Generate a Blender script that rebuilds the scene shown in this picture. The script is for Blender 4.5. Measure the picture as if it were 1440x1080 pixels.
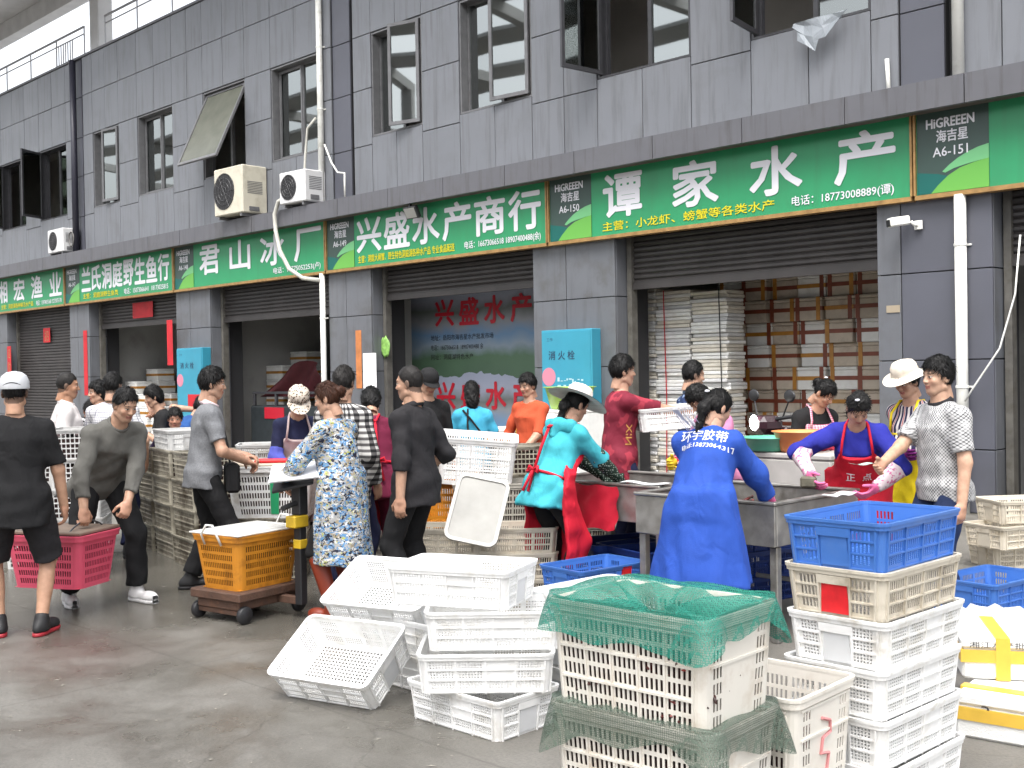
import bpy, bmesh, math, random
import numpy as np
from mathutils import Vector, Matrix, Euler
from mathutils.bvhtree import BVHTree
random.seed(7); np.random.seed(7)
R = math.radians
for o in list(bpy.data.objects): bpy.data.objects.remove(o)
SC = bpy.context.scene
COL = SC.collection

# ------------------------------------------------------------------ camera, sky, sun, exposure
PHI, PITCH, ROLL = R(45.07), R(-0.645), R(1.0)
CAM = Vector((0, -12.0, 1.6))
FW = Vector((-math.sin(PHI)*math.cos(PITCH), math.cos(PHI)*math.cos(PITCH), math.sin(PITCH)))
R0 = Vector((math.cos(PHI), math.sin(PHI), 0)); U0 = R0.cross(FW)
RR = math.cos(ROLL)*R0 - math.sin(ROLL)*U0; UU = math.sin(ROLL)*R0 + math.cos(ROLL)*U0
cd = bpy.data.cameras.new('camera'); cam = bpy.data.objects.new('camera', cd); COL.objects.link(cam)
cd.sensor_width = 36; cd.lens = 40.0; cd.clip_end = 2000; cd.clip_start = 0.05
m = Matrix((RR, UU, -FW)).transposed().to_4x4(); m.translation = CAM; cam.matrix_world = m
SC.camera = cam
SUN_EL, SUN_AZ = R(62), R(150)      # the bright part of an overcast sky, behind and to the right of the viewer
w = bpy.data.worlds.new('World'); SC.world = w; w.use_nodes = True
nt = w.node_tree; nt.nodes.clear()
sky = nt.nodes.new('ShaderNodeTexSky'); sky.sky_type = 'NISHITA'; sky.sun_disc = False
sky.sun_elevation = SUN_EL; sky.sun_rotation = SUN_AZ; sky.air_density = 1.0; sky.dust_density = 5.0; sky.ozone_density = 1.0
hs = nt.nodes.new('ShaderNodeHueSaturation'); hs.inputs['Saturation'].default_value = 0.22
bg = nt.nodes.new('ShaderNodeBackground'); bg.inputs['Strength'].default_value = 0.15
wo = nt.nodes.new('ShaderNodeOutputWorld')
nt.links.new(sky.outputs[0], hs.inputs['Color']); nt.links.new(hs.outputs[0], bg.inputs[0]); nt.links.new(bg.outputs[0], wo.inputs[0])
sd = bpy.data.lights.new('sun', 'SUN'); sd.energy = 0.8; sd.angle = R(35); sd.color = (1.0, 0.97, 0.93)
sun = bpy.data.objects.new('sun', sd); COL.objects.link(sun)
sdir = Vector((math.sin(SUN_AZ)*math.cos(SUN_EL), math.cos(SUN_AZ)*math.cos(SUN_EL), math.sin(SUN_EL)))
sun.rotation_euler = sdir.to_track_quat('Z', 'Y').to_euler()
SC.view_settings.view_transform = 'Standard'; SC.view_settings.look = 'None'
SC.view_settings.exposure = 1.72; SC.view_settings.gamma = 1.0
SC.render.engine = 'CYCLES'
SC.cycles.max_bounces = 8; SC.cycles.transparent_max_bounces = 16
SC.cycles.use_denoising = True

def at(px, d, z=0.0):
    """a spot on the street: column px of the 1440 px frame, d metres in front of the camera (level), height z"""
    s = (px-720 + 0.0)*d/1600.0
    return Vector((s*math.cos(PHI) - d*math.sin(PHI), -12.0 + s*math.sin(PHI) + d*math.cos(PHI), z))
def sp(s, d, z=0.0):
    return Vector((s*math.cos(PHI) - d*math.sin(PHI), -12.0 + s*math.sin(PHI) + d*math.cos(PHI), z))
def yaw(a):            # direction in the street frame (0 = right, 90 = away from the camera) to world z rotation of +x
    return R(a) + PHI

# ------------------------------------------------------------------ materials
MATS = {}
def lin(c):
    return tuple(((x/255)/12.92 if x/255 <= .04045 else ((x/255+.055)/1.055)**2.4) for x in c)
def mat(name, col=(.5,.5,.5), rough=.5, metal=0, spec=.5, noise=0, nscale=8, bump=0, bscale=60, dirt=None, dscale=3, dlo=.5, dhi=.75, emit=0, trans=0, sheen=0, rvar=0, fold=0, streak=None):
    """principled material; noise = brightness variation, dirt = (colour, amount) in irregular patches"""
    if name in MATS: return MATS[name]
    M = bpy.data.materials.new(name); M.use_nodes = True; MATS[name] = M
    t = M.node_tree; b = t.nodes['Principled BSDF']
    b.inputs['Base Color'].default_value = (*col, 1); b.inputs['Roughness'].default_value = rough
    b.inputs['Metallic'].default_value = metal; b.inputs['Specular IOR Level'].default_value = spec
    if sheen: b.inputs['Sheen Weight'].default_value = sheen
    if emit: b.inputs['Emission Color'].default_value = (*col, 1); b.inputs['Emission Strength'].default_value = emit
    tc = t.nodes.new('ShaderNodeTexCoord'); src = None
    oi = t.nodes.new('ShaderNodeObjectInfo')
    va = t.nodes.new('ShaderNodeVectorMath'); va.operation = 'ADD'
    sc_ = t.nodes.new('ShaderNodeVectorMath'); sc_.operation = 'SCALE'; sc_.inputs[0].default_value = (17, 31, 23)
    t.links.new(oi.outputs['Random'], sc_.inputs['Scale']); t.links.new(tc.outputs['Object'], va.inputs[0]); t.links.new(sc_.outputs[0], va.inputs[1])
    vec = va.outputs[0]
    if noise:
        n = t.nodes.new('ShaderNodeTexNoise'); n.inputs['Scale'].default_value = nscale; n.inputs['Detail'].default_value = 5
        t.links.new(vec, n.inputs['Vector'])
        mr = t.nodes.new('ShaderNodeMapRange'); mr.inputs[1].default_value = .25; mr.inputs[2].default_value = .75
        mr.inputs[3].default_value = 1-noise; mr.inputs[4].default_value = 1+noise
        t.links.new(n.outputs[0], mr.inputs[0])
        mx = t.nodes.new('ShaderNodeVectorMath'); mx.operation = 'SCALE'; mx.inputs[0].default_value = col
        t.links.new(mr.outputs[0], mx.inputs['Scale']); src = mx.outputs[0]
        if rvar:
            rr = t.nodes.new('ShaderNodeMapRange'); rr.inputs[1].default_value = .3; rr.inputs[2].default_value = .7
            rr.inputs[3].default_value = max(.03, rough-rvar); rr.inputs[4].default_value = min(1, rough+rvar)
            t.links.new(n.outputs[0], rr.inputs[0]); t.links.new(rr.outputs[0], b.inputs['Roughness'])
    if dirt:
        n = t.nodes.new('ShaderNodeTexNoise'); n.inputs['Scale'].default_value = dscale; n.inputs['Detail'].default_value = 7; n.inputs['Roughness'].default_value = .65
        t.links.new(vec, n.inputs['Vector'])
        mr = t.nodes.new('ShaderNodeMapRange'); mr.inputs[1].default_value = dlo; mr.inputs[2].default_value = dhi; mr.inputs[4].default_value = dirt[1]
        t.links.new(n.outputs[0], mr.inputs[0])
        rv = t.nodes.new('ShaderNodeMath'); rv.operation = 'MULTIPLY_ADD'; rv.inputs[1].default_value = dirt[1]*1.3; rv.inputs[2].default_value = dirt[1]*.35      # some pieces are dirtier than others
        t.links.new(oi.outputs['Random'], rv.inputs[0]); t.links.new(rv.outputs[0], mr.inputs[4])
        mx = t.nodes.new('ShaderNodeMix'); mx.data_type = 'RGBA'
        t.links.new(mr.outputs[0], mx.inputs[0])
        if src: t.links.new(src, mx.inputs[6])
        else: mx.inputs[6].default_value = (*col, 1)
        mx.inputs[7].default_value = (*dirt[0], 1); src = mx.outputs[2]
    if streak:      # drip streaks running down
        mp = t.nodes.new('ShaderNodeMapping'); mp.inputs['Scale'].default_value = (7, 7, .55); t.links.new(vec, mp.inputs[0])
        n = t.nodes.new('ShaderNodeTexNoise'); n.inputs['Scale'].default_value = 1.5; n.inputs['Detail'].default_value = 6; n.inputs['Roughness'].default_value = .6; t.links.new(mp.outputs[0], n.inputs['Vector'])
        mr = t.nodes.new('ShaderNodeMapRange'); mr.inputs[1].default_value = .50; mr.inputs[2].default_value = .78; mr.inputs[4].default_value = streak[1]; t.links.new(n.outputs[0], mr.inputs[0])
        mx = t.nodes.new('ShaderNodeMix'); mx.data_type = 'RGBA'; t.links.new(mr.outputs[0], mx.inputs[0])
        if src: t.links.new(src, mx.inputs[6])
        else: mx.inputs[6].default_value = (*col, 1)
        mx.inputs[7].default_value = (*streak[0], 1); src = mx.outputs[2]
    if src: t.links.new(src, b.inputs['Base Color'])
    if fold: add_folds(t, b, vec, fold, bump, bscale)
    elif bump:
        n = t.nodes.new('ShaderNodeTexNoise'); n.inputs['Scale'].default_value = bscale; n.inputs['Detail'].default_value = 4
        t.links.new(vec, n.inputs['Vector'])
        bp = t.nodes.new('ShaderNodeBump'); bp.inputs['Strength'].default_value = bump; bp.inputs['Distance'].default_value = .01
        t.links.new(n.outputs[0], bp.inputs['Height']); t.links.new(bp.outputs[0], b.inputs['Normal'])
    return M
def add_folds(t, b, vec, fold, bump=.3, bscale=60):
    """soft creases of worn cloth: two bumps in a row, broad folds then weave"""
    mp = t.nodes.new('ShaderNodeMapping'); mp.inputs['Scale'].default_value = (1.25, 1.25, .75); mp.inputs['Rotation'].default_value = (.3, .5, .2); t.links.new(vec, mp.inputs[0])
    n = t.nodes.new('ShaderNodeTexNoise'); n.inputs['Scale'].default_value = 7.5; n.inputs['Detail'].default_value = 2.0; n.inputs['Distortion'].default_value = .7; t.links.new(mp.outputs[0], n.inputs['Vector'])
    b1 = t.nodes.new('ShaderNodeBump'); b1.inputs['Strength'].default_value = fold; b1.inputs['Distance'].default_value = .05; t.links.new(n.outputs[0], b1.inputs['Height'])
    n2 = t.nodes.new('ShaderNodeTexNoise'); n2.inputs['Scale'].default_value = bscale*3; n2.inputs['Detail'].default_value = 3; t.links.new(vec, n2.inputs['Vector'])
    b2 = t.nodes.new('ShaderNodeBump'); b2.inputs['Strength'].default_value = bump; b2.inputs['Distance'].default_value = .004; t.links.new(n2.outputs[0], b2.inputs['Height']); t.links.new(b1.outputs[0], b2.inputs['Normal'])
    t.links.new(b2.outputs[0], b.inputs['Normal'])
def pattern(name, fn, rough=.8, bump=.25, bscale=120, spec=.3):
    """cloth with a pattern: fn(tree, object-coordinate socket) -> colour socket"""
    if name in MATS: return MATS[name]
    M = bpy.data.materials.new(name); M.use_nodes = True; MATS[name] = M
    t = M.node_tree; b = t.nodes['Principled BSDF']; b.inputs['Roughness'].default_value = rough; b.inputs['Specular IOR Level'].default_value = spec
    tc = t.nodes.new('ShaderNodeTexCoord')
    t.links.new(fn(t, tc.outputs['Object']), b.inputs['Base Color'])
    add_folds(t, b, tc.outputs['Object'], .34, bump, bscale)
    return M
def nd(t, typ, **k):
    n = t.nodes.new(typ)
    for a, v in k.items():
        if a[0] == 'i' and a[1:].isdigit(): n.inputs[int(a[1:])].default_value = v
        else: setattr(n, a, v)
    return n
def ramp(t, sock, stops, interp='LINEAR'):
    r = t.nodes.new('ShaderNodeValToRGB'); r.color_ramp.interpolation = interp
    e = r.color_ramp.elements
    while len(e) < len(stops): e.new(.5)
    for i, (p, c) in enumerate(stops): e[i].position = p; e[i].color = (*c, 1)
    t.links.new(sock, r.inputs[0]); return r.outputs[0]
def mixc(t, f, a, b):
    x = t.nodes.new('ShaderNodeMix'); x.data_type = 'RGBA'
    for i, v in ((0, f), (6, a), (7, b)):
        if hasattr(v, 'links'): t.links.new(v, x.inputs[i])
        else: x.inputs[i].default_value = v if i == 0 else (*v, 1)
    return x.outputs[2]
def glass(name, tint, refl=1.5, rough=.02):
    if name in MATS: return MATS[name]
    M = bpy.data.materials.new(name); M.use_nodes = True; MATS[name] = M
    t = M.node_tree; t.nodes.remove(t.nodes['Principled BSDF']); out = t.nodes['Material Output']
    tr = nd(t, 'ShaderNodeBsdfTransparent'); tr.inputs[0].default_value = (*tint, 1)
    gl = nd(t, 'ShaderNodeBsdfGlossy'); gl.inputs['Roughness'].default_value = rough; gl.inputs[0].default_value = (.9, .95, .93, 1)
    fr = nd(t, 'ShaderNodeFresnel'); fr.inputs[0].default_value = refl
    mx = nd(t, 'ShaderNodeMixShader'); t.links.new(fr.outputs[0], mx.inputs[0]); t.links.new(tr.outputs[0], mx.inputs[1]); t.links.new(gl.outputs[0], mx.inputs[2])
    t.links.new(mx.outputs[0], out.inputs[0]); return M

# ------------------------------------------------------------------ mesh helpers
def tag(o, label=None, cat=None, group=None, kind=None):
    if label: o['label'] = label
    if cat: o['category'] = cat
    if group: o['group'] = group
    if kind: o['kind'] = kind
    return o
def empty(name, loc=(0,0,0), rz=0, rot=None):
    o = bpy.data.objects.new(name, None); COL.objects.link(o); o.location = loc
    o.rotation_euler = rot if rot else (0, 0, rz); o.empty_display_size = .1
    return o
def link(name, me, M=None, parent=None, loc=None, rot=None):
    o = bpy.data.objects.new(name, me); COL.objects.link(o)
    if M:
        if not me.materials: me.materials.append(M)
        elif me.materials[0] != M: o.material_slots[0].link = 'OBJECT'; o.material_slots[0].material = M
    if parent: o.parent = parent
    if loc is not None: o.location = loc
    if rot is not None: o.rotation_euler = rot if hasattr(rot, '__len__') else (0, 0, rot)
    return o
class MB:
    def __init__(s): s.v = []; s.f = []; s.T = Matrix()
    def add(s, vs, fs):
        n = len(s.v); s.v += [tuple(s.T @ Vector(p)) for p in vs]; s.f += [tuple(i+n for i in f) for f in fs]; return s
    def box(s, x0, x1, y0, y1, z0, z1):
        return s.add([(x0,y0,z0),(x1,y0,z0),(x1,y1,z0),(x0,y1,z0),(x0,y0,z1),(x1,y0,z1),(x1,y1,z1),(x0,y1,z1)],
                     [(0,3,2,1),(4,5,6,7),(0,1,5,4),(1,2,6,5),(2,3,7,6),(3,0,4,7)])
    def cbox(s, x0, x1, y0, y1, z0, z1, c=.006):      # box with chamfered edges
        c = min(c, (x1-x0)/2.2, (y1-y0)/2.2, (z1-z0)/2.2)
        pts = []; X = (x0, x1); Y = (y0, y1); Z = (z0, z1); sg = (1, -1); idx = {}
        for i in (0,1):
            for j in (0,1):
                for k in (0,1):
                    for a in range(3):
                        p = [X[i]+sg[i]*c, Y[j]+sg[j]*c, Z[k]+sg[k]*c]; p[a] = (X[i], Y[j], Z[k])[a]
                        idx[i,j,k,a] = len(pts); pts.append(p)
        F = []
        for a in range(3):
            b, d = (a+1)%3, (a+2)%3
            for e in (0,1):
                def I(u, v):
                    q = [0,0,0]; q[a] = e; q[b] = u; q[d] = v; return idx[(*q, a)]
                f = (I(0,0), I(1,0), I(1,1), I(0,1)); F.append(f if e else f[::-1])
            for u in (0,1):
                for v in (0,1):
                    def J(e, ax):
                        q = [0,0,0]; q[a] = e; q[b] = u; q[d] = v; return idx[(*q, ax)]
                    f = (J(0,b), J(1,b), J(1,d), J(0,d)); F.append(f if (u == v) == False else f[::-1])
        for i in (0,1):
            for j in (0,1):
                for k in (0,1):
                    f = tuple(idx[i,j,k,a] for a in range(3)); F.append(f if (i+j+k)%2 else f[::-1])
        return s.add(pts, F)
    def tube(s, path, r, n=8, cap=True):
        path = [Vector(p) for p in path]; rs = r if hasattr(r, '__len__') else [r]*len(path)
        rings = []; vs = []; fs = []; prev = None
        for i, p in enumerate(path):
            t = (path[min(i+1, len(path)-1)] - path[max(i-1, 0)]).normalized()
            if prev is None:
                a = Vector((0,0,1)) if abs(t.z) < .9 else Vector((1,0,0)); u = t.cross(a).normalized()
            else: u = (prev - t*prev.dot(t)).normalized()
            prev = u; v = t.cross(u)
            for k in range(n):
                an = 2*math.pi*k/n; vs.append(p + (u*math.cos(an) + v*math.sin(an))*rs[i])
        for i in range(len(path)-1):
            for k in range(n):
                fs.append((i*n+k, i*n+(k+1)%n, (i+1)*n+(k+1)%n, (i+1)*n+k))
        if cap: fs += [tuple(range(n))[::-1], tuple((len(path)-1)*n+k for k in range(n))]
        return s.add(vs, fs)
    def lathe(s, prof, n=24, c=(0,0,0)):
        vs = []; fs = []
        for (r, z) in prof:
            for k in range(n):
                a = 2*math.pi*k/n; vs.append((c[0]+r*math.cos(a), c[1]+r*math.sin(a), c[2]+z))
        for i in range(len(prof)-1):
            for k in range(n): fs.append((i*n+k, i*n+(k+1)%n, (i+1)*n+(k+1)%n, (i+1)*n+k))
        return s.add(vs, fs)
    def prism(s, poly, y0, y1):        # polygon in xz, extruded along y
        n = len(poly); vs = [(x,y0,z) for x,z in poly] + [(x,y1,z) for x,z in poly]
        return s.add(vs, [tuple(range(n)), tuple(range(2*n-1, n-1, -1))] + [(i, i+n, (i+1)%n+n, (i+1)%n) for i in range(n)])
    def mesh(s, name='m', smooth=False):
        me = bpy.data.meshes.new(name); me.from_pydata(s.v, [], s.f); me.update()
        if smooth: me.polygons.foreach_set('use_smooth', [True]*len(me.polygons))
        return me
    def build(s, name, M, parent=None, loc=None, rot=None, smooth=False):
        return link(name, s.mesh(name, smooth), M, parent, loc, rot)
def text_mesh(body, width, height, bold=0.0, res=2, spacing=1.0):
    """lettering as a flat mesh in the xz plane, fitted to width x height, lower left at the origin"""
    c = bpy.data.curves.new('lettering', 'FONT'); c.body = body; c.size = 1; c.resolution_u = res; c.extrude = .0; c.space_character = spacing
    o = bpy.data.objects.new('lettering', c); COL.objects.link(o)
    me = bpy.data.meshes.new_from_object(o.evaluated_get(bpy.context.evaluated_depsgraph_get()))
    bpy.data.objects.remove(o); bpy.data.curves.remove(c)
    n = len(me.vertices); a = np.empty(n*3, 'f'); me.vertices.foreach_get('co', a); a = a.reshape(-1, 3)
    lo, hi = a.min(0), a.max(0)
    q = np.zeros_like(a); q[:,0] = (a[:,0]-lo[0])/(hi[0]-lo[0])*width; q[:,2] = (a[:,1]-lo[1])/(hi[1]-lo[1])*height
    if bold:        # heavier strokes: the outline laid over itself a little to each side
        pol = [tuple(p.vertices) for p in me.polygons]; sx, sz = width*0+height*bold, height*bold
        V = []; F = []
        for k in range(8):
            an = k*math.pi/4; V += [(x+sx*math.cos(an), -.0004*k, z+sz*math.sin(an)) for x, y, z in q.tolist()]; F += [tuple(i+k*n for i in p) for p in pol]
        me = bpy.data.meshes.new('lettering'); me.from_pydata(V, [], F); me.update(); return me
    me.vertices.foreach_set('co', q.ravel()); me.materials.clear(); me.update()
    return me
def lettering(body, x0, x1, z0, z1, y, M, parent, bold=.0, name='lettering', spacing=1.0):
    o = link(name, text_mesh(body, x1-x0, z1-z0, bold, spacing=spacing), M, parent, (x0, y, z0))
    if len(body) > 1: o['kind'] = 'stuff'
    return o
# ------------------------------------------------------------------ materials of the place
def ground_mat():
    M = bpy.data.materials.new('wet_concrete'); M.use_nodes = True; t = M.node_tree; b = t.nodes['Principled BSDF']
    tc = nd(t, 'ShaderNodeTexCoord'); V = tc.outputs['Object']
    def noise(s, d=6, r=.6, dist=0):
        n = nd(t, 'ShaderNodeTexNoise'); n.inputs['Scale'].default_value = s; n.inputs['Detail'].default_value = d; n.inputs['Roughness'].default_value = r; n.inputs['Distortion'].default_value = dist
        t.links.new(V, n.inputs['Vector']); return n.outputs[0]
    big = noise(.55, 5, .6, .6); mid = noise(2.3, 6, .65, .4); fine = noise(70, 4, .7); grit = noise(210, 2, .6)
    base = ramp(t, mid, [(.3, (.128,.120,.106)), (.5, (.150,.142,.127)), (.72, (.178,.170,.154))])
    speck = ramp(t, fine, [(.3, (.72,.72,.72)), (.5, (1,1,1)), (.72, (1.22,1.2,1.18))])
    mu = nd(t, 'ShaderNodeMix'); mu.data_type = 'RGBA'; mu.blend_type = 'MULTIPLY'; mu.inputs[0].default_value = 1
    t.links.new(base, mu.inputs[6]); t.links.new(speck, mu.inputs[7]); c = mu.outputs[2]
    gs = ramp(t, grit, [(.66, (0,0,0)), (.72, (1,1,1))])
    c = mixc(t, gs, c, (.23,.22,.20))
    # old red stain near the left of the yard
    def blob(x, y, r, sharp):
        vm = nd(t, 'ShaderNodeVectorMath'); vm.operation = 'DISTANCE'; vm.inputs[1].default_value = (x, y, 0)
        wv = nd(t, 'ShaderNodeTexNoise'); wv.inputs['Scale'].default_value = 1.6; wv.inputs['Detail'].default_value = 5; t.links.new(V, wv.inputs['Vector'])
        ad = nd(t, 'ShaderNodeMath', operation='MULTIPLY_ADD'); t.links.new(wv.outputs[0], ad.inputs[0]); ad.inputs[1].default_value = r*1.6
        t.links.new(vm.outputs['Value'], vm.inputs[0]) if False else None
        t.links.new(V, vm.inputs[0]); t.links.new(vm.outputs['Value'], ad.inputs[2])
        mr = nd(t, 'ShaderNodeMapRange'); mr.inputs[1].default_value = r*1.8+sharp; mr.inputs[2].default_value = r*1.8-sharp; mr.inputs[3].default_value = 0; mr.inputs[4].default_value = 1
        t.links.new(ad.outputs[0], mr.inputs[0]); return mr.outputs[0]
    p = at(105, 6.6); st = blob(p.x, p.y, .42, .35)
    sm = nd(t, 'ShaderNodeMath', operation='MULTIPLY'); sm.inputs[1].default_value = .38; t.links.new(st, sm.inputs[0])
    c = mixc(t, sm.outputs[0], c, (.11,.065,.055))
    xs = nd(t, 'ShaderNodeSeparateXYZ'); t.links.new(V, xs.inputs[0])
    def line(sock, per, off, wd):
        f = nd(t, 'ShaderNodeMath', operation='WRAP'); f.inputs[1].default_value = -per/2; f.inputs[2].default_value = per/2
        ad = nd(t, 'ShaderNodeMath', operation='ADD'); ad.inputs[1].default_value = off; t.links.new(sock, ad.inputs[0])
        wob = nd(t, 'ShaderNodeMath', operation='MULTIPLY_ADD'); wob.inputs[1].default_value = .03; t.links.new(mid, wob.inputs[0]); t.links.new(ad.outputs[0], wob.inputs[2])
        t.links.new(wob.outputs[0], f.inputs[0]); ab = nd(t, 'ShaderNodeMath', operation='ABSOLUTE'); t.links.new(f.outputs[0], ab.inputs[0])
        lt = nd(t, 'ShaderNodeMath', operation='LESS_THAN'); lt.inputs[1].default_value = wd; t.links.new(ab.outputs[0], lt.inputs[0]); return lt.outputs[0]
    ck = nd(t, 'ShaderNodeTexVoronoi'); ck.feature = 'DISTANCE_TO_EDGE'; ck.inputs['Scale'].default_value = .42
    wv_ = nd(t, 'ShaderNodeTexNoise'); wv_.inputs['Scale'].default_value = 3; wv_.inputs['Detail'].default_value = 6; t.links.new(V, wv_.inputs['Vector'])
    vm_ = nd(t, 'ShaderNodeMix'); vm_.data_type = 'RGBA'; vm_.blend_type = 'LINEAR_LIGHT'; vm_.inputs[0].default_value = .12; t.links.new(V, vm_.inputs[6]); t.links.new(wv_.outputs[1], vm_.inputs[7]); t.links.new(vm_.outputs[2], ck.inputs['Vector'])
    cl_ = nd(t, 'ShaderNodeMath', operation='LESS_THAN'); cl_.inputs[1].default_value = .0014; t.links.new(ck.outputs['Distance'], cl_.inputs[0])
    jn = nd(t, 'ShaderNodeMath', operation='MAXIMUM'); t.links.new(line(xs.outputs[0], 4.6, 1.1, .007), jn.inputs[0]); t.links.new(line(xs.outputs[1], 4.2, .4, .007), jn.inputs[1])
    jc = nd(t, 'ShaderNodeMath', operation='MAXIMUM'); t.links.new(jn.outputs[0], jc.inputs[0]); t.links.new(cl_.outputs[0], jc.inputs[1])
    jm = nd(t, 'ShaderNodeMath', operation='MULTIPLY'); jm.inputs[1].default_value = .32; t.links.new(jc.outputs[0], jm.inputs[0])
    c = mixc(t, jm.outputs[0], c, (.03,.027,.023))
    # wet film: darker and glossier in patches, wetter by the stalls
    wet = nd(t, 'ShaderNodeMapRange'); wet.inputs[1].default_value = .47; wet.inputs[2].default_value = .62; t.links.new(big, wet.inputs[0])
    p = at(215, 8.8); w2 = blob(p.x, p.y, 2.0, .5)
    p = at(640, 7.6); w3 = blob(p.x, p.y, 1.8, .5)
    mxx = nd(t, 'ShaderNodeMath', operation='MAXIMUM'); t.links.new(wet.outputs[0], mxx.inputs[0]); t.links.new(w2, mxx.inputs[1])
    mx2 = nd(t, 'ShaderNodeMath', operation='MAXIMUM'); t.links.new(mxx.outputs[0], mx2.inputs[0]); t.links.new(w3, mx2.inputs[1])
    dk = nd(t, 'ShaderNodeMix'); dk.data_type = 'RGBA'; dk.blend_type = 'MULTIPLY'; dk.inputs[7].default_value = (.68,.67,.64,1)
    t.links.new(mx2.outputs[0], dk.inputs[0]); t.links.new(c, dk.inputs[6]); t.links.new(dk.outputs[2], b.inputs['Base Color'])
    rg = nd(t, 'ShaderNodeMapRange'); rg.inputs[3].default_value = .60; rg.inputs[4].default_value = .17; t.links.new(mx2.outputs[0], rg.inputs[0])
    ra = nd(t, 'ShaderNodeMath', operation='MULTIPLY_ADD'); ra.inputs[1].default_value = .3; t.links.new(mid, ra.inputs[0])
    sb = nd(t, 'ShaderNodeMath', operation='SUBTRACT'); sb.inputs[1].default_value = .15; t.links.new(rg.outputs[0], sb.inputs[0]); t.links.new(sb.outputs[0], ra.inputs[2])
    t.links.new(ra.outputs[0], b.inputs['Roughness'])
    bp = nd(t, 'ShaderNodeBump'); bp.inputs['Strength'].default_value = .35; bp.inputs['Distance'].default_value = .006
    t.links.new(fine, bp.inputs['Height']); t.links.new(bp.outputs[0], b.inputs['Normal'])
    return M
M_ground = ground_mat()
M_panel = mat('grey_cladding', (.158,.166,.183), .42, spec=.5, noise=.07, nscale=1.3, dirt=((.12,.123,.13), .5), dscale=1.6, rvar=.1, streak=((.08,.08,.082), .72))
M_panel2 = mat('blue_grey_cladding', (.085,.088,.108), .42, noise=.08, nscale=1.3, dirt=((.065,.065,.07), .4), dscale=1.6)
M_pillar = mat('pillar_cladding', (.118,.124,.138), .4, noise=.07, nscale=2, dirt=((.08,.078,.075), .6), dscale=2.2, streak=((.06,.058,.055), .5))
M_joint = mat('dark_joint', (.02,.02,.022), .8)
M_ledge = mat('ledge_cladding', (.10,.10,.112), .45, noise=.1, nscale=2, dirt=((.06,.057,.055), .6), dscale=2, streak=((.045,.042,.038), .7))
M_soffit = mat('dirty_soffit', (.10,.085,.07), .8, noise=.3, nscale=3)
M_frame = mat('dark_window_frame', (.045,.045,.05), .4, noise=.2)
M_frame_grey = mat('grey_window_frame', (.13,.13,.135), .4, noise=.2)
M_glass = glass('window_glass', (.60,.64,.60), 3.6)
M_glass_dark = glass('green_window_glass', (.42,.46,.40), 2.8)
M_room = mat('room_wall', (.62,.58,.54), .9, noise=.15, nscale=1)
M_shopwall = mat('shop_wall', (.34,.34,.33), .85, noise=.12, nscale=1.2, dirt=((.20,.19,.18), .6), dscale=1)
M_shutter = mat('brown_shutter', (.04,.036,.035), .45, noise=.25, nscale=3, dirt=((.03,.03,.03), .6), dscale=4)
M_rail = mat('door_guide_rail', (.10,.095,.085), .5, noise=.3, nscale=8, dirt=((.05,.045,.03), .7), dscale=6)
M_white_pvc = mat('white_pvc', (.72,.72,.68), .4, noise=.06, nscale=4, dirt=((.42,.40,.34), .6), dscale=5)
M_steel = mat('brushed_steel', (.33,.32,.30), .4, metal=.7, noise=.2, nscale=12, dirt=((.17,.155,.13), .7), dscale=5, rvar=.12)
M_railing = mat('railing_steel', (.30,.30,.31), .4, metal=.3)
M_conc = mat('terrace_concrete', (.52,.52,.52), .8, noise=.15, nscale=2)
M_green = mat('sign_green', (.022,.265,.108), .38, noise=.05, nscale=2, dirt=((.03,.21,.09), .5), dscale=1.2, streak=((.03,.19,.08), .45))
M_slate = mat('sign_slate', (.035,.065,.055), .4, noise=.06)
M_teal = mat('sign_teal', (.0,.10,.085), .4)
M_mint = mat('sign_mint', (.14,.42,.18), .4)
M_lime = mat('sign_lime', (.12,.37,.06), .4)
M_gold = mat('sign_trim', (.34,.20,.075), .4, metal=.3, noise=.3, nscale=10)
M_letter = mat('sign_white_letters', (.70,.70,.74), .45)
M_yellow = mat('sign_yellow_letters', (.62,.55,.01), .45)
M_red = mat('red_paper', (.45,.012,.02), .6, noise=.15, nscale=6)

# ------------------------------------------------------------------ ground
g = MB(); N = 24
for i in range(N):
    for j in range(N):
        x0 = -300 + 600*i/N; y0 = -300 + 600*j/N; g.add([(x0,y0,0),(x0+25,y0,0),(x0+25,y0+25,0),(x0,y0+25,0)], [(0,1,2,3)])
tag(g.build('ground', M_ground), 'wet stained concrete yard in front of the fish shops', kind='structure')

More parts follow.
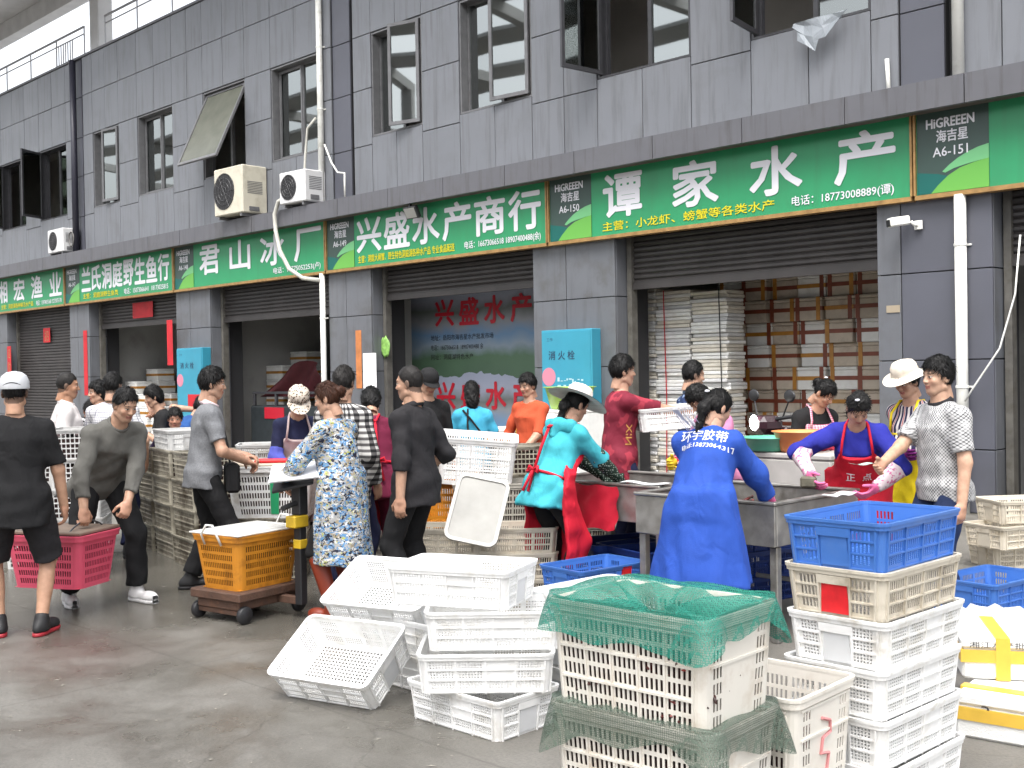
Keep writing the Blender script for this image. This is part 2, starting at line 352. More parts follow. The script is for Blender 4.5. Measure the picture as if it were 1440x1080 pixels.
# ------------------------------------------------------------------ the market building
bld = empty('market_building', (-16, 0, 0))
tag(bld, 'grey clad two storey market building with a row of seafood shops', 'building')
def B(mb, name, M, smooth=False):                # a part of the building, given in world coordinates
    return mb.build(name, M, bld, (16, 0, 0), smooth=smooth)
Z0, Z1, Z2, Z3, Z4 = 5.48, 6.44, 7.36, 8.32, 9.22
SILL, WTOP, LEDGE = 5.60, 7.36, 4.58
PLATES = {}
def plate(name, x0, x1, z0, z1, y, M, t=.028, gap=.006):
    """one cladding panel, chamfered, its face at y"""
    w, h = round(x1-x0-2*gap, 3), round(z1-z0-2*gap, 3)
    if w < .02 or h < .02: return
    if (w, h, t) not in PLATES:
        c = .004; mb = MB()
        a = [(-w/2,t,-h/2),(w/2,t,-h/2),(w/2,t,h/2),(-w/2,t,h/2),(-w/2,c,-h/2),(w/2,c,-h/2),(w/2,c,h/2),(-w/2,c,h/2),(-w/2+c,0,-h/2+c),(w/2-c,0,-h/2+c),(w/2-c,0,h/2-c),(-w/2+c,0,h/2-c)]
        f = [(8,9,10,11)]
        for i in range(4):
            j = (i+1)%4; f += [(4+i,4+j,8+j,8+i), (i,j,4+j,4+i)]
        PLATES[w, h, t] = mb.add(a, f).mesh('panel')
    rx, rz = random.gauss(0, .0016), random.gauss(0, .0016)
    return link(name, PLATES[w, h, t], M, bld, ((x0+x1)/2+16, y+random.uniform(-.002,.002), (z0+z1)/2), (rx, 0, rz))
BAY = 10.53
U = [.18, .51, 1.30, 2.09, 2.99, 3.78, 4.57, 5.19, 5.82, 6.60, 7.38, 8.27, 8.93, 9.58, 9.74]
WIN = [(.51, 2.09), (2.99, 4.57), (5.82, 7.38), (8.27, 9.58)]
wall = MB(); allwins = []
for k in (-1, 0, 1, 2, 3):
    b0 = -5.7 - BAY*k
    if k == -1: us = [u for u in U if u > 5.1]
    elif k == 3: us = U[:5]
    else: us = U
    for i in range(len(us)-1):
        ua, ub = us[i], us[i+1]; x1, x0 = b0-ua, b0-ub
        inwin = any(a-.01 <= ua and ub <= b+.01 for a, b in WIN)
        if inwin: rows = [(LEDGE, SILL), (WTOP, Z3), (Z3, Z4)]
        else: rows = [(LEDGE, Z0), (Z0, Z1), (Z1, Z2), (Z2, Z3), (Z3, Z4)]
        for z0, z1 in rows: plate('panel', x0, x1, z0, z1, 0, M_panel)
        for z0, z1 in ([(LEDGE-.3, SILL), (WTOP, Z4-.03)] if inwin else [(LEDGE-.3, Z4-.03)]):
            wall.box(x0, x1, .026, .22, z0, z1)
    for a, b in WIN:
        if any(abs(a-u) < .01 for u in us) and any(abs(b-u) < .01 for u in us): allwins.append((b0-b, b0-a))
    # column strip between two bays (runs right of the bay origin): set back panel, dark groove, plain panel
    c0, c1, c2, c3, c4 = b0-.18, b0+.33, b0+.45, b0+.83, b0+BAY-9.74
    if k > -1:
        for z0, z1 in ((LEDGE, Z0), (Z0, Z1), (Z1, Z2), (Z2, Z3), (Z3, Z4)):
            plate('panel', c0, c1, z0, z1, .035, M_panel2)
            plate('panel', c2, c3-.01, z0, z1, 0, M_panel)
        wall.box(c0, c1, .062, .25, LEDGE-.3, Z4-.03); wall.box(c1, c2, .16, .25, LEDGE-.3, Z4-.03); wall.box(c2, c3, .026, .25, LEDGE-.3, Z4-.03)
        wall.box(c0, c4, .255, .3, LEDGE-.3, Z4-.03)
B(wall, 'wall_core', M_joint)
# coping, terrace slab, rooms behind the upper windows
XL, XR = -40.3, 0.4
B(MB().box(XL, XR, -.03, .40, Z4, Z4+.05), 'coping', M_ledge)
B(MB().box(XL, XR, .40, 9, 8.10, 8.30), 'terrace_slab', M_conc)
B(MB().box(XL, XR, 2.4, 2.5, 4.7, 8.1), 'room_wall', M_room)
B(MB().box(XL, XR, .31, 4.2, 4.60, 4.70), 'room_floor', M_room)
for k in (0, 1, 2):
    B(MB().box(-5.3-BAY*k, -5.15-BAY*k, .31, 4.2, 4.7, 8.1), 'room_wall', M_room)
# windows
def sash(mb, w, h, b=.05, t=.045):
    mb.box(0, w, 0, t, 0, b); mb.box(0, w, 0, t, h-b, h); mb.box(0, b, 0, t, b, h-b); mb.box(w-b, w, 0, t, b, h-b); return mb
def window(x0, x1, mode='closed', ang=0, fm=None, gm=None):
    fm = fm or M_frame; gm = gm or M_glass
    w, h = x1-x0, WTOP-SILL; f = MB(); y = .17
    sash(f, w-.01, h-.01, .055, .07); mid = w*.5
    f.box(mid-.03, mid+.03, .003, .067, .055, h-.065)
    f.box(0, .03, -.15, -.003, 0, h-.01); f.box(w-.04, w-.01, -.15, -.003, 0, h-.01); f.box(.03, w-.04, -.15, -.003, 0, .03); f.box(.03, w-.04, -.15, -.003, h-.04, h-.01)
    o = f.build('window', fm, bld, (x0+16+.005, y, SILL+.005))
    def pane(par, x, z, pw, ph, yy=.03, g=gm): MB().box(x, x+pw, yy, yy+.006, z, z+ph).build('pane', g, par)
    if mode == 'closed':
        pane(o, .055, .055, mid-.085, h-.12); pane(o, mid+.03, .055, w-mid-.095, h-.12)
        s1 = sash(MB(), mid-.06, h-.12, .04, .03).build('sash', fm, o, (.056, -.012, .056))
    else:
        if mode in ('left', 'right'):
            pw = mid-.05
            s = sash(MB(), pw, h-.1, .055, .04)
            MBp = MB().box(.055, pw-.055, .016, .022, .055, h-.155)
            if mode == 'left':       # hinged on its left edge, swung outward
                so = s.build('sash', fm, o, (.05, -.15, .05), -ang); MBp.build('pane', gm, o, (.05, -.15, .05), -ang)
                pane(o, mid+.03, .055, w-mid-.095, h-.12)
            else:
                M_ = Matrix.Scale(-1, 4, (1,0,0))
                so = s.build('sash', fm, o, (w-.06, -.15, .05), math.pi+ang); MBp.build('pane', gm, o, (w-.06, -.15, .05), math.pi+ang)
                pane(o, .055, .055, mid-.085, h-.12)
        elif mode == 'top':          # top hung, pushed out at the foot
            pw = w-.1
            s = sash(MB(), pw, h-.1, .055, .04); s2 = MB().box(.055, pw-.055, .016, .022, .055, h-.155)
            for mb, nm, mm in ((s, 'sash', fm), (s2, 'pane', gm)):
                mb.v = [(x, yy, z-(h-.1)) for x, yy, z in mb.v]
                mb.build(nm, mm, o, (.05, -.10, h-.05), (-ang, 0, 0))
    return o
modes = {}
def near(x): return min(range(len(allwins)), key=lambda i: abs((allwins[i][0]+allwins[i][1])/2 - x))
for x, md in ((-28.2, ('left', R(62), M_frame, M_glass_dark)), (-30.5, ('left', R(70), M_frame, M_glass_dark)), (-25.2, ('right', R(8), M_frame_grey, M_glass)), (-20.0, ('top', R(25), M_frame_grey, mat('filmed_glass', (.12,.125,.10), .22, noise=.2, nscale=3))),
              (-14.6, ('right', R(16), M_frame_grey, M_glass)), (-12.2, ('right', R(7), M_frame_grey, M_glass)), (-9.4, ('left', R(96), M_frame, M_glass)), (-7.0, ('left', R(80), M_frame, M_glass_dark))):
    modes[near(x)] = md
for i, (x0, x1) in enumerate(allwins):
    md = modes.get(i, ('closed', 0, M_frame_grey, M_glass)); window(x0, x1, *md)
# ledge over the shop fronts: each length of facing a piece, soffit under it
lj = [-4.98+1.345*4-1.345*i for i in range(32)]
B(MB().box(XL, XR, -.375, .02, LEDGE-.24, LEDGE-.03), 'ledge_core', M_joint)
for i in range(len(lj)-1):
    x1, x0 = lj[i], lj[i+1]
    mb = MB(); mb.prism([(-.40, LEDGE-.30), (-.40, LEDGE), (.0, LEDGE), (.0, LEDGE-.025), (-.378, LEDGE-.025), (-.378, LEDGE-.28), (-.34, LEDGE-.285), (-.34, LEDGE-.30)], 0, x1-x0-.010)
    mb.v = [(yy, x, z) for x, yy, z in mb.v]
    mb.f = [f[::-1] for f in mb.f]
    mb.build('ledge_facing', M_ledge, bld, (x0+.005+16, random.uniform(-.003,.003), 0))
B(MB().box(XL, XR, -.34, .10, LEDGE-.275, LEDGE-.245), 'soffit', M_soffit)
# pillars between the shops
PIL = [(-32.6, -31.16), (-27.27, -26.2), (-22.05, -20.66), (-16.6, -15.38), (-11.56, -10.0), (-6.17, -4.87), (-1.0, .4)]
for (a, b) in PIL:
    B(MB().box(a+.03, b-.03, .03, .75, 0, 4.3), 'pillar', M_joint)
    m1 = a+(b-a)*(.22 if b > -7 else .42)
    for z0, z1 in ((0, .68), (.68, 1.64), (1.64, 2.60), (2.60, 3.52)):
        plate('panel', a, m1, z0, z1, 0, M_pillar)
        plate('panel', m1, b, z0, z1, .0, M_pillar if b < -7 else M_panel2)
        for xx, sgn in ((b, 1), (a, -1)):    # returns into the shop fronts
            o = plate('panel', 0, .42, z0, z1, 0, M_pillar)
            o.location = (xx+16, .235, (z0+z1)/2); o.rotation_euler = (0, 0, sgn*math.pi/2)
# shop fronts: interior walls, ceiling, shutters with their guides
B(MB().box(XL, XR, .75, 7, 3.55, 3.65), 'shop_ceiling', M_shopwall)
B(MB().box(XL, XR, 7.0, 7.2, 0, 3.55), 'shop_back_wall', M_shopwall)
B(MB().box(XL, XR, .12, .75, 3.50, 4.25), 'shop_lintel', M_joint)
for (a, b) in PIL: B(MB().box((a+b)/2-.1, (a+b)/2+.1, .75, 7, 0, 3.55), 'shop_wall', M_shopwall)
def shutter(x0, x1, zb, y=.30):
    ns = int((3.5-zb)/.075); prof = []
    for i in range(ns+1):
        z = 3.5-.075*i
        prof += [(y, z), (y-.022, z-.022), (y-.022, z-.053)]
    mb = MB(); vs = []; fs = []
    for (yy, z) in prof: vs += [(x0, yy, z), (x1, yy, z)]
    for i in range(len(prof)-1): fs.append((2*i, 2*i+1, 2*i+3, 2*i+2))
    mb.add(vs, fs); mb.box(x0, x1, y-.045, y+.03, prof[-1][1]-.08, prof[-1][1])
    B(mb, 'roller_shutter', M_shutter)
    for xx in (x0-.04, x1-.04): B(MB().box(xx, xx+.08, y-.07, y+.05, 0, 3.5), 'shutter_guide', M_rail)
for i in range(len(PIL)-1):
    x0, x1 = PIL[i][1], PIL[i+1][0]
    shutter(x0+.06, x1-.06, (.02, 2.83, 2.80, 2.92, 2.76, 2.75)[i])
# terrace: railing panels, columns and roof with its edge beam
def railing(x0, x1):
    mb = MB(); z0, z1 = Z4+.05, Z4+.80
    mb.tube([(x0, .15, z1), (x1, .15, z1)], .028, 8); mb.tube([(x0, .15, z1-.17), (x1, .15, z1-.17)], .016, 6)
    n = max(1, round((x1-x0)/1.7))
    for i in range(n+1): mb.tube([(x0+(x1-x0)*i/n, .15, z0), (x0+(x1-x0)*i/n, .15, z1)], .02, 6)
    B(mb, 'railing', M_railing)
for k in (0, 1, 2, 3):
    xc = -4.9-BAY*k
    if k < 3: railing(xc-BAY+.6, xc-.5)
    B(MB().cbox(xc-.80, xc-.35, .42, .80, 8.3, 10.9, .02), 'terrace_column', M_conc)
    if k == 2:
        mb = MB()
        for j in range(7): mb.box(xc-1.35+.13*j-.6, xc-1.35+.13*j-.58, .14, .16, Z4+.05, Z4+.63)
        B(mb, 'baluster', M_railing)
B(MB().box(XL, XR, .30, .60, 10.9, 11.35), 'roof_beam', M_conc)
B(MB().box(XL, XR, -2.2, 1.25, 11.36, 11.6), 'roof', M_conc)
B(MB().box(XL, XR, -2.3, -2.21, 11.1, 11.6), 'roof_fascia', M_ledge)
for s_ in (XL, XR-.02): B(MB().box(s_, s_+.02, .45, 9, 0, 8.1), 'end_wall', M_joint)

# ------------------------------------------------------------------ shop signs
SB = [-37.9, -32.62, -27.30, -21.95, -16.53, -11.15, -5.68, -.3]
SG = 'green shop signs over the fish shops'
def sign(i, no, name, name_x, sub, subx, tel, telx, label):
    x0, x1 = SB[i]+.02, SB[i+1]-.02; zb, zt = 3.40, 4.335; y = -.085
    s = tag(empty('shop_sign', ((x0+x1)/2, 0, zb)), label, 'sign', SG); ox = -(x0+x1)/2
    def P(mb, nm, M): return mb.build(nm, M, s, (ox, 0, -zb))
    P(MB().box(x0, x1, y, .02, zb+.03, zt), 'light_box', M_green)
    P(MB().box(x0, x1, y-.03, .02, zb-.02, zb+.028), 'trim', M_gold)
    P(MB().box(x0, x1, y-.03, .02, zt+.002, zt+.03), 'trim', M_gold)
    for xx in (x0-.012, x1-.012): P(MB().box(xx, xx+.024, y-.032, .0, zb+.03, zt), 'trim', M_gold)
    if no is None and not name: return s
    xl = x0+.80; yf = y-.004
    if no is not None:
        P(MB().box(x0+.02, xl, yf, y-.001, zb+.035, zt-.002), 'logo_panel', M_slate)
        w = xl-x0-.02; zz = zb+.036
        def poly(pts, M, k): P(MB().prism([(x0+.02+w*a, zz+b) for a, b in pts], yf-.002*k, yf-.002*k+.0015), 'logo_shape', M)
        poly([(0,0), (.30,0), (.46,.16), (.30,.20), (0,.24)], M_teal, 1)
        arc = [(.40+.60*math.sin(t), .15+.27*(1-math.cos(t))*1.0+.12*math.sin(t)) for t in [i*.26 for i in range(7)]]
        top = [(.36,.22), (.46,.285), (.58,.345), (.72,.395), (.86,.43), (1.0,.45)]
        lo_ = [(1.0,.30), (.85,.285), (.68,.265), (.52,.24), (.40,.205)]
        poly(top+lo_, M_mint, 2)
        poly([(.20,0), (.30,.08), (.44,.17), (.60,.235), (.80,.275), (1.0,.30), (1.0,0)], M_lime, 3)
        yl = yf-.0085-(0)
        lettering('HiGREEEN', x0+.13, x0+.65, zb+.73, zb+.83, y-.008, M_letter, s, .035).location = (x0+.13+ox, y-.008, .73)
        lettering('海吉星', x0+.24, x0+.58, zb+.57, zb+.70, y-.008, M_letter, s, .02).location = (x0+.24+ox, y-.008, .57)
        lettering('A6-%s' % no, x0+.20, x0+.58, zb+.42, zb+.52, y-.008, M_letter, s, .008).location = (x0+.20+ox, y-.008, .42)
    n = len(name)
    for ch, (a, b) in zip(name, name_x):
        lettering(ch, a, b, 0, .56, 0, M_letter, s, .028, 'letter').location = (a+ox, y-.006, .27)
    if sub: lettering(sub, subx[0], subx[1], 0, .125, 0, M_yellow, s, .012).location = (subx[0]+ox, y-.006, .085)
    if tel: lettering(tel, telx[0], telx[1], 0, .135, 0, M_letter, s, .008).location = (telx[0]+ox, y-.006, .075)
    return s
def spread(a, b, n, w): return [(a+(b-a-w)*i/(n-1), a+(b-a-w)*i/(n-1)+w) for i in range(n)]
sign(1, None, '湘宏渔业', spread(-31.55, -27.5, 4, .68), '主营：洞庭湖各种鲜活水产品', (-31.3, -29.2), '电话：13974015168 15273075178', (-29.0, -27.5), 'leftmost green sign reading 湘宏渔业 over the closed shutter')
sign(2, '147', '兰氏洞庭野生鱼行', spread(-26.35, -22.15, 8, .46), '主营：洞庭湖野生鱼类', (-26.3, -24.5), '电话：15073066641  18173025815', (-24.2, -22.2), 'green sign reading 兰氏洞庭野生鱼行 with a narrow eight character name')
sign(3, '148', '君山冰厂', [(-20.87,-20.12), (-19.72,-19.0), (-18.62,-17.82), (-17.50,-16.68)], None, None, '电话：17775052253(卢)', (-18.2, -16.7), 'green sign reading 君山冰厂 behind the bent grey hose')
sign(4, '149', '兴盛水产商行', spread(-15.62, -11.3, 6, .64), '主营：洞庭大闸蟹、野生特色洞庭湖各种水产品 专业食品配送', (-15.6, -13.15), '电话：16673066518 18907400488(余)', (-12.92, -11.3), 'green sign reading 兴盛水产商行 with a floodlight over it')
sign(5, '150', '谭家水产', [(-10.1,-9.45), (-8.93,-8.24), (-7.76,-7.06), (-6.62,-5.90)], '主营：小龙虾、螃蟹等各类水产', (-10.13, -7.43), '电话：18773008889(谭)', (-7.19, -5.91), 'large green sign reading 谭家水产 with yellow small print')
sign(6, '151', '', [], None, None, None, None, 'rightmost green sign with only its A6-151 logo corner in view')

# ------------------------------------------------------------------ the covered far side of the yard, seen reflected in the upper windows
cano = tag(empty('yard_canopy', (-25, -24, 0)), 'high steel canopy over the far side of the yard, reflected in upper windows', 'canopy')
M_cano = mat('canopy_sheet', (.36,.36,.36), .7, noise=.15, nscale=.6)
for k in range(4): MB().box(-75, 60, -2.4-4.6*k+10, -.6-4.6*k+10, 15.0, 15.15).build('roof_panel', M_cano, cano)
for k in range(12): MB().box(-72+12*k, -71.6+12*k, -9, 11, 14.55, 14.98).build('roof_beam', M_cano, cano)
for k in range(6): MB().box(-72+24*k, -71.5+24*k, -8.6, -8.1, 0, 14.54).build('column', M_cano, cano)
opp = tag(empty('opposite_building', (-25, -36, 0)), 'plain grey market building across the yard behind the viewer', 'building')
MB().box(-75, 60, -6, 0, 0, 9.2).build('wall', M_conc, opp)
for k in range(14): MB().box(-70+9*k, -66+9*k, -.02, .06, 5.4, 7.2).build('window', M_glass_dark, opp)
MB().tube([(-75, -.2, 10.1), (60, -.2, 10.1)], .05, 6).build('railing', M_railing, opp)
# ------------------------------------------------------------------ plastic crates and baskets
def holes(a, b, pitch, hole):
    n = max(1, int((b-a+pitch-hole+1e-6)/pitch)); s = (b-a-(n*pitch-(pitch-hole)))/2
    return [(a+s+i*pitch, a+s+i*pitch+hole) for i in range(n)]
class Crate:
    def __init__(s, L, W, H, inset=.022, r=.03, t=.003):
        s.L, s.W, s.H, s.inset, s.r, s.t = L, W, H, inset, r, t; s.mb = MB(); s.rim = MB()
    def frame(s, k):
        e = [(1,0),(0,1),(-1,0),(0,-1)][k]; n = [(0,-1),(1,0),(0,1),(-1,0)][k]
        hd, hl = ((s.W, s.L), (s.L, s.W))[k%2]; return e, n, hd/2, hl/2
    def P(s, k, u, z, off=0):
        e, n, hd, hl = s.frame(k); i = s.inset*(1-z/s.H)
        uu = u*(hl-i-s.r)/(hl-s.r); d = hd-i+off
        return (e[0]*uu+n[0]*d, e[1]*uu+n[1]*d, z)
    def lattice(s, us, zs, hole, P, t):
        nu, nz = len(us), len(zs); V = []; F = []
        for off in (0, -t):
            for z in zs:
                for u in us: V.append(P(u, z, off))
        I = lambda i, j, q: q*nu*nz + j*nu + i
        sol = lambda i, j: 0 <= i < nu-1 and 0 <= j < nz-1 and not hole(i, j)
        for j in range(nz-1):
            for i in range(nu-1):
                if not sol(i, j): continue
                F.append((I(i,j,0), I(i+1,j,0), I(i+1,j+1,0), I(i,j+1,0))); F.append((I(i,j,1), I(i,j+1,1), I(i+1,j+1,1), I(i+1,j,1)))
                if not sol(i-1, j): F.append((I(i,j,0), I(i,j+1,0), I(i,j+1,1), I(i,j,1)))
                if not sol(i+1, j): F.append((I(i+1,j,0), I(i+1,j,1), I(i+1,j+1,1), I(i+1,j+1,0)))
                if not sol(i, j-1): F.append((I(i,j,0), I(i,j,1), I(i+1,j,1), I(i+1,j,0)))
                if not sol(i, j+1): F.append((I(i,j+1,0), I(i+1,j+1,0), I(i+1,j+1,1), I(i,j+1,1)))
        used = sorted({i for f in F for i in f}); mp = {a: b for b, a in enumerate(used)}
        s.mb.add([V[i] for i in used], [tuple(mp[i] for i in f) for f in F])
    def wall(s, k, uh, zh, skip=lambda u, z: False):
        hl = s.frame(k)[3]-s.r
        us = sorted({-hl, hl, *[x for h in uh for x in h]}); zs = sorted({0.0, s.H, *[x for h in zh for x in h]})
        su = {round(h[0], 6) for h in uh}; sz = {round(h[0], 6) for h in zh}
        s.lattice(us, zs, lambda i, j: round(us[i], 6) in su and round(zs[j], 6) in sz and not skip((us[i]+us[i+1])/2, (zs[j]+zs[j+1])/2), lambda u, z, o: s.P(k, u, z, o), s.t)
    def rib(s, k, u0, u1, z0, z1, out=.005):
        a = [s.P(k, u, z, o) for o in (-.001, out) for (u, z) in ((u0,z0),(u1,z0),(u1,z1),(u0,z1))]
        s.mb.add(a, [(4,5,6,7), (0,1,5,4), (1,2,6,5), (2,3,7,6), (3,0,4,7)])
    def ring(s, z, off, n=4):
        pts = []; i = s.inset*(1-z/s.H)
        for q in range(4):
            sx, sy = ((1,-1),(1,1),(-1,1),(-1,-1))[q]; a0 = -90+90*q
            cx, cy = sx*(s.L/2-i-s.r), sy*(s.W/2-i-s.r)
            for j in range(n+1):
                a = R(a0+90*j/n); rr = s.r+off; pts.append((cx+rr*math.cos(a), cy+rr*math.sin(a), z))
        return pts
    def sweep(s, mb, prof, close=True):
        n = None; V = []; F = []
        for (z, off) in prof: ring = s.ring(z, off); n = len(ring); V += ring
        m = len(prof)
        for i in range(m if close else m-1):
            j = (i+1)%m
            for q in range(n): F.append((i*n+q, i*n+(q+1)%n, j*n+(q+1)%n, j*n+q))
        mb.add(V, F)
    def corners(s):
        n = 4
        for q in range(4):
            V = []; F = []
            for off in (0, -s.t):
                for z in (0, s.H): V += s.ring(z, off)[q*(n+1):(q+1)*(n+1)]
            m = n+1
            for i in range(n):
                F.append((i, i+1, m+i+1, m+i)); F.append((2*m+i, 3*m+i, 3*m+i+1, 2*m+i+1))
            s.mb.add(V, F)
    def floor(s, ux, uy, z=.006):
        i = s.inset; hx, hy = s.L/2-i-.004, s.W/2-i-.004
        us = sorted({-hx, hx, *[x for h in ux for x in h]}); ys = sorted({-hy, hy, *[x for h in uy for x in h]})
        a = {round(h[0], 6) for h in ux}; b = {round(h[0], 6) for h in uy}
        s.lattice(us, ys, lambda i, j: round(us[i], 6) in a and round(ys[j], 6) in b, lambda u, y, o: (u, y, z-o*-1), .004)
    def lip(s, w=.014, h=.026):
        H = s.H; s.sweep(s.rim, [(H-h, -.001), (H-h, w-.004), (H-h+.006, w-.004), (H-.011, w-.004), (H-.011, w), (H, w), (H, -s.t-.001), (H-.01, -s.t-.001)])
KINDS_ = {}
def crate_kind(kind):
    if kind in KINDS_: return KINDS_[kind]
    pan = None
    if kind in ('fine', 'slot'):
        c = Crate(.59, .395, .178, .016, .028)
        if kind == 'fine': pitch, hole = .0138, .0078; zb = [(.022, .058), (.068, .104), (.114, .146)]; zh = [h for a, b in zb for h in holes(a, b, .0122, .0074)]
        else: pitch, hole = .0160, .0095; zh = [(.024, .056), (.068, .100), (.112, .142)]
        hl = .59/2-.028
        gl = [(-hl+.012, -.145), (-.125, -.012), (.012, .125), (.145, hl-.012)]
        uh = [h for a, b in gl for h in holes(a, b, pitch, hole)]
        hw = .395/2-.028; gs = [(-hw+.022, -.068), (.068, hw-.022)]
        us_ = [h for a, b in gs for h in holes(a, b, pitch, hole)]
        for k in (0, 2):
            c.wall(k, uh, zh, (lambda u, z: .012 < u < .125 and z > .07) if kind == 'fine' else (lambda u, z: False))
            for z in (.062, .108, .008): c.rib(k, -hl, hl, z-.003, z+.003, .006)
            for u in (-hl, -.135, 0, .135, hl): c.rib(k, u-.004, u+.004, .0, .15, .007)
        for k in (1, 3):
            c.wall(k, us_, zh)
            for z in (.062, .108, .008): c.rib(k, -hw, -.066, z-.003, z+.003, .006); c.rib(k, .066, hw, z-.003, z+.003, .006)
            for u in (-hw, -.066, .066, hw): c.rib(k, u-.004, u+.004, 0, .15, .008)
            c.rib(k, -.066, .066, .118, .150, .009)
        pm = MB(); a = [c.P(1, u, z, .0035) for u, z in ((-.062,.012),(.062,.012),(.052,.118),(-.052,.118))]; b = [c.P(1, u, z, -.001) for u, z in ((-.062,.012),(.062,.012),(.052,.118),(-.052,.118))]
        pm.add(a+b, [(0,1,2,3),(0,4,5,1),(1,5,6,2),(2,6,7,3),(3,7,4,0)]); pan = pm.mesh('handle_panel')
        c.floor(holes(-.25, .25, .021, .0135), holes(-.155, .155, .021, .0135)); c.corners(); c.lip()
    elif kind == 'tall':
        c = Crate(.60, .415, .368, .020, .035); hl = .3-.035; hw = .2075-.035
        zh = holes(.024, .326, .0500, .036)
        gl = [(-hl+.006+i*(2*hl/5), -hl-.006+(i+1)*(2*hl/5)) for i in range(5)]
        uh = [h for a, b in gl for h in holes(a, b, .0192, .0105)]
        us_ = holes(-hw+.012, -hw+.075, .0192, .0105)+holes(hw-.075, hw-.012, .0192, .0105)
        for k in (0, 2):
            c.wall(k, uh, zh)
            for z in (.122, .222, .322): c.rib(k, -hl, hl, z-.004, z+.004, .007)
            for i in range(6): u = -hl+i*2*hl/5; c.rib(k, u-.0035, u+.0035, .01, .31, .006)
        for k in (1, 3):
            c.wall(k, us_, zh)
            for z in (.222, .322): c.rib(k, -hw, hw, z-.004, z+.004, .005)
        c.floor(holes(-.24, .24, .03, .018), holes(-.15, .15, .03, .018)); c.corners(); c.lip(.014, .034)
    elif kind == 'basket':
        c = Crate(.60, .45, .36, .045, .05, .0035); hl = .3-.05; hw = .225-.05
        zh = holes(.03, .29, .055, .036)
        for k in (0, 2): c.wall(k, holes(-hl+.01, hl-.01, .0205, .0115), zh)
        for k in (1, 3): c.wall(k, holes(-hw+.01, hw-.01, .0205, .0115), zh)
        c.floor(holes(-.22, .22, .03, .018), holes(-.15, .15, .03, .018)); c.corners(); c.lip(.02, .04)
    else:   # 'old': open lattice crate
        c = Crate(.56, .40, .245, .012, .02, .004); hl = .28-.02; hw = .2-.02
        zh = holes(.012, .215, .041, .031)
        for k in (0, 2): c.wall(k, holes(-hl+.004, hl-.004, .0345, .0265), zh); c.rib(k, -hl, hl, .128, .136, .005)
        for k in (1, 3): c.wall(k, holes(-hw+.004, hw-.004, .0345, .0265), zh); c.rib(k, -hw, hw, .128, .136, .005)
        c.floor(holes(-.24, .24, .04, .03), holes(-.16, .16, .04, .03)); c.corners(); c.lip(.010, .022)
    KINDS_[kind] = (c.mb.mesh('crate'), c.rim.mesh('rim'), pan, c); return KINDS_[kind]
M_cwhite = mat('white_crate_plastic', (.80,.80,.79), .42, noise=.05, nscale=6, dirt=((.42,.37,.28), .6), dscale=9, dlo=.50, dhi=.82, bump=.25, bscale=35, rvar=.12)
M_cgrey = mat('crate_handle_grey', (.62,.63,.64), .5, noise=.08, nscale=9)
M_cbeige = mat('beige_crate_plastic', (.58,.53,.44), .45, noise=.1, nscale=5, dirt=((.26,.21,.14), .7), dscale=6)
M_cold = mat('old_crate_plastic', (.36,.335,.27), .55, noise=.25, nscale=4, dirt=((.09,.075,.05), .85), dscale=5, dlo=.42, dhi=.65)
M_cblue = mat('blue_crate_plastic', (.055,.165,.50), .36, noise=.08, nscale=5, dirt=((.10,.20,.48), .5), dscale=7)
M_cnavy = mat('dark_blue_plastic', (.008,.03,.17), .4, noise=.15, nscale=5)
M_corange = mat('orange_basket_plastic', (.58,.23,.02), .42, noise=.12, nscale=5, dirt=((.28,.10,.01), .7), dscale=6)
M_cpink = mat('pink_basket_plastic', (.66,.085,.15), .4, noise=.1, nscale=5, dirt=((.45,.04,.07), .5), dscale=6)
M_redpaint = mat('red_paint', (.62,.012,.018), .5, noise=.2, nscale=20)
def crate(kind, loc, ang, M, label, group=None, tilt=0, roll=0, panel=None, cat='crate', name=None, scale=None):
    me, rim, pan, c = crate_kind(kind)
    o = link(name or ('basket' if kind == 'basket' else 'plastic_crate'), me, M, None, loc)
    o.rotation_euler = Euler((tilt, roll, yaw(ang) + random.uniform(-.012, .012)), 'XYZ')
    if scale: o.scale = scale
    r = link('rim', rim, M, o)
    if pan is not None:
        link('handle_panel', pan, panel or (M_cgrey if M is M_cwhite else M), o)
        link('handle_panel', pan, M_cgrey if M is M_cwhite else M, o, rot=math.pi)
    return tag(o, label, cat or 'crate', group)
ORD = ['bottom', 'second', 'third', 'fourth', 'fifth', 'sixth', 'seventh']
# right hand stack: four white, one beige with a red painted handle, one blue
G1 = 'tall stack of crates at the right'
for i in range(6):
    kind, M, what, pn = [('fine', M_cwhite, 'white perforated crate', None)]*4 + [('slot', M_cbeige, '', M_redpaint), ('slot', M_cblue, '', None)] [0:0] if False else \
        (('fine', M_cwhite, None, None) if i < 4 else ('slot', M_cbeige, None, M_redpaint) if i == 4 else ('slot', M_cblue, None, None))
    lab = ['white perforated crate at the very bottom of the tall right stack', 'white perforated crate second from the bottom of the tall right stack', 'white perforated crate third from the bottom of the tall right stack',
           'topmost white perforated crate in the tall right stack, under the beige one', 'beige slotted crate with red painted handle under the blue crate', 'bright blue slotted crate on top of the tall right stack'][i]
    crate(kind, sp(1.355+random.uniform(-.006,.006), 4.283+random.uniform(-.006,.006), .174*i), 43.7+180+(.8 if i == 5 else 0)+random.uniform(-.8,.8), M, lab, G1, panel=pn)
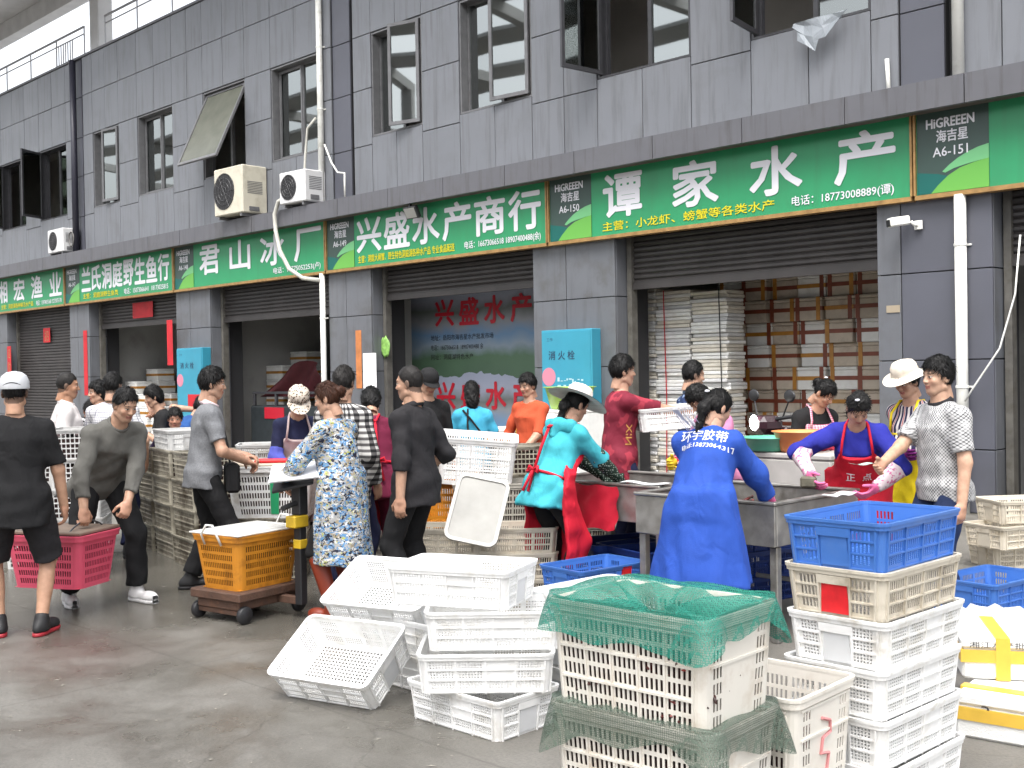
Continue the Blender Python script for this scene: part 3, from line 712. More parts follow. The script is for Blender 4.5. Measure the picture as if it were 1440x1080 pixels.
# front stack of crayfish crates: low crate, two tall ones
crate('fine', sp(.468, 3.673, 0), 138, M_cwhite, 'low white crate on the ground under the crayfish crates', 'crayfish crates in front')
crate('tall', sp(.472, 3.675, .150), 138.6, M_cbeige_l if 'M_cbeige_l' in globals() else mat('cream_crate_plastic', (.70,.665,.60), .42, noise=.06, nscale=5, dirt=((.42,.33,.24), .6), dscale=7), 'cream slotted crayfish crate wrapped in grey green net', 'crayfish crates in front')
M_ccream = MATS['cream_crate_plastic']
crate('tall', sp(.468, 3.673, .489), 138, M_ccream, 'cream slotted crayfish crate covered by bright green net', 'crayfish crates in front')
crate('fine', sp(.815, 4.007, 0), 137, M_cwhite, 'low white crate on the ground between the two front stacks', 'crayfish crates in front')
crate('tall', sp(.815, 4.007, .155), 137, M_ccream, 'open cream crate with pink scrawl between the two front stacks', 'crayfish crates in front')
# white crates in a loose heap
G2 = 'loose heap of white crates'
crate('fine', sp(-.161, 5.21, 0), 135.8, M_cwhite, 'white crate at the foot of the heap, corner towards the viewer', G2)
crate('fine', sp(-.135, 5.20, .176), -1.5, M_cwhite, 'white crate laid square on the lowest crate of the heap', G2)
crate('fine', sp(-.10, 5.25, .352), -1, M_cwhite, 'white crate third from the ground in the heap', G2)
crate('fine', sp(-.244, 5.336, .528), -21, M_cwhite, 'white crate turned askew on top of the heap', G2)
crate('fine', sp(.42, 5.62, .0), 40, M_cwhite, 'white crate on the ground behind the heap, lowest of three', G2)
crate('fine', sp(.42, 5.62, .176), 38, M_cwhite, 'white crate behind the heap, middle of three', G2)
crate('fine', sp(.40, 5.60, .352), 42, M_cwhite, 'white crate behind the heap, upper of three', G2)
crate('fine', sp(-.46, 5.90, .0), 138, M_cwhite, 'white crate on the ground propping up the tipped crates', G2)
crate('fine', sp(-.46, 5.90, .176), 135, M_cwhite, 'white crate on the propping crate, half hidden by tipped ones', G2)
ca = math.cos(R(33))
crate('fine', sp(-.84, 5.66, .10), -30, M_cwhite, 'white crate tipped forward with its open top facing the viewer', G2, tilt=R(33))
crate('fine', sp(-.64, 6.02, .35), -28, M_cwhite, 'tipped white crate lying behind the front tipped crate', G2, tilt=R(27))
# blue crates by the steel tables
G3 = 'blue crates on the ground'
crate('slot', sp(.513, 7.37, 0), 39, M_cblue, 'blue crate under the red taped blue crate behind the heap', G3)
rb = crate('slot', sp(.513, 7.37, .172), 39, M_cblue, 'blue crate with red tape on its side behind the white heap', G3)
c_ = crate_kind('slot')[3]; mb = MB(); q = [c_.P(0, u, z, .010) for u, z in ((.06,.05),(.14,.05),(.14,.165),(.06,.165))]; q2 = [c_.P(0, u, z, .0) for u, z in ((.06,.05),(.14,.05),(.14,.165),(.06,.165))]
mb.add(q+q2, [(0,1,2,3),(4,0,3,7),(1,5,6,2),(2,6,7,3),(0,4,5,1)]); mb.build('tape', M_redpaint, rb)
crate('basket', at(868, 8.3), 20, M_cnavy, 'dark blue basket under the left steel table', G3)
crate('basket', at(905, 8.0, .0), -60, M_cnavy, 'dark blue basket under the table gap by the blue coat', G3)
for i in range(3): crate('slot', at(1052, 7.9, .174*i), 30, M_cnavy, ['dark blue crate on the ground under the right steel table', 'middle dark blue crate under the right steel table', 'topmost dark blue crate under the right steel table'][i], G3)
crate('slot', at(1390, 6.7), 35, M_cblue, 'blue crate on the ground at the right edge', G3)
crate('slot', at(1390, 6.7, .174), 36, M_cblue, 'upper blue crate at the right edge beyond the foam boxes', G3)
# beige crates by the right hand pillar
G4 = 'beige crates by the right pillar'
crate('slot', at(1425, 9.0, 0), 10, M_cbeige, 'beige crate on the ground by the white drainpipe', G4)
crate('slot', at(1418, 8.9, .174), 25, M_cbeige, 'beige crate set on another by the white drainpipe, second up', G4)
crate('slot', at(1436, 9.0, .348), 8, M_cbeige, 'topmost beige crate by the white drainpipe', G4)
# crates of the stalls at the left and middle
G5 = 'grimy lattice crates at the left stalls'
STK = []
def stack(px_s, n, kind, ang, M, what, group, z=0, h=None, d=None, lab=None):
    p0 = sp(px_s[0], px_s[1])
    STK.append((px_s, n, kind, ang, what))
    h = h or {'old': .238, 'slot': .174, 'fine': .174, 'tall': .362, 'basket': .35}[kind]
    for i in range(n):
        l = '%s, %s' % (what, 'only one' if n == 1 else 'lowest of its stack' if i == 0 else 'topmost of its stack' if i == n-1 else '%s up in its stack' % ORD[i])
        crate(kind, sp(px_s[0]+random.uniform(-.012,.012), px_s[1]+random.uniform(-.012,.012), z+h*i), ang+random.uniform(-2,2), M, l, group)
stack((-2.645, 9.75), 4, 'old', 123, M_cold, 'grimy lattice crate behind the polo shirt man', G5)
stack((-2.98, 10.27), 4, 'old', 123, M_cold, 'grimy lattice crate behind the bending man', G5)
stack((-3.32, 10.80), 4, 'old', 123, M_cold, 'grimy lattice crate in the far row at the left', G5)
stack((-2.27, 9.98), 4, 'old', 123, M_cold, 'grimy lattice crate right of the polo shirt man', G5)
M_cold2 = mat('pale_old_crate_plastic', (.56,.56,.55), .5, noise=.15, nscale=4, dirt=((.25,.23,.2), .7), dscale=5)
stack((-3.55, 9.35), 5, 'old', 100, M_cold2, 'pale lattice crate between the two men carrying the pink basket', G5)
stack((-4.15, 9.9), 5, 'old', 100, M_cold2, 'pale lattice crate beside the white shirt man', G5)
stack((-1.93, 9.12), 2, 'old', 5, M_cold, 'grimy lattice crate under the white slotted basket', G5)
wb = crate('basket', sp(-1.92, 9.10, .476), 1, M_cwhite, 'white slotted basket with green patch beside the polo shirt man', None, scale=(1.14, 1, 1.15))
c_ = crate_kind('basket')[3]; mb = MB(); qq = ((.01,.03),(.075,.03),(.075,.30),(.01,.30)); mb.add([c_.P(0, u, z, .0035) for u, z in qq]+[c_.P(0, u, z, .0005) for u, z in qq], [(0,1,2,3),(4,0,3,7),(1,5,6,2),(2,6,7,3),(0,4,5,1)])
mb.build('green_patch', mat('green_film', (.02,.32,.13), .4), wb)
MB().cbox(-.30, .30, -.23, .23, .362, .378, .006).build('lid', mat('pale_board', (.45,.38,.30), .6, noise=.2, nscale=8), wb)
stack((-1.35, 9.9), 4, 'old', 10, M_cold, 'grimy lattice crate behind the flowered coat', G5)
G6 = 'slotted crates of the middle stall'
M_cgb = mat('grey_beige_plastic', (.40,.38,.33), .5, noise=.15, nscale=5, dirt=((.16,.13,.10), .7), dscale=6)
stack((-1.09, 9.25), 1, 'tall', 70, M_cgb, 'grey slotted crate under the orange basket behind the coat', G6)
crate('basket', sp(-1.08, 9.25, .366), 78, M_corange, 'orange basket between the flowered coat and the black shirt', 'orange baskets', scale=(1, 1, 1.1))
stack((-.56, 9.25), 1, 'tall', 75, M_cgb, 'grey slotted crate under the orange basket behind the black shirt', G6)
crate('basket', sp(-.56, 9.25, .366), 80, M_corange, 'orange basket half hidden by the man in black', 'orange baskets', scale=(1, 1, 1.1))
stack((-.17, 9.0), 2, 'tall', 4, M_cgb, 'grey slotted crate left of the turquoise woman', G6, d=1)
stack((.45, 9.25), 2, 'tall', 2, M_cgb, 'grey slotted crate behind the turquoise woman', G6)
crate('tall', sp(-.30, 8.98, .735), 1, M_cwhite, 'clean white slotted crate tipped on top of the middle stall', G6, roll=R(5), tilt=R(6))
stack((-.50, 7.95), 3, 'slot', -8, M_cbeige, 'stained cream crate in front of the grey crates', G6)
stack((-.02, 7.95), 3, 'slot', 5, M_cbeige, 'stained cream crate right under the leaning lid', G6)
# leaning translucent lid
mb = MB(); cc = Crate(.34, .47, .02, 0, .05); V = cc.ring(0, 0); V2 = cc.ring(.014, 0); n = len(V)
mb.add(V+V2, [tuple(range(n))[::-1], tuple(range(n, 2*n))]+[(i, (i+1)%n, n+(i+1)%n, n+i) for i in range(n)])
M_lid = mat('milky_lid_plastic', (.26,.255,.235), .45, noise=.15, nscale=6)
lid = mb.build('crate_lid', M_lid, None, sp(-.25, 7.70, .66)); lid.rotation_euler = Euler((R(60), R(12), yaw(-6)), 'XYZ')
tag(lid, 'milky plastic lid leaning on the stained cream crates', 'lid')
cl = Crate(.34, .47, .02, 0, .05); rm = MB(); cl.H = .02; cl.sweep(rm, [(.0, .012), (.024, .012), (.024, -.012), (.014, -.012)]); rm.build('rim', mat('milky_lid_rim', (.40,.39,.36), .45), lid)
# orange basket on the scale, with lid
ob = crate('basket', sp(-1.79, 7.63, .205), 55, M_corange, 'orange slotted basket with white lid standing on the platform scale', 'orange baskets', scale=(.95, 1, 1))
ld = MB().cbox(-.315, .315, -.24, .24, .362, .375, .005)
ld.build('lid', mat('grey_white_lid', (.60,.59,.56), .45, noise=.12, nscale=7, dirt=((.35,.32,.27), .6), dscale=6), ob)
mb = MB()
for i in range(9): mb.box(-.25, .25, -.2+.05*i-.002, -.2+.05*i+.002, .376, .381)
mb.build('lid_ribs', M_cwhite, ob)
for sx in (-1, 1): MB().tube([(sx*.315, -.08, .30), (sx*.35, -.075, .37), (sx*.345, -.03, .43), (sx*.345, .03, .43), (sx*.35, .075, .37), (sx*.315, .08, .30)], .008, 6).build('rope_handle', M_white_pvc, ob, smooth=True)
# pink basket carried by two men
pb = crate('basket', sp(-3.09, 7.77, .20), 164, M_cpink, 'pink slotted basket with brown board lid carried by two men', None)
MB().cbox(-.30, .30, -.22, .22, .362, .385, .006).build('lid', mat('brown_board', (.17,.125,.095), .7, noise=.25, nscale=6, dirt=((.08,.06,.05), .5)), pb)
for sx in (-1, 1): MB().tube([(sx*.19, -.23, .345), (sx*.19, -.15, .40), (sx*.19, 0, .435+.02*(sx < 0)), (sx*.19, .15, .40), (sx*.19, .23, .345)], .006, 6).build('wire_handle', M_frame, pb, smooth=True)

stack((-1.15, 10.3), 4, 'old', 12, M_cold2, 'pale lattice crate left of the plaid shirt man', G5)
stack((-4.6, 10.6), 4, 'old', 110, M_cold, 'grimy lattice crate at the left edge behind the cap', G5)
stack((.10, 9.9), 4, 'old', 5, M_cold, 'grimy lattice crate behind the turquoise woman', G5)
crate('slot', sp(-2.98, 10.27, .953), 120, M_cold2, 'stained tray on top of the crates behind the bending man', G5)
# ------------------------------------------------------------------ stall furniture
# the crayfish in the front crates and on the tables: small bodies with tails, claws and legs
def crayfish_shape(mb, T, sc=1.0):
    mb.T = T @ Matrix.Scale(sc, 4)
    mb.tube([(-.052,0,.006), (-.03,0,.010), (0,0,.014), (.026,0,.012), (.048,0,.006)], [.006,.010,.0125,.010,.003], 6)
    mb.tube([(-.052,0,.006), (-.066,0,.002), (-.074,0,.001)], [.008,.012,.004], 5)
    for s in (-1, 1):
        mb.tube([(.018,s*.008,.010), (.040,s*.026,.012), (.062,s*.022,.014), (.084,s*.014,.012)], [.003,.0035,.009,.002], 5)
        mb.tube([(0,s*.01,.010), (.0,s*.035,.014), (-.005,s*.045,0)], .0016, 3, False)
    mb.T = Matrix()
def crayfish_heap(name, n, L, W_, H, label, loc, rz, flat=False):
    mb = MB()
    for i in range(n):
        x, y = random.uniform(-L/2, L/2), random.uniform(-W_/2, W_/2)
        if not flat and random.random() < .62:      # more of them show at the sides of a crate
            if random.random() < .6: y = random.choice((-1, 1))*W_/2*random.uniform(.9, 1.0)
            else: x = random.choice((-1, 1))*L/2*random.uniform(.9, 1.0)
        z = random.uniform(0, H) if not flat else random.uniform(0, H)
        T = Matrix.Translation((x, y, z)) @ Euler((random.uniform(-.6,.6), random.uniform(-.5,.5), random.uniform(0, 6.3))).to_matrix().to_4x4()
        crayfish_shape(mb, T, random.uniform(.7, 1.0))
    o = mb.build(name, M_cray, None, loc, rz, smooth=True); return tag(o, label, 'crayfish', kind='stuff')
def cray_mat():
    M = bpy.data.materials.new('crayfish_shell'); M.use_nodes = True; t = M.node_tree; b = t.nodes['Principled BSDF']
    tc = nd(t, 'ShaderNodeTexCoord'); n = nd(t, 'ShaderNodeTexNoise'); n.inputs['Scale'].default_value = 14; t.links.new(tc.outputs['Object'], n.inputs['Vector'])
    t.links.new(ramp(t, n.outputs[0], [(.35, (.012,.006,.004)), (.52, (.075,.010,.008)), (.68, (.24,.02,.015))]), b.inputs['Base Color']); b.inputs['Roughness'].default_value = .3; return M
M_cray = cray_mat()
M_fill = mat('dark_wet_catch', (.030,.010,.008), .5, noise=.5, nscale=40)
def filler(L, W_, H, loc, rz, label):        # the mass of the catch inside a crate
    mb = MB(); n = 14
    vs = [((i/(n-1)-.5)*L, (j/(n-1)-.5)*W_, H+random.uniform(-.02,.015)) for j in range(n) for i in range(n)]
    mb.add(vs, [(j*n+i, j*n+i+1, (j+1)*n+i+1, (j+1)*n+i) for j in range(n-1) for i in range(n-1)])
    mb.box(-L/2, L/2, -W_/2, W_/2, .012, H-.022)
    return tag(mb.build('crayfish_catch', M_fill, None, loc, rz), label, 'crayfish', kind='stuff')
for k, (s_, d_, z_, a_, nm) in enumerate(((.472, 3.675, .150, 138.6, 'lower net wrapped crate'), (.468, 3.673, .489, 138, 'upper net covered crate'), (.815, 4.007, .155, 137, 'open cream crate'))):
    filler(.53, .345, (.27, .27, .20)[k], sp(s_, d_, z_), yaw(a_), 'dark mass of crayfish filling the '+nm)
    crayfish_heap('crayfish_heap', (110, 150, 80)[k], .45, .274, .22, 'live crayfish pressed against the slots of the '+nm, sp(s_, d_, z_+.02), yaw(a_))
for (ps, n, kind, ang, what) in STK:
    if kind in ('old', 'tall'):
        hh = {'old': .238, 'tall': .362}[kind]
        for i in range(n): filler(.49 if kind == 'old' else .52, .33, hh-.045, sp(ps[0], ps[1], hh*i+.004), yaw(ang), 'dark catch in a %s, layer %d' % (what, i+1) if False else 'dark wet catch inside the %s' % what)
filler(.48, .34, .30, sp(-1.92, 9.10, .48), yaw(1), 'dark filler added behind the slots of the white slotted basket'); filler(.44, .32, .30, sp(-1.79, 7.63, .21), yaw(55), 'dark filler added behind the slots of the orange basket on the scale'); filler(.46, .32, .30, sp(-3.09, 7.77, .205), yaw(164), 'dark filler added behind the slots of the carried pink basket')  # dark masses added so the slots of these baskets look dark
# nets over the two crates
def net_mat(name, col, op):
    M = bpy.data.materials.new(name); M.use_nodes = True; t = M.node_tree; b = t.nodes['Principled BSDF']; out = t.nodes['Material Output']
    b.inputs['Base Color'].default_value = (*col, 1); b.inputs['Roughness'].default_value = .55
    tc = nd(t, 'ShaderNodeTexCoord'); n = nd(t, 'ShaderNodeTexNoise'); n.inputs['Scale'].default_value = 9; n.inputs['Detail'].default_value = 4; t.links.new(tc.outputs['Object'], n.inputs['Vector'])
    v = nd(t, 'ShaderNodeTexVoronoi'); v.feature = 'DISTANCE_TO_EDGE'; v.inputs['Scale'].default_value = 150; v.inputs['Randomness'].default_value = .25; t.links.new(tc.outputs['Object'], v.inputs['Vector'])
    mr = nd(t, 'ShaderNodeMapRange'); mr.inputs[1].default_value = .35; mr.inputs[2].default_value = .70; mr.inputs[3].default_value = op[0]; mr.inputs[4].default_value = op[1]; t.links.new(n.outputs[0], mr.inputs[0])
    ed = mth_(t, 'LESS_THAN', v.outputs['Distance'], .13); mr_ = mth_(t, 'MAXIMUM', mr.outputs[0], mth_(t, 'MULTIPLY', ed, .85))
    tr = nd(t, 'ShaderNodeBsdfTransparent'); mx = nd(t, 'ShaderNodeMixShader'); t.links.new(mr_, mx.inputs[0]); t.links.new(tr.outputs[0], mx.inputs[1]); t.links.new(b.outputs[0], mx.inputs[2]); t.links.new(mx.outputs[0], out.inputs[0]); return M
def mth_(t, op, a, b=None):
    n = t.nodes.new('ShaderNodeMath'); n.operation = op
    for i, q in enumerate((a, b)):
        if q is None: continue
        if hasattr(q, 'links'): t.links.new(q, n.inputs[i])
        else: n.inputs[i].default_value = q
    return n.outputs[0]
def net(L, W_, zr, drop, seed, sag=.10, tails=()):
    """netting drawn over a crate rim: sagging middle, skirt outside with a ragged hem and corner tails (local, rim at z = zr)"""
    rnd = random.Random(seed); c = Crate(L, W_, 1, 0, .05); ring = c.ring(0, .018, 8); n0 = len(ring)
    pts = []
    for i in range(n0):                   # resample the straight sides
        a, b = Vector(ring[i]), Vector(ring[(i+1)%n0]); m_ = max(1, int((b-a).length/.016))
        for k in range(m_): pts.append(a.lerp(b, k/m_))
    n = len(pts); V = []; F = []
    def nz(i, f, ph): return math.sin(i*2*math.pi*f/n+ph)
    prof_in = [0, .12, .25, .4, .6, .8]; rows = []
    for q in prof_in[::-1]:               # inside, from the middle outward
        row = []
        for i, p in enumerate(pts):
            s_ = 1-q; z = zr+.012-sag*(1-(1-q)**2.2)*(.8+.35*nz(i, 5, 1.3)+.25*nz(i, 11, .4)) + (.035*abs(nz(i, 4, 2.))*(1 if .2 < q < .7 else .3)); row.append((p.x*s_, p.y*s_, z))
        rows.append(row)
    for k, dz in enumerate((.006, -.02, -.05, -.085, -.12, -.15, -.18)):
        row = []
        for i, p in enumerate(pts):
            hem = drop*(.80+.20*nz(i, 2, seed)+.12*nz(i, 7, seed*2)); t_ = min(1, -dz/.18) if dz < 0 else 0; r = 1+.016*t_+.008*nz(i, 23, k*.35)*t_; ex = 0
            cx = max(0, (abs(p.x)/(L/2+.018)+abs(p.y)/(W_/2+.018))-1.55)/.45
            for (sx, sy, am) in tails:
                if p.x*sx > 0 and p.y*sy > 0: ex += am*cx*t_
            r += .10*cx*t_*(1 if cx > .3 else 0)
            row.append((p.x*(r+ex*.55), p.y*(r+ex*.55), zr+.012-(hem+ex*.45)*t_ if dz < 0 else zr+.014))
        rows.append(row)
    for row in rows: V += row
    m_ = len(rows)
    for j in range(m_-1):
        for i in range(n): F.append((j*n+i, j*n+(i+1)%n, (j+1)*n+(i+1)%n, (j+1)*n+i))
    V.append((0, 0, zr+.012-sag)); F += [(len(V)-1, (i+1)%n, i) for i in range(n)]
    mb = MB(); mb.add(V, F); return mb
M_net = net_mat('green_netting', (.014,.20,.145), (.14,.58)); M_net2 = net_mat('grey_green_netting', (.09,.125,.095), (.18,.60))
tag(net(.60, .415, .368, .125, 3, .15, ((1,1,.10),(-1,-1,.16),(1,-1,.05),(-1,1,.14))).build('green_net', M_net, None, sp(.468, 3.673, .489), yaw(138), smooth=True), 'bright green netting drawn over the topmost crayfish crate', 'net')
tag(net(.60, .415, .368, .12, 5, .02, ((1,1,.14),(-1,-1,.2),(1,-1,.10),(-1,1,.12))).build('grey_net', M_net2, None, sp(.472, 3.675, .148), yaw(138.6), smooth=True), 'grey green netting hanging from the lower crayfish crate', 'net')
# pink scrawl on the open cream crate
cr = [o for o in bpy.data.objects if o.get('label', '').startswith('open cream crate')][0]
M_scrawl = mat('pink_paint', (.55,.22,.22), .6); c_ = crate_kind('tall')[3]
mb = MB(); mb.tube([c_.P(3, u, z, .004) for u, z in ((-.03,.27),(.03,.25),(.035,.21),(-.02,.20),(-.03,.15),(.03,.14),(.02,.09),(-.02,.06),(.03,.03))], .006, 5); mb.build('painted_mark', M_scrawl, cr)

# ------------------------------------------------------------------ stainless sorting tables
M_blackcatch = mat('dark_crayfish_bed', (.020,.014,.014), .35, noise=.5, nscale=60, bump=.9, bscale=60)
def table(s0, d0, length, width, label, z=.80):
    """near right corner at (s0, d0); runs left along the shop fronts, width towards the building"""
    p = sp(s0, d0); t = tag(empty('sorting_table', p, 0), label, 'table', 'stainless sorting tables')
    def P(mb, nm, M): return mb.build(nm, M, t)
    L, W_ = length, width
    P(MB().cbox(-L+.01, -.01, .01, W_-.01, z-.22, z-.20, .004), 'tray', M_steel)
    for (x0, x1, y0, y1) in ((-L, 0, -.012, .012), (-L, 0, W_-.012, W_+.012), (-L, -L+.024, .0125, W_-.0125), (-.024, 0, .0125, W_-.0125)):
        P(MB().cbox(x0, x1, y0, y1, z-.24, z, .004), 'side_board', M_steel)
        P(MB().cbox(x0-.01, x1+.01, y0-.01, y1+.01, z+.001, z+.02, .005), 'edge_rail', M_steel)
    for x in (-L+.03, -.03):
        for y in (.04, W_-.04): P(MB().cbox(x-.025, x+.025, y-.025, y+.025, 0, z-.245, .005), 'leg', M_steel)
    P(MB().cbox(-L+.056, -.056, .03, .05, .18, .21, .004), 'stretcher', M_steel); P(MB().cbox(-L+.056, -.056, W_-.05, W_-.03, .18, .21, .004), 'stretcher', M_steel)
    mb = MB(); nx, ny = 26, 20
    vs = [(-L+.03+(L-.06)*i/nx, .03+(W_-.06)*j/ny, z-.13+random.uniform(-.012,.012)+.03*math.sin(i*.5)*math.sin(j*.6)) for j in range(ny+1) for i in range(nx+1)]
    mb.add(vs, [(j*(nx+1)+i, j*(nx+1)+i+1, (j+1)*(nx+1)+i+1, (j+1)*(nx+1)+i) for j in range(ny) for i in range(nx)])
    tag(mb.build('crayfish_bed', M_blackcatch, None, p), 'dark bed of crayfish in the %s' % label.split(' where')[0], 'crayfish', kind='stuff')
    o = crayfish_heap('crayfish_heap', 90, L-.12, W_-.12, .02, 'crayfish spread over the %s' % label.split(' where')[0], p+Vector((-L/2, W_/2, z-.12)), 0, True)
    return t
table(1.50, 6.52, 1.02, .95, 'right steel sorting table where the red apron woman works')
table(.97, 7.55, 1.10, .80, 'left steel sorting table where the turquoise hooded woman works')
# white paper strips on the tables, tray and basins on a foam box bench behind
M_paper = mat('white_paper', (.80,.80,.82), .7); M_foam = mat('white_foam', (.78,.78,.76), .75, noise=.05, nscale=12, bump=.35, bscale=180, dirt=((.5,.46,.38), .4), dscale=5)
def sheet(w_, h_, t_, loc, rz, label, name='paper_sheet', M=None, tilt=0):
    mb = MB(); n = 8; vs = []
    for j in (0, 1):
        for i in range(n+1): vs.append((w_*(i/n-.5), h_*(j-.5), .006*math.sin(i*.9+j)+t_))
    mb.add(vs, [(i, i+1, n+2+i, n+1+i) for i in range(n)]); mb.add([(x, y, z-t_) for x, y, z in vs], [(i, n+1+i, n+2+i, i+1) for i in range(n)])
    o = mb.build(name, M or M_paper, None, loc, (tilt, 0, rz), smooth=True); return tag(o, label, 'paper')
sheet(.36, .10, .004, at(905, 7.68, .826), yaw(-42), 'white paper strip on the rim of the left steel table')
sheet(.24, .10, .004, at(1178, 6.80, .826), yaw(45), 'white and blue paper on the rim of the right steel table')
# ------------------------------------------------------------------ foam boxes
TAPE = mat('orange_tape', (.42,.19,.03), .4, noise=.25, nscale=9); TAPEY = mat('yellow_tape', (.66,.42,.06), .35, noise=.12, nscale=12); TAPER = mat('brown_red_tape', (.20,.05,.025), .4, noise=.2, nscale=9)
FB = {}
def foam_box(loc, rz, label, group, size=(.60,.40,.30), tapes=((0,TAPE),), lidded=True, M=None, z_t=.55):
    L, W_, H = size
    if size not in FB:
        a = MB().cbox(-L/2, L/2, -W_/2, W_/2, 0, H-.045, .012).mesh('foam_box'); b = MB().cbox(-L/2-.004, L/2+.004, -W_/2-.004, W_/2+.004, H-.043, H, .01).mesh('lid'); FB[size] = (a, b)
    o = link('foam_box', FB[size][0], M or M_foam, None, loc, rz); tag(o, label, 'foam box', group)
    if lidded: link('lid', FB[size][1], M or M_foam, o)
    key = (size, 'tape')
    if key not in FB:
        e = .0065; t1 = MB(); z0, z1 = H*.42, H*.42+.055
        t1.box(-L/2-e, L/2+e, -W_/2-e, W_/2+e, z0, z1)
        t2 = MB(); t2.box(-.03, .03, -W_/2-e-.002, W_/2+e+.002, -.001, H+e)
        FB[key] = (t1.mesh('tape'), t2.mesh('tape'))
    for k, tm in tapes:
        if k < 5: link('tape', FB[key][0 if k == 0 else 1], tm, o, (0 if k < 2 else (-.16 if k == 2 else .16), 0, 0))
    return o
b1 = foam_box(at(1436, 4.98, 0), yaw(52), 'lower white foam box with yellow tape at the right edge', 'foam boxes at the right edge', (.60,.42,.185), ((0,TAPEY),(2,TAPEY)))
b2 = foam_box(at(1446, 5.22, .190), yaw(-14), 'upper white foam box with handwriting at the right edge', 'foam boxes at the right edge', (.66,.46,.18), ((0,TAPEY),(2,TAPEY)))
M_ink = mat('marker_ink', (.03,.03,.04), .6); M_inkg = mat('green_ink', (.03,.25,.20), .6)
for txt, x0, x1, z0, z1, mm in (('湘江水产批发', -.30, -.02, .141, .171, M_ink), ('X.U', .03, .10, .141, .168, M_ink), ('楼', .0, .04, .03, .065, M_inkg)):
    o = link('handwriting', text_mesh(txt, x1-x0, z1-z0), mm, b2, (x0, -.2355, z0))
o = link('handwriting', text_mesh('3', .035, .05), M_ink, b1, (-.3062, .10, .10), -math.pi/2)
# boxes with taped sides piled inside the right hand shop, foam lids piled beside them
M_dimfoam = mat('dimmed_foam', (.52,.45,.37), .8, noise=.12, nscale=8, dirt=((.28,.22,.17), .6), dscale=5)  # dimness of the shop interior put into the foam colour
G7 = 'taped foam boxes piled inside the shop'
for c in range(8):
    for r_ in range(9):
        x = -6.42-.44*c; z = .318*r_
        kind = random.choice((((0,TAPER),(2,TAPER),(3,TAPE)), ((0,TAPER),(2,TAPE)), ((0,TAPE),(3,TAPER)), ((0,TAPER),(2,TAPER))))
        pos_ = ['far right', 'second from right', 'third from right', 'fourth from right', 'fourth from left', 'third from left', 'second from left', 'far left'][c]; row_ = ['on the floor', 'second row up', 'third row up', 'fourth row up', 'fifth row up', 'sixth row up', 'seventh row up', 'eighth row up', 'top row'][r_]
        foam_box((x+random.uniform(-.006,.006), 2.25+random.uniform(-.08,.08), z), random.uniform(-.015,.015), 'taped foam box in the shop pile, %s column, %s' % (pos_, row_), G7, (.425,.50,.312), kind, M=random.choice((M_foam, M_dimfoam, M_dimfoam)))
G8 = 'foam lids piled inside the shop'
lidm = [MB().cbox(-.30, .30, -.21, .21, 0, .045, .008).mesh('foam_lid'), MB().cbox(-.29, .29, -.21, .21, 0, .052, .012).mesh('foam_lid')]  # lids of foam boxes, two thicknesses
M_lidc = [M_foam, mat('yellowed_foam', (.66,.62,.54), .75, noise=.1, nscale=9, bump=.3, bscale=150), mat('grey_foam', (.60,.60,.60), .75, noise=.1, nscale=9, bump=.3, bscale=150)]
for c in range(3):
    z = 0; k = 0
    while z < 2.72 - .05*c:
        o = link('foam_lid', lidm[k%2 if random.random() < .7 else 0], random.choice(M_lidc), None, (-10.36+.615*c+random.uniform(-.012,.012), 1.15+random.uniform(-.03,.03), z), random.uniform(-.03,.03))
        tag(o, 'thin foam lid in the %s pile of lids inside the shop' % ['leftmost', 'second', 'third'][c], 'foam lid', G8+', %s pile' % ['leftmost', 'second', 'third'][c]); z += .05 if o.data is lidm[0] else .056; k += 1
    if c in (0, 1, 2):
        mb = MB(); x = -10.36+.615*c+[.0, -.12, .2][c]; mb.tube([(x, .905, .1), (x+.02, .905, 1.2), (x-.01, .905, 2.7)], .008, 5); tag(mb.build('binding_strap', [M_joint, M_red, M_joint][c]), ['black strap hanging down the leftmost pile of foam lids', 'red strap hanging down the second pile of foam lids', 'black strap hanging down the third pile of foam lids'][c], 'strap')
# orange cross-taped box behind the orange woman, bench boxes
foam_box(at(703, 11.4, .62), yaw(5), 'white foam box striped with orange tape beside the orange top', None, (.42,.40,.42), ((0,TAPE),(2,TAPE),(3,TAPE)))
foam_box(at(703, 11.4, .0), yaw(5), 'foam box on the ground under the orange striped one', None, (.60,.45,.60), ((0,TAPE),))
foam_box(at(1105, 8.75, .0), yaw(-45), 'foam box bench under the plastic basins', None, (1.0,.45,.95), (), M=mat('grey_bench_foam', (.40,.39,.37), .8, noise=.15, nscale=6))
def basin(loc, r, h, M, label, name='basin'):
    mb = MB(); mb.lathe([(0,.004), (r*.70,.004), (r*.76,.02), (r*.97,h-.012), (r*1.06,h-.006), (r*1.06,h), (r*.95,h-.004), (r*.73,.024), (r*.68,.012), (0,.012)], 32); return tag(mb.build(name, M, None, loc, smooth=True), label, 'basin')
basin(at(1124, 8.6, .952), .20, .16, mat('orange_basin_plastic', (.78,.27,.09), .4), 'orange plastic basin behind the red apron woman')
basin(at(1080, 8.75, .952), .21, .11, mat('green_basin_plastic', (.10,.40,.27), .35), 'low green plastic basin beside the orange basin')
basin(at(801, 15.2, 1.08), .34, .30, mat('lime_basin_plastic', (.36,.55,.10), .35), 'lime green plastic tub in front of the blue hydrant cabinet')
foam_box(at(801, 15.2, .0), yaw(-45), 'foam box standing under the lime green tub', None, (.8,.6,1.08), ((0,TAPE),))
# crate held by the man in maroon, crates of lids in front of him
crate('slot', at(948, 8.95, 1.13), 5, M_cwhite, 'white slotted crate held up by the man in maroon', None, roll=R(-4))
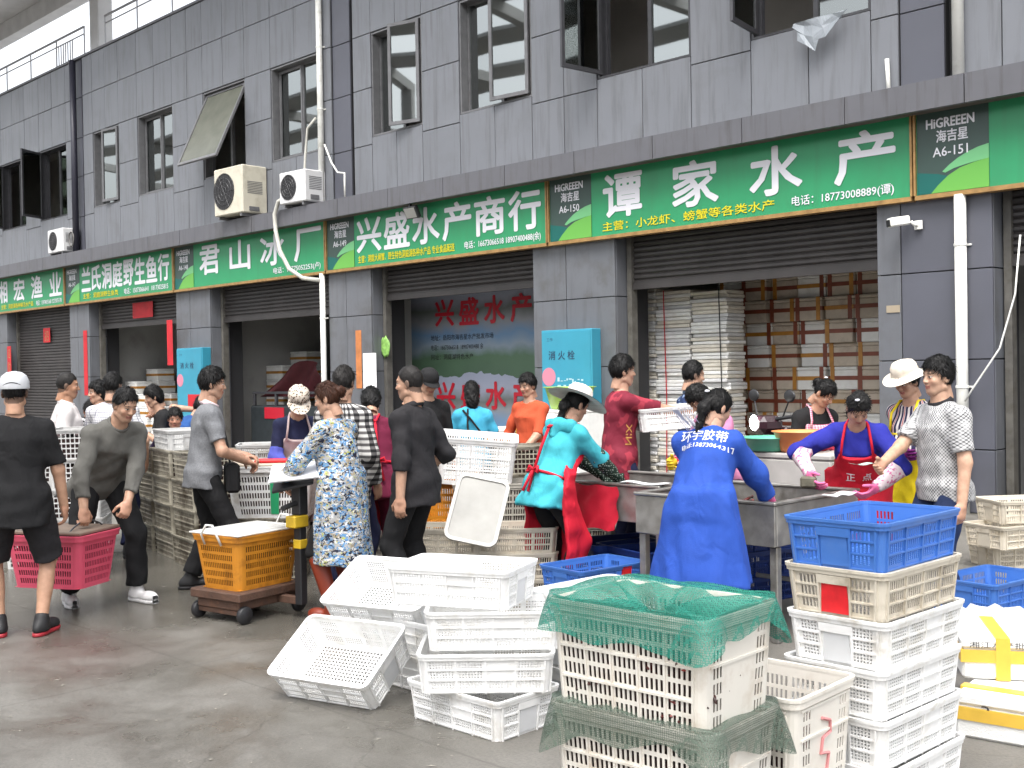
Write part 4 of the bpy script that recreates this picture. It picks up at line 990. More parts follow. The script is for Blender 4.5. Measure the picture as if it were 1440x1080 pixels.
# white round basket with a plastic liner
rb_ = MB(); rb_.lathe([(.0,.006), (.20,.006), (.235,.25), (.255,.262), (.255,.275), (.232,.270), (.195,.02), (0,.02)], 36); wbk = rb_.build('round_basket', M_cwhite, None, at(1402, 5.9), smooth=True); tag(wbk, 'white round basket lined with a clear bag behind the foam boxes', 'basket')
mb = MB(); n = 40; vs = []
for j, (r, z) in enumerate(((.10,.05), (.19,.10), (.235,.27), (.262,.285), (.268,.24), (.275,.17))):
    for i in range(n): a = 2*math.pi*i/n; w_ = 1+.05*math.sin(i*1.9+j)+.03*math.sin(i*4.1); vs.append((r*w_*math.cos(a), r*w_*math.sin(a), z+.012*math.sin(i*2.3+j)))
mb.add(vs, [(j*n+i, j*n+(i+1)%n, (j+1)*n+(i+1)%n, (j+1)*n+i) for j in range(5) for i in range(n)]); mb.build('plastic_liner', net_mat('clear_plastic_bag', (.75,.75,.75), (.25,.6)), wbk, smooth=True)
# ------------------------------------------------------------------ platform scale with notebook
M_rust = mat('rusty_iron', (.085,.045,.030), .65, noise=.4, nscale=9, dirt=((.16,.07,.035), .7), dscale=12, bump=.4, bscale=60); M_ypaint = mat('yellow_paint', (.55,.36,.02), .5, noise=.2, nscale=14); M_dark = mat('dark_enamel', (.018,.018,.02), .5)
sc_o = tag(empty('platform_scale', sp(-1.79, 7.63, 0), yaw(55)), 'rusty wheeled platform scale with black and yellow post under the orange basket', 'scale')
MB().cbox(-.30, .30, -.24, .24, .145, .204, .008).build('platform', M_rust, sc_o); MB().cbox(-.27, .27, -.20, .20, .085, .144, .006).build('frame', M_rust, sc_o)
for x in (-.24, .24):
    for y in (-.19, .19):
        w_ = MB(); w_.lathe([(.0,-.02), (.052,-.02), (.058,-.012), (.058,.012), (.052,.02), (.0,.02)], 18); w_.v = [(a, c, b) for a, b, c in w_.v]
        w_.build('wheel', M_dark, sc_o, (x, y*1.16, .058), smooth=True)
    MB().cbox(x-.02, x+.02, -.205, .205, .05, .084, .004).build('axle_bar', M_rust, sc_o)
px_ = .09; py_ = -.40
MB().cbox(px_-.03, px_+.03, py_-.03, py_+.03, .09, .60, .005).build('post', M_dark, sc_o); MB().cbox(px_-.025, px_+.025, py_+.031, -.205, .09, .14, .004).build('post_foot', M_rust, sc_o)
MB().cbox(px_-.034, px_+.034, py_-.034, py_+.034, .46, .52, .004).build('post_band', M_ypaint, sc_o); MB().cbox(px_-.09, px_+.04, py_-.045, py_+.045, .601, .68, .008).build('post_clamp', M_ypaint, sc_o); MB().cbox(px_-.04, px_+.04, py_-.04, py_+.04, .681, .90, .006).build('post_head', M_dark, sc_o)
MB().tube([(px_-.04, py_, .76), (px_-.17, py_-.02, .74)], .018, 8).build('beam_arm', M_dark, sc_o)
hd = MB().cbox(-.17, .10, -.13, .13, 0, .02, .004).build('reading_board', M_dark, sc_o, (px_, py_, .895), (R(12), R(-12), -R(50)))
sc_o.rotation_euler = (0, 0, yaw(55)); nb_p = Matrix.Translation(sc_o.location) @ Matrix.Rotation(yaw(55), 4, 'Z') @ Vector((px_-.05, py_-.02, .965))
nb = tag(empty('notebook', nb_p, 0), 'open white paper pad lying on the head of the platform scale', 'paper'); nb.rotation_euler = (R(20), R(-5), yaw(4))
for k in range(4): MB().box(-.165+.004*k, .165-.003*k, -.13-.004*k, .13-.006*k, .0042*k, .0042*k+.0036).build('page', M_paper, nb)
# ------------------------------------------------------------------ things on and by the building
def ac_unit(loc, rz, w_, h_, d_, label, M):
    a = tag(empty('air_conditioner', loc, rz), label, 'air conditioner', 'air conditioner units on the ledge')
    MB().cbox(-w_/2, w_/2, -d_, 0, .06, h_, .018).build('casing', M, a)
    for x in (-w_/2+.08, w_/2-.12): MB().box(x, x+.05, -d_+.02, -.02, 0, .059).build('foot', M_frame_grey, a)
    r = h_*.36; cx = -w_*.14; cz = .06+(h_-.06)*.5
    mb = MB(); mb.lathe([(r,0), (r,.012), (r*.97,.014), (0,.014)], 32); mb.v = [(x+cx, -d_-.001-z*.2, y+cz) for x, y, z in mb.v]; mb.f = [f[::-1] for f in mb.f]; mb.build('fan_opening', M_joint, a)
    mb = MB()
    for k in range(4):
        rr = r*(.25+.25*k); mb.tube([(cx+rr*math.cos(t), -d_-.012, cz+rr*math.sin(t)) for t in [i*math.pi/12 for i in range(25)]], .004, 4)
    for k in range(12): an = k*math.pi/6; mb.tube([(cx, -d_-.010, cz), (cx+r*math.cos(an), -d_-.010, cz+r*math.sin(an))], .003, 4)
    mb.build('fan_grille', M_frame, a)
    mb = MB()
    for k in range(8): mb.box(w_/2+.001, w_/2+.004, -d_*.8, -d_*.2, h_*.45+k*.03, h_*.45+k*.03+.012)
    mb.build('side_louvre', M_frame_grey, a); MB().cbox(w_/2+.001, w_/2+.02, -d_*.75, -d_*.35, .10, .18, .004).build('valve_cover', M_frame_grey, a)
    return a
M_acold = mat('yellowed_casing', (.52,.49,.40), .5, noise=.06, nscale=3, dirt=((.30,.26,.19), .5), dscale=4); M_acw = mat('white_casing', (.60,.60,.60), .5, noise=.05, dirt=((.38,.37,.35), .5), dscale=4)
ac_unit((-18.95, -.03, LEDGE+.003), R(2), .95, .95, .55, 'large yellowed air conditioner unit on the ledge under the propped window', M_acold)
ac_unit((-16.98, -.03, LEDGE+.003), R(3), .74, .62, .46, 'smaller white air conditioner unit beside the thin drainpipe', M_acw)
ac_unit((-27.1, -.03, LEDGE+.003), R(0), .86, .62, .36, 'far left air conditioner unit with a coil of hose', M_acw)
mb = MB(); mb.tube([(-26.45+.12*math.cos(t)*(1+.1*math.sin(3*t)), -.28, LEDGE+.33+.17*math.sin(t)) for t in [i*.4 for i in range(48)]], .014, 5); tag(mb.build('hose_coil', mat('grey_hose', (.22,.21,.2), .6), smooth=True), 'coil of grey hose beside the far left air conditioner', 'hose')
def pipe(path, r, label, clamps=(), M=None, name='drainpipe'):
    t = tag(empty(name, path[0]), label, 'pipe'); o0 = Vector(path[0])
    MB().tube([Vector(p)-o0 for p in path], r, 14).build('tube', M or M_white_pvc, t, smooth=True)
    for z in clamps:
        mb = MB(); mb.lathe([(r+.001,-.016), (r+.007,-.012), (r+.007,.012), (r+.001,.016)], 14, (0,0,z-o0.z)); mb.box(-r-.03, r+.03, r-.006, r+.012, z-o0.z-.01, z-o0.z+.01); mb.build('clamp', M_white_pvc, t, smooth=False)
    return t
pipe([(-5.18, -.075, 0), (-5.18, -.075, 3.39)], .062, 'white drainpipe down the right hand pillar below the sign', (2.86, 1.35)); pipe([(-5.18, -.07, LEDGE), (-5.18, -.07, 9.2)], .062, 'white drainpipe on the upper wall at the right', (6.0,))
pipe([(-16.66, -.09, 0), (-16.66, -.09, 3.39)], .050, 'cream drainpipe down the pillar beside the ice shop', (2.6, 1.3)); pipe([(-16.66, -.06, LEDGE), (-16.66, -.06, 9.2)], .055, 'cream drainpipe on the upper wall beside the air conditioner', (6.3, 7.4))
pipe([(-26.62, -.09, LEDGE), (-26.62, -.09, 9.2)], .075, 'dark drainpipe on the upper wall at the far left', (), mat('dark_pipe', (.03,.03,.045), .4))
pipe([(-5.98, -.035, LEDGE), (-6.0, -.035, LEDGE+.42)], .024, 'short white pipe stub standing on the ledge', ())
M_hose = mat('cream_hose', (.50,.49,.44), .5, noise=.1)
pipe([(-16.75,-.35,4.78), (-17.1,-.45,4.80), (-17.42,-.47,4.72), (-17.55,-.47,4.50), (-17.52,-.47,4.2), (-17.42,-.46,3.85), (-17.2,-.42,3.50), (-16.95,-.3,3.32), (-16.66,-.13,3.27)], .038, 'thick cream hose looping down from the white air conditioner', (), M_hose, 'hose')
pipe([(-16.72,-.12,6.15), (-16.95,-.14,6.0), (-17.02,-.15,5.5), (-17.0,-.2,5.1)], .022, 'thin grey hose beside the upper drainpipe', (), M_hose, 'hose')
pipe([(-16.5,-.1,5.65), (-16.3,-.1,5.3), (-16.1,-.12,5.1), (-15.85,-.16,5.05), (-15.8,-.2,4.95), (-15.8,-.2,4.60)], .016, 'white cable bending down to the ledge', (), M_white_pvc, 'cable')
pipe([(-4.55,-.1,2.9), (-4.6,-.12,2.3), (-4.75,-.15,1.75), (-5.02,-.16,1.35), (-5.12,-.15,1.2)], .010, 'loose white cable slung from the right shop to the drainpipe', (), M_white_pvc, 'cable')
# floodlight, cctv camera
fl = tag(empty('floodlight', (-13.9, -.36, 4.26)), 'small black floodlight hanging from the ledge over 兴盛水产商行', 'lamp')
MB().cbox(-.15, .15, -.04, .04, -.22, -.02, .012).build('housing', M_dark, fl, None, (R(25), 0, 0)); MB().box(-.125, .125, -.046, -.0405, -.20, -.04).build('lens', mat('lamp_lens', (.30,.30,.28), .2), fl, None, (R(25), 0, 0)); MB().box(-.02, .02, -.01, .03, -.06, .04).build('bracket', M_dark, fl)
cv = tag(empty('security_camera', (-5.66, -.02, 3.12)), 'white bullet security camera on the right pillar', 'camera')
MB().cbox(-.05, .05, -.30, -.06, -.03, .07, .015).build('housing', M_white_pvc, cv, (-.06, 0, .05), (R(8), 0, R(-35))); MB().cbox(-.04, .04, -.308, -.301, -.022, .052, .002).build('lens_plate', M_dark, cv, (-.06, 0, .05), (R(8), 0, R(-35)))
MB().tube([(0, 0, 0), (-.02, -.07, .0), (-.05, -.09, .04)], .018, 8).build('bracket', M_white_pvc, cv, smooth=True); MB().cbox(-.045, .045, -.03, .0, -.05, .05, .006).build('wall_plate', M_white_pvc, cv)
# hydrant cabinets
M_cab = mat('sky_blue_cabinet', (.035,.245,.35), .4, noise=.08, nscale=3, dirt=((.05,.20,.28), .4), dscale=4); M_cabt = mat('cabinet_text', (.02,.05,.10), .5)
def cabinet(x0, x1, z0, z1, label):
    c = tag(empty('hydrant_cabinet', ((x0+x1)/2, 0, z0)), label, 'cabinet', 'blue hydrant cabinets'); w_ = x1-x0; h_ = z1-z0
    MB().cbox(-w_/2, w_/2, -.20, -.003, 0, h_, .008).build('casing', M_cab, c); MB().cbox(-w_/2+.02, w_/2-.02, -.212, -.2005, .02, h_-.02, .005).build('door', M_cab, c)
    link('lettering', text_mesh('消 火 栓', w_*.52, .125, .01), M_cabt, c, (-w_*.34, -.2135, h_-.42)); link('lettering', text_mesh('工作', .12, .05), M_cabt, c, (-w_*.38, -.2135, h_-.16))
    mb = MB(); mb.lathe([(0,0), (.13,0), (.13,.002), (0,.002)], 28); mb.v = [(x, -.213-z, y) for x, y, z in mb.v]; mb.f = [f[::-1] for f in mb.f]; mb.build('round_sticker', mat('pink_sticker', (.52,.19,.26), .6), c, (-w_/2+.15, 0, h_-.66))
    return c
hc_ = cabinet(-11.22, -10.27, .30, 2.17, 'blue hydrant cabinet reading 消火栓 on the pillar beside 谭家水产'); cabinet(-21.70, -20.66, .30, 2.19, 'blue hydrant cabinet on the far left pillar behind the crowd')
M_scr = mat('white_scribble', (.40,.58,.62), .6); mb = MB(); random.seed(11)
for j in range(3):
    x = -.16
    while x < .30: mb.box(x, x+random.uniform(.02,.06), -.2138, -.213, 1.14-.10*j+random.uniform(-.03,.03), 1.155-.10*j+random.uniform(-.03,.03)+.02); x += random.uniform(.04,.08)
mb.build('scribble', M_scr, hc_)
# red paper couplets, notices
def notice(x, z0, z1, w_, label, M=None, y=-.006, txt=None, tm=None):
    o = MB().box(-w_/2, w_/2, -.003, 0, 0, z1-z0).build('paper_notice', M or M_red, None, (x, y, z0)); tag(o, label, 'notice')
    if txt:
        n = len(txt)
        for i, ch in enumerate(txt): link('lettering', text_mesh(ch, w_*.6, (z1-z0)/n*.7), tm or M_gold, o, (-w_*.3, -.0045, (z1-z0)*(1-(i+.9)/n)))
    return o
notice(-26.42, 1.2, 2.75, .20, 'long red paper couplet left of the open shop at far left'); notice(-21.95, 1.85, 2.8, .24, 'short red paper couplet over the far blue cabinet', y=-.21)
notice(-31.05, 1.1, 2.5, .26, 'red and gold couplet at the left picture edge', txt='迎财神福', y=-.006); notice(-29.2, 2.55, 2.92, .42, 'red square notice on the closed shutter', txt='招', y=.24); notice(-24.0, 2.95, 3.3, .95, 'red banner scrap on the shutter of the second shop', y=.24, txt=None)
notice(-20.9, .9, 1.24, .7, 'red notice below the far blue cabinet', y=-.21)
notice(-15.75, 1.35, 2.35, .16, 'orange striped paper strip on the pillar behind the plaid shirt', mat('orange_paper', (.45,.16,.05), .7, noise=.3, nscale=6)); notice(-15.45, 1.25, 1.95, .36, 'white notice sheet on the pillar behind the plaid shirt', M_paper)
notice(-5.98, 2.18, 2.26, .16, 'small tan sticker on the right pillar', mat('tan_sticker', (.30,.25,.18), .6))
# printed banner on the side wall of the middle shop
def banner_mat():
    M = bpy.data.materials.new('printed_banner'); M.use_nodes = True; t = M.node_tree; b = t.nodes['Principled BSDF']; b.inputs['Roughness'].default_value = .5
    tc = nd(t, 'ShaderNodeTexCoord'); s_ = t.nodes.new('ShaderNodeSeparateXYZ'); t.links.new(tc.outputs['Object'], s_.inputs[0])
    n = nd(t, 'ShaderNodeTexNoise'); n.inputs['Scale'].default_value = 1.6; n.inputs['Detail'].default_value = 6; t.links.new(tc.outputs['Object'], n.inputs['Vector'])
    z = mth_(t, 'FRACT', mth_(t, 'DIVIDE', mth_(t, 'ADD', s_.outputs[2], mth_(t, 'MULTIPLY', mth_(t, 'SUBTRACT', n.outputs[0], .5), .5)), 1.55))
    t.links.new(ramp(t, z, [(.0, (.06,.11,.07)), (.2, (.08,.15,.09)), (.32, (.22,.28,.34)), (.46, (.12,.22,.36)), (.58, (.22,.23,.25)), (.72, (.11,.125,.12)), (.85, (.26,.28,.35)), (1, (.27,.30,.39))]), b.inputs['Base Color']); return M
M_ban = banner_mat(); M_redl = mat('banner_red', (.42,.01,.025), .5)
bn = tag(empty('printed_banner', (-13.6, 1.30, 0)), 'big landscape banner lettered 兴盛水产 inside the middle shop', 'banner')
MB().box(-3.2, 1.9, 0, .02, .02, 3.2).build('sheet', M_ban, bn)
for z_, x_ in ((2.42, -1.61), (.97, -1.61)):
    for i, ch in enumerate('兴盛水产'): link('lettering', text_mesh(ch, .47, .45, .03), M_redl, bn, (x_+.63*i, -.008, z_))
for j, tx in enumerate(('地址：岳阳市海吉星水产批发市场', '电话：16673066518  18907400488 余', '网址：洞庭湖特色水产')): link('lettering', text_mesh(tx, 1.6-.25*j, .10), M_joint, bn, (-1.75, -.006, 2.16-.17*j))
# dark motor scooter and odds and ends inside / in front of the shops
sc2 = tag(empty('motor_scooter', at(1140, 10.4), yaw(200)), 'dark motor scooter with lit headlamp behind the blue coat', 'scooter'); M_scb = mat('scooter_black', (.03,.012,.018), .25)
for x in (-.6, .6):
    mb = MB(); mb.tube([(x+.22*math.cos(t), 0, .24+.22*math.sin(t)) for t in [i*math.pi/10 for i in range(21)]], .05, 8); mb.build('wheel', M_dark, sc2, smooth=True)
MB().cbox(-.72, .05, -.16, .16, .42, .74, .06).build('body', M_scb, sc2); MB().cbox(-.55, .05, -.15, .15, .741, .83, .03).build('seat', M_dark, sc2); MB().cbox(.05, .45, -.15, .15, .26, .34, .02).build('footboard', M_scb, sc2); MB().cbox(.42, .56, -.2, .2, .30, 1.0, .05).build('leg_shield', M_scb, sc2, None, (0, R(-8), 0)); MB().cbox(.36, .60, -.13, .13, 1.0, 1.16, .05).build('head', M_scb, sc2)
MB().tube([(.42, -.34, 1.16), (.45, 0, 1.12), (.42, .34, 1.16)], .016, 8).build('handlebar', M_dark, sc2)
for s_ in (-1, 1):
    MB().tube([(.44, s_*.2, 1.14), (.42, s_*.28, 1.30)], .007, 6).build('mirror_stem', M_dark, sc2)
    mb = MB(); mb.lathe([(0,-.012), (.06,-.012), (.075,0), (.06,.012), (0,.012)], 18); mb.v = [(z, x*1.2, y*.75) for x, y, z in mb.v]; mb.build('mirror', M_dark, sc2, (.42, s_*.29, 1.34), smooth=True)
mb = MB(); mb.lathe([(0,.02), (.05,.015), (.07,0), (0,-.01)], 18); mb.v = [(z, x, y) for x, y, z in mb.v]; mb.build('headlamp', mat('lit_headlamp', (1,.97,.92), .3, emit=9), sc2, (.605, 0, 1.10), smooth=True)
# hanging red cloth, dark boxes in the ice shop
cl_ = MB(); n = 12; vs = []
for j in range(n+1):
    for i in range(n+1): a = i/n; vs.append((-1.0+2.0*a, .22*math.sin(j*.5+i*.9)*.4+.3*math.sin(a*3.1), .9+.95*math.sin(min(1, a*1.5+.05)*1.5)*(1-j/n)*(1-.35*a)))
cl_.add(vs, [(j*(n+1)+i, j*(n+1)+i+1, (j+1)*(n+1)+i+1, (j+1)*(n+1)+i) for j in range(n) for i in range(n)])
tag(cl_.build('covered_load', mat('dark_red_tarp', (.07,.008,.012), .7, noise=.2), None, (-19.55, 1.15, .25), smooth=True), 'dark red tarpaulin thrown over a load in the ice shop', 'tarpaulin')
MB_d = mat('dark_machine', (.02,.025,.028), .5, noise=.3)
mc = tag(empty('ice_machine', (-19.3, 1.25, 0)), 'dark machine frame with red label panel in the ice shop', 'machine')
MB().cbox(-1.3, 1.5, -.4, .4, 0, .98, .03).build('cabinet', MB_d, mc); MB().cbox(-.75, -.05, -.415, -.401, .72, .95, .004).build('label_panel', M_redl, mc)
for x in (-1.2, -.4, .4, 1.3): MB().cbox(x-.03, x+.03, -.38, -.32, .981, 1.22, .006).build('upright', M_frame, mc)
MB().cbox(-1.25, 1.35, -.38, -.32, 1.221, 1.27, .006).build('top_rail', M_frame, mc)
# plank counter with baskets behind the scale: trays and red scoop
cb = tag(empty('stall_counter', sp(-1.55, 9.75, 0), yaw(3)), 'low plank counter behind the white slotted basket', 'counter')
MB().cbox(-.7, .8, -.35, .35, .80, .84, .006).build('board', mat('wet_board', (.12,.08,.06), .45, noise=.3, nscale=5), cb)
for x in (-.62, .72):
    for y in (-.3, .3): MB().cbox(x-.03, x+.03, y-.03, y+.03, 0, .799, .004).build('leg', M_rust, cb)
crate('slot', sp(-2.05, 9.75, .843), 8, M_cold2, 'stained low crate on the plank counter, left', 'crates on the plank counter'); crate('slot', sp(-1.42, 9.70, .843), 5, M_cold, 'grimy low crate on the plank counter, right', 'crates on the plank counter')
rs = MB(); rs.tube([(-.30,0,.01), (-.05,0,.012), (.0,0,.014)], .014, 8); rs.cbox(.0, .26, -.06, .06, 0, .03, .01); tag(rs.build('red_scoop', M_redpaint, None, sp(-1.78, 9.0, .91), yaw(185)), 'red plastic scoop lying on the white slotted basket', 'scoop')
# litter: pale crumbs on the wet yard
mb = MB(); random.seed(5)
for i in range(420):
    d_ = random.uniform(4.6, 9.5); p = at(random.uniform(-40, 640) if random.random() < .8 else random.uniform(640, 1500), d_); r = random.choice((.002,.002,.003,.004,.005,.008))*random.uniform(.5, 1)
    a = random.uniform(0, 6.3); k = random.uniform(1, 3)
    mb.add([(p.x+r*k*math.cos(a), p.y+r*k*math.sin(a), .002), (p.x-r*math.sin(a), p.y+r*math.cos(a), .004), (p.x-r*k*math.cos(a), p.y-r*k*math.sin(a), .002), (p.x+r*math.sin(a), p.y-r*math.cos(a), .003), (p.x, p.y, .002+r*.5)], [(0,1,4), (1,2,4), (2,3,4), (3,0,4)])
tag(mb.build('litter', mat('pale_litter', (.30,.28,.24), .7)), 'pale crumbs and shell scraps scattered on the wet concrete', 'litter', kind='stuff')
# crumpled sheet caught in the window over 谭家水产
mb = MB(); random.seed(3); vs = [(-.32+.64*i/6+.05*random.uniform(-1,1), -.10-.05*random.random(), (-.36*(1-abs(i-2.2)/4)*j/3)+.05*random.uniform(-1,1)*(j > 0)) for j in range(4) for i in range(7)]
mb.add(vs, [(j*7+i, j*7+i+1, (j+1)*7+i+1, (j+1)*7+i) for j in range(3) for i in range(6)]); tag(mb.build('plastic_sheet', net_mat('grey_plastic_film', (.30,.33,.36), (.6,.95)), None, (-6.75, -.02, SILL+.02)), 'torn grey plastic sheet hanging out of the right upper window', 'sheet')
random.seed(21)

# goods standing in the darker shops
GD = 'foam boxes stored in the left shops'
for k, (x, y, n) in enumerate(((-26.25, 1.25, 5), (-25.55, 1.15, 4), (-24.85, 1.2, 3), (-20.95, 1.9, 6), (-20.9, 2.5, 7), (-26.2, 1.8, 6), (-25.5, 1.75, 4))):
    for i in range(n): foam_box((x+random.uniform(-.02,.02), y, .302*i), random.uniform(-.05,.05), 'stored foam box, %s of the %s stack in the left shops' % (['lowest', 'second', 'third', 'fourth', 'fifth', 'sixth', 'seventh'][i], ['first', 'second', 'third', 'fourth', 'fifth', 'sixth', 'seventh'][k]), GD, (.62,.44,.30), ((0,TAPE),))
tk = tag(empty('water_tank', at(1530, 10.6), yaw(40)), 'blue plastic water tank on a stand at the right edge', 'tank'); MB().cbox(-.5, .5, -.35, .35, .80, 1.18, .03).build('tub', M_cblue, tk); MB().cbox(-.45, .45, -.3, .3, 0, .799, .01).build('stand', M_frame, tk)

# red cloth hanging over the near side of the left table, lime ornament by the middle shop
mb = MB(); n = 10; vs = [(-.22+.44*i/n+.02*math.sin(j*1.1), .012*math.sin(i*1.7+j*.8)-.02*j/n, -.30*j/n+.008*math.sin(i*1.3)) for j in range(n+1) for i in range(n+1)]
mb.add(vs, [(j*(n+1)+i, j*(n+1)+i+1, (j+1)*(n+1)+i+1, (j+1)*(n+1)+i) for j in range(n) for i in range(n)])
tag(mb.build('red_cloth', mat('red_wet_cloth', (.42,.012,.03), .5, noise=.15), None, at(832, 7.90, .80), 0, smooth=True), 'red cloth hanging over the near side of the left steel table', 'cloth')
mb = MB(); mb.lathe([(0,0), (.10,.004), (.13,.0), (.10,-.004), (0,-.006)], 18); mb.v = [(x, z, y*1.4+.02*math.sin(x*60)) for x, y, z in mb.v]
tag(mb.build('door_ornament', mat('lime_ornament', (.22,.42,.10), .5, noise=.4, nscale=25), None, (-15.28, .20, 2.05), smooth=True), 'lime green ornament hung on the shutter guide of the middle shop', 'ornament')
# ------------------------------------------------------------------ people: bodies and clothes grown as smooth surfaces over a posed skeleton
def smin(a, b, k):
    h = np.clip(.5+.5*(b-a)/k, 0, 1); return b*(1-h)+a*h-k*h*(1-h)
def smax(a, b, k): return -smin(-a, -b, k)
def V3(*a): return np.array(a, float)
class Field:
    """sample grid; primitives return signed distances on it"""
    def __init__(s, lo, hi, vox):
        s.lo = np.array(lo, float); s.vox = vox; n = np.ceil((np.array(hi)-s.lo)/vox).astype(int)+1; s.n = n
        ax = [s.lo[i]+vox*np.arange(n[i]) for i in range(3)]
        s.X, s.Y, s.Z = [a.astype(np.float32) for a in np.meshgrid(*ax, indexing='ij')]
    def cone(s, a, b, ra, rb):
        a = np.asarray(a, float); b = np.asarray(b, float); d = b-a; L = d@d+1e-9
        x, y, z = s.X-a[0], s.Y-a[1], s.Z-a[2]
        t = np.clip((x*d[0]+y*d[1]+z*d[2])/L, 0, 1)
        return np.sqrt((x-t*d[0])**2+(y-t*d[1])**2+(z-t*d[2])**2)-(ra+(rb-ra)*t)
    def ell(s, c, r, Rm=None):
        x, y, z = s.X-c[0], s.Y-c[1], s.Z-c[2]
        if Rm is not None: x, y, z = [Rm[0,i]*x+Rm[1,i]*y+Rm[2,i]*z for i in range(3)]
        k0 = np.sqrt((x/r[0])**2+(y/r[1])**2+(z/r[2])**2); k1 = np.sqrt((x/r[0]**2)**2+(y/r[1]**2)**2+(z/r[2]**2)**2)
        return k0*(k0-1)/np.maximum(k1, 1e-6)
    def trunk(s, a, Rm, L, tab, ext=0):
        """elliptic trunk along Rm's z axis from point a; tab = [(t, half width, half depth, forward offset)]"""
        x, y, z = s.X-a[0], s.Y-a[1], s.Z-a[2]
        lx, ly, lz = [(Rm[0,i]*x+Rm[1,i]*y+Rm[2,i]*z) for i in range(3)]
        t = lz/L; T = [q[0] for q in tab]
        w = np.interp(t, T, [q[1] for q in tab]).astype(np.float32); d = np.interp(t, T, [q[2] for q in tab]).astype(np.float32); f = np.interp(t, T, [q[3] for q in tab]).astype(np.float32)
        rr = np.sqrt((lx/w)**2+((ly-f)/d)**2); e = (rr-1)*np.minimum(w, d)
        cap = np.maximum(T[0]*L-lz, lz-T[-1]*L)
        return smax(e, cap, .04)
    def plane(s, p, n):      # negative on the side opposite n
        n = np.asarray(n, float)/np.linalg.norm(n); return (s.X-p[0])*n[0]+(s.Y-p[1])*n[1]+(s.Z-p[2])*n[2]
    def wrinkle(s, amp, fx, fz, ph):
        return (amp*(np.sin(s.X*fx+2.1*np.sin(s.Z*fz*.31+ph)+ph)*np.sin(s.Z*fz+1.9*np.sin(s.X*fx*.4+s.Y*9+ph))+.6*np.sin(s.Y*fx*1.3+s.Z*fz*.6+ph*2))).astype(np.float32)
    def surface(s, D):
        """naive surface nets -> verts, quads"""
        n0, n1, n2 = D.shape; ins = D < 0
        c = np.zeros((n0-1, n1-1, n2-1), int)
        for i in (0,1):
            for j in (0,1):
                for k in (0,1): c += ins[i:n0-1+i, j:n1-1+j, k:n2-1+k]
        act = (c > 0) & (c < 8); idx = -np.ones(act.shape, int); ids = np.argwhere(act); idx[act] = np.arange(len(ids))
        if len(ids) == 0: return np.zeros((0,3)), []
        acc = np.zeros((len(ids), 3)); cnt = np.zeros(len(ids))
        for a in range(3):
            for p in (0,1):
                for q in (0,1):
                    o0 = [0,0,0]; o0[(a+1)%3] = p; o0[(a+2)%3] = q; o1 = list(o0); o1[a] = 1
                    d0 = D[ids[:,0]+o0[0], ids[:,1]+o0[1], ids[:,2]+o0[2]]; d1 = D[ids[:,0]+o1[0], ids[:,1]+o1[1], ids[:,2]+o1[2]]
                    m = (d0 < 0) != (d1 < 0); t = np.where(m, d0/np.where(m, d0-d1, 1), 0)
                    pt = np.tile(np.array(o0, float), (len(ids), 1)); pt[:,a] = t
                    acc[m] += pt[m]; cnt[m] += 1
        v = s.lo + (ids+acc/np.maximum(cnt, 1)[:,None])*s.vox
        F = []
        for a in range(3):
            b, d = (a+1)%3, (a+2)%3
            sl0 = [slice(None)]*3; sl1 = [slice(None)]*3; sl0[a] = slice(0,-1); sl1[a] = slice(1,None)
            for q in (b, d): sl0[q] = slice(1,-1); sl1[q] = slice(1,-1)
            s0, s1 = ins[tuple(sl0)], ins[tuple(sl1)]; e = np.argwhere(s0 != s1)
            if len(e) == 0: continue
            st = s0[e[:,0], e[:,1], e[:,2]]; base = e.copy(); base[:,b] += 1; base[:,d] += 1
            def g(db, dd):
                q = base.copy(); q[:,b] -= db; q[:,d] -= dd; return idx[q[:,0], q[:,1], q[:,2]]
            quad = np.stack([g(1,1), g(0,1), g(0,0), g(1,0)], 1); quad[~st] = quad[~st][:,::-1]
            F.append(quad)
        return v, np.concatenate(F) if F else np.zeros((0,4), int)
def to_mesh(name, parts, col=None):
    """parts: list of (verts, quads[, colours])"""
    V = np.concatenate([p[0] for p in parts]); off = 0; F = []
    for p in parts: F.append(np.asarray(p[1])+off); off += len(p[0])
    F = np.concatenate(F); me = bpy.data.meshes.new(name)
    me.vertices.add(len(V)); me.vertices.foreach_set('co', V.astype(np.float32).ravel())
    me.loops.add(F.size); me.loops.foreach_set('vertex_index', F.astype(np.int32).ravel())
    me.polygons.add(len(F)); me.polygons.foreach_set('loop_start', np.arange(0, F.size, 4, dtype=np.int32))
    try: me.polygons.foreach_set('loop_total', np.full(len(F), 4, dtype=np.int32))
    except Exception: pass
    me.update(calc_edges=True); me.validate()
    me.polygons.foreach_set('use_smooth', np.ones(len(me.polygons), bool))
    if col is not None:
        at_ = me.color_attributes.new('Col', 'FLOAT_COLOR', 'POINT'); c = np.concatenate(col); at_.data.foreach_set('color', np.concatenate([c, np.ones((len(c),1))], 1).astype(np.float32).ravel())
    return me
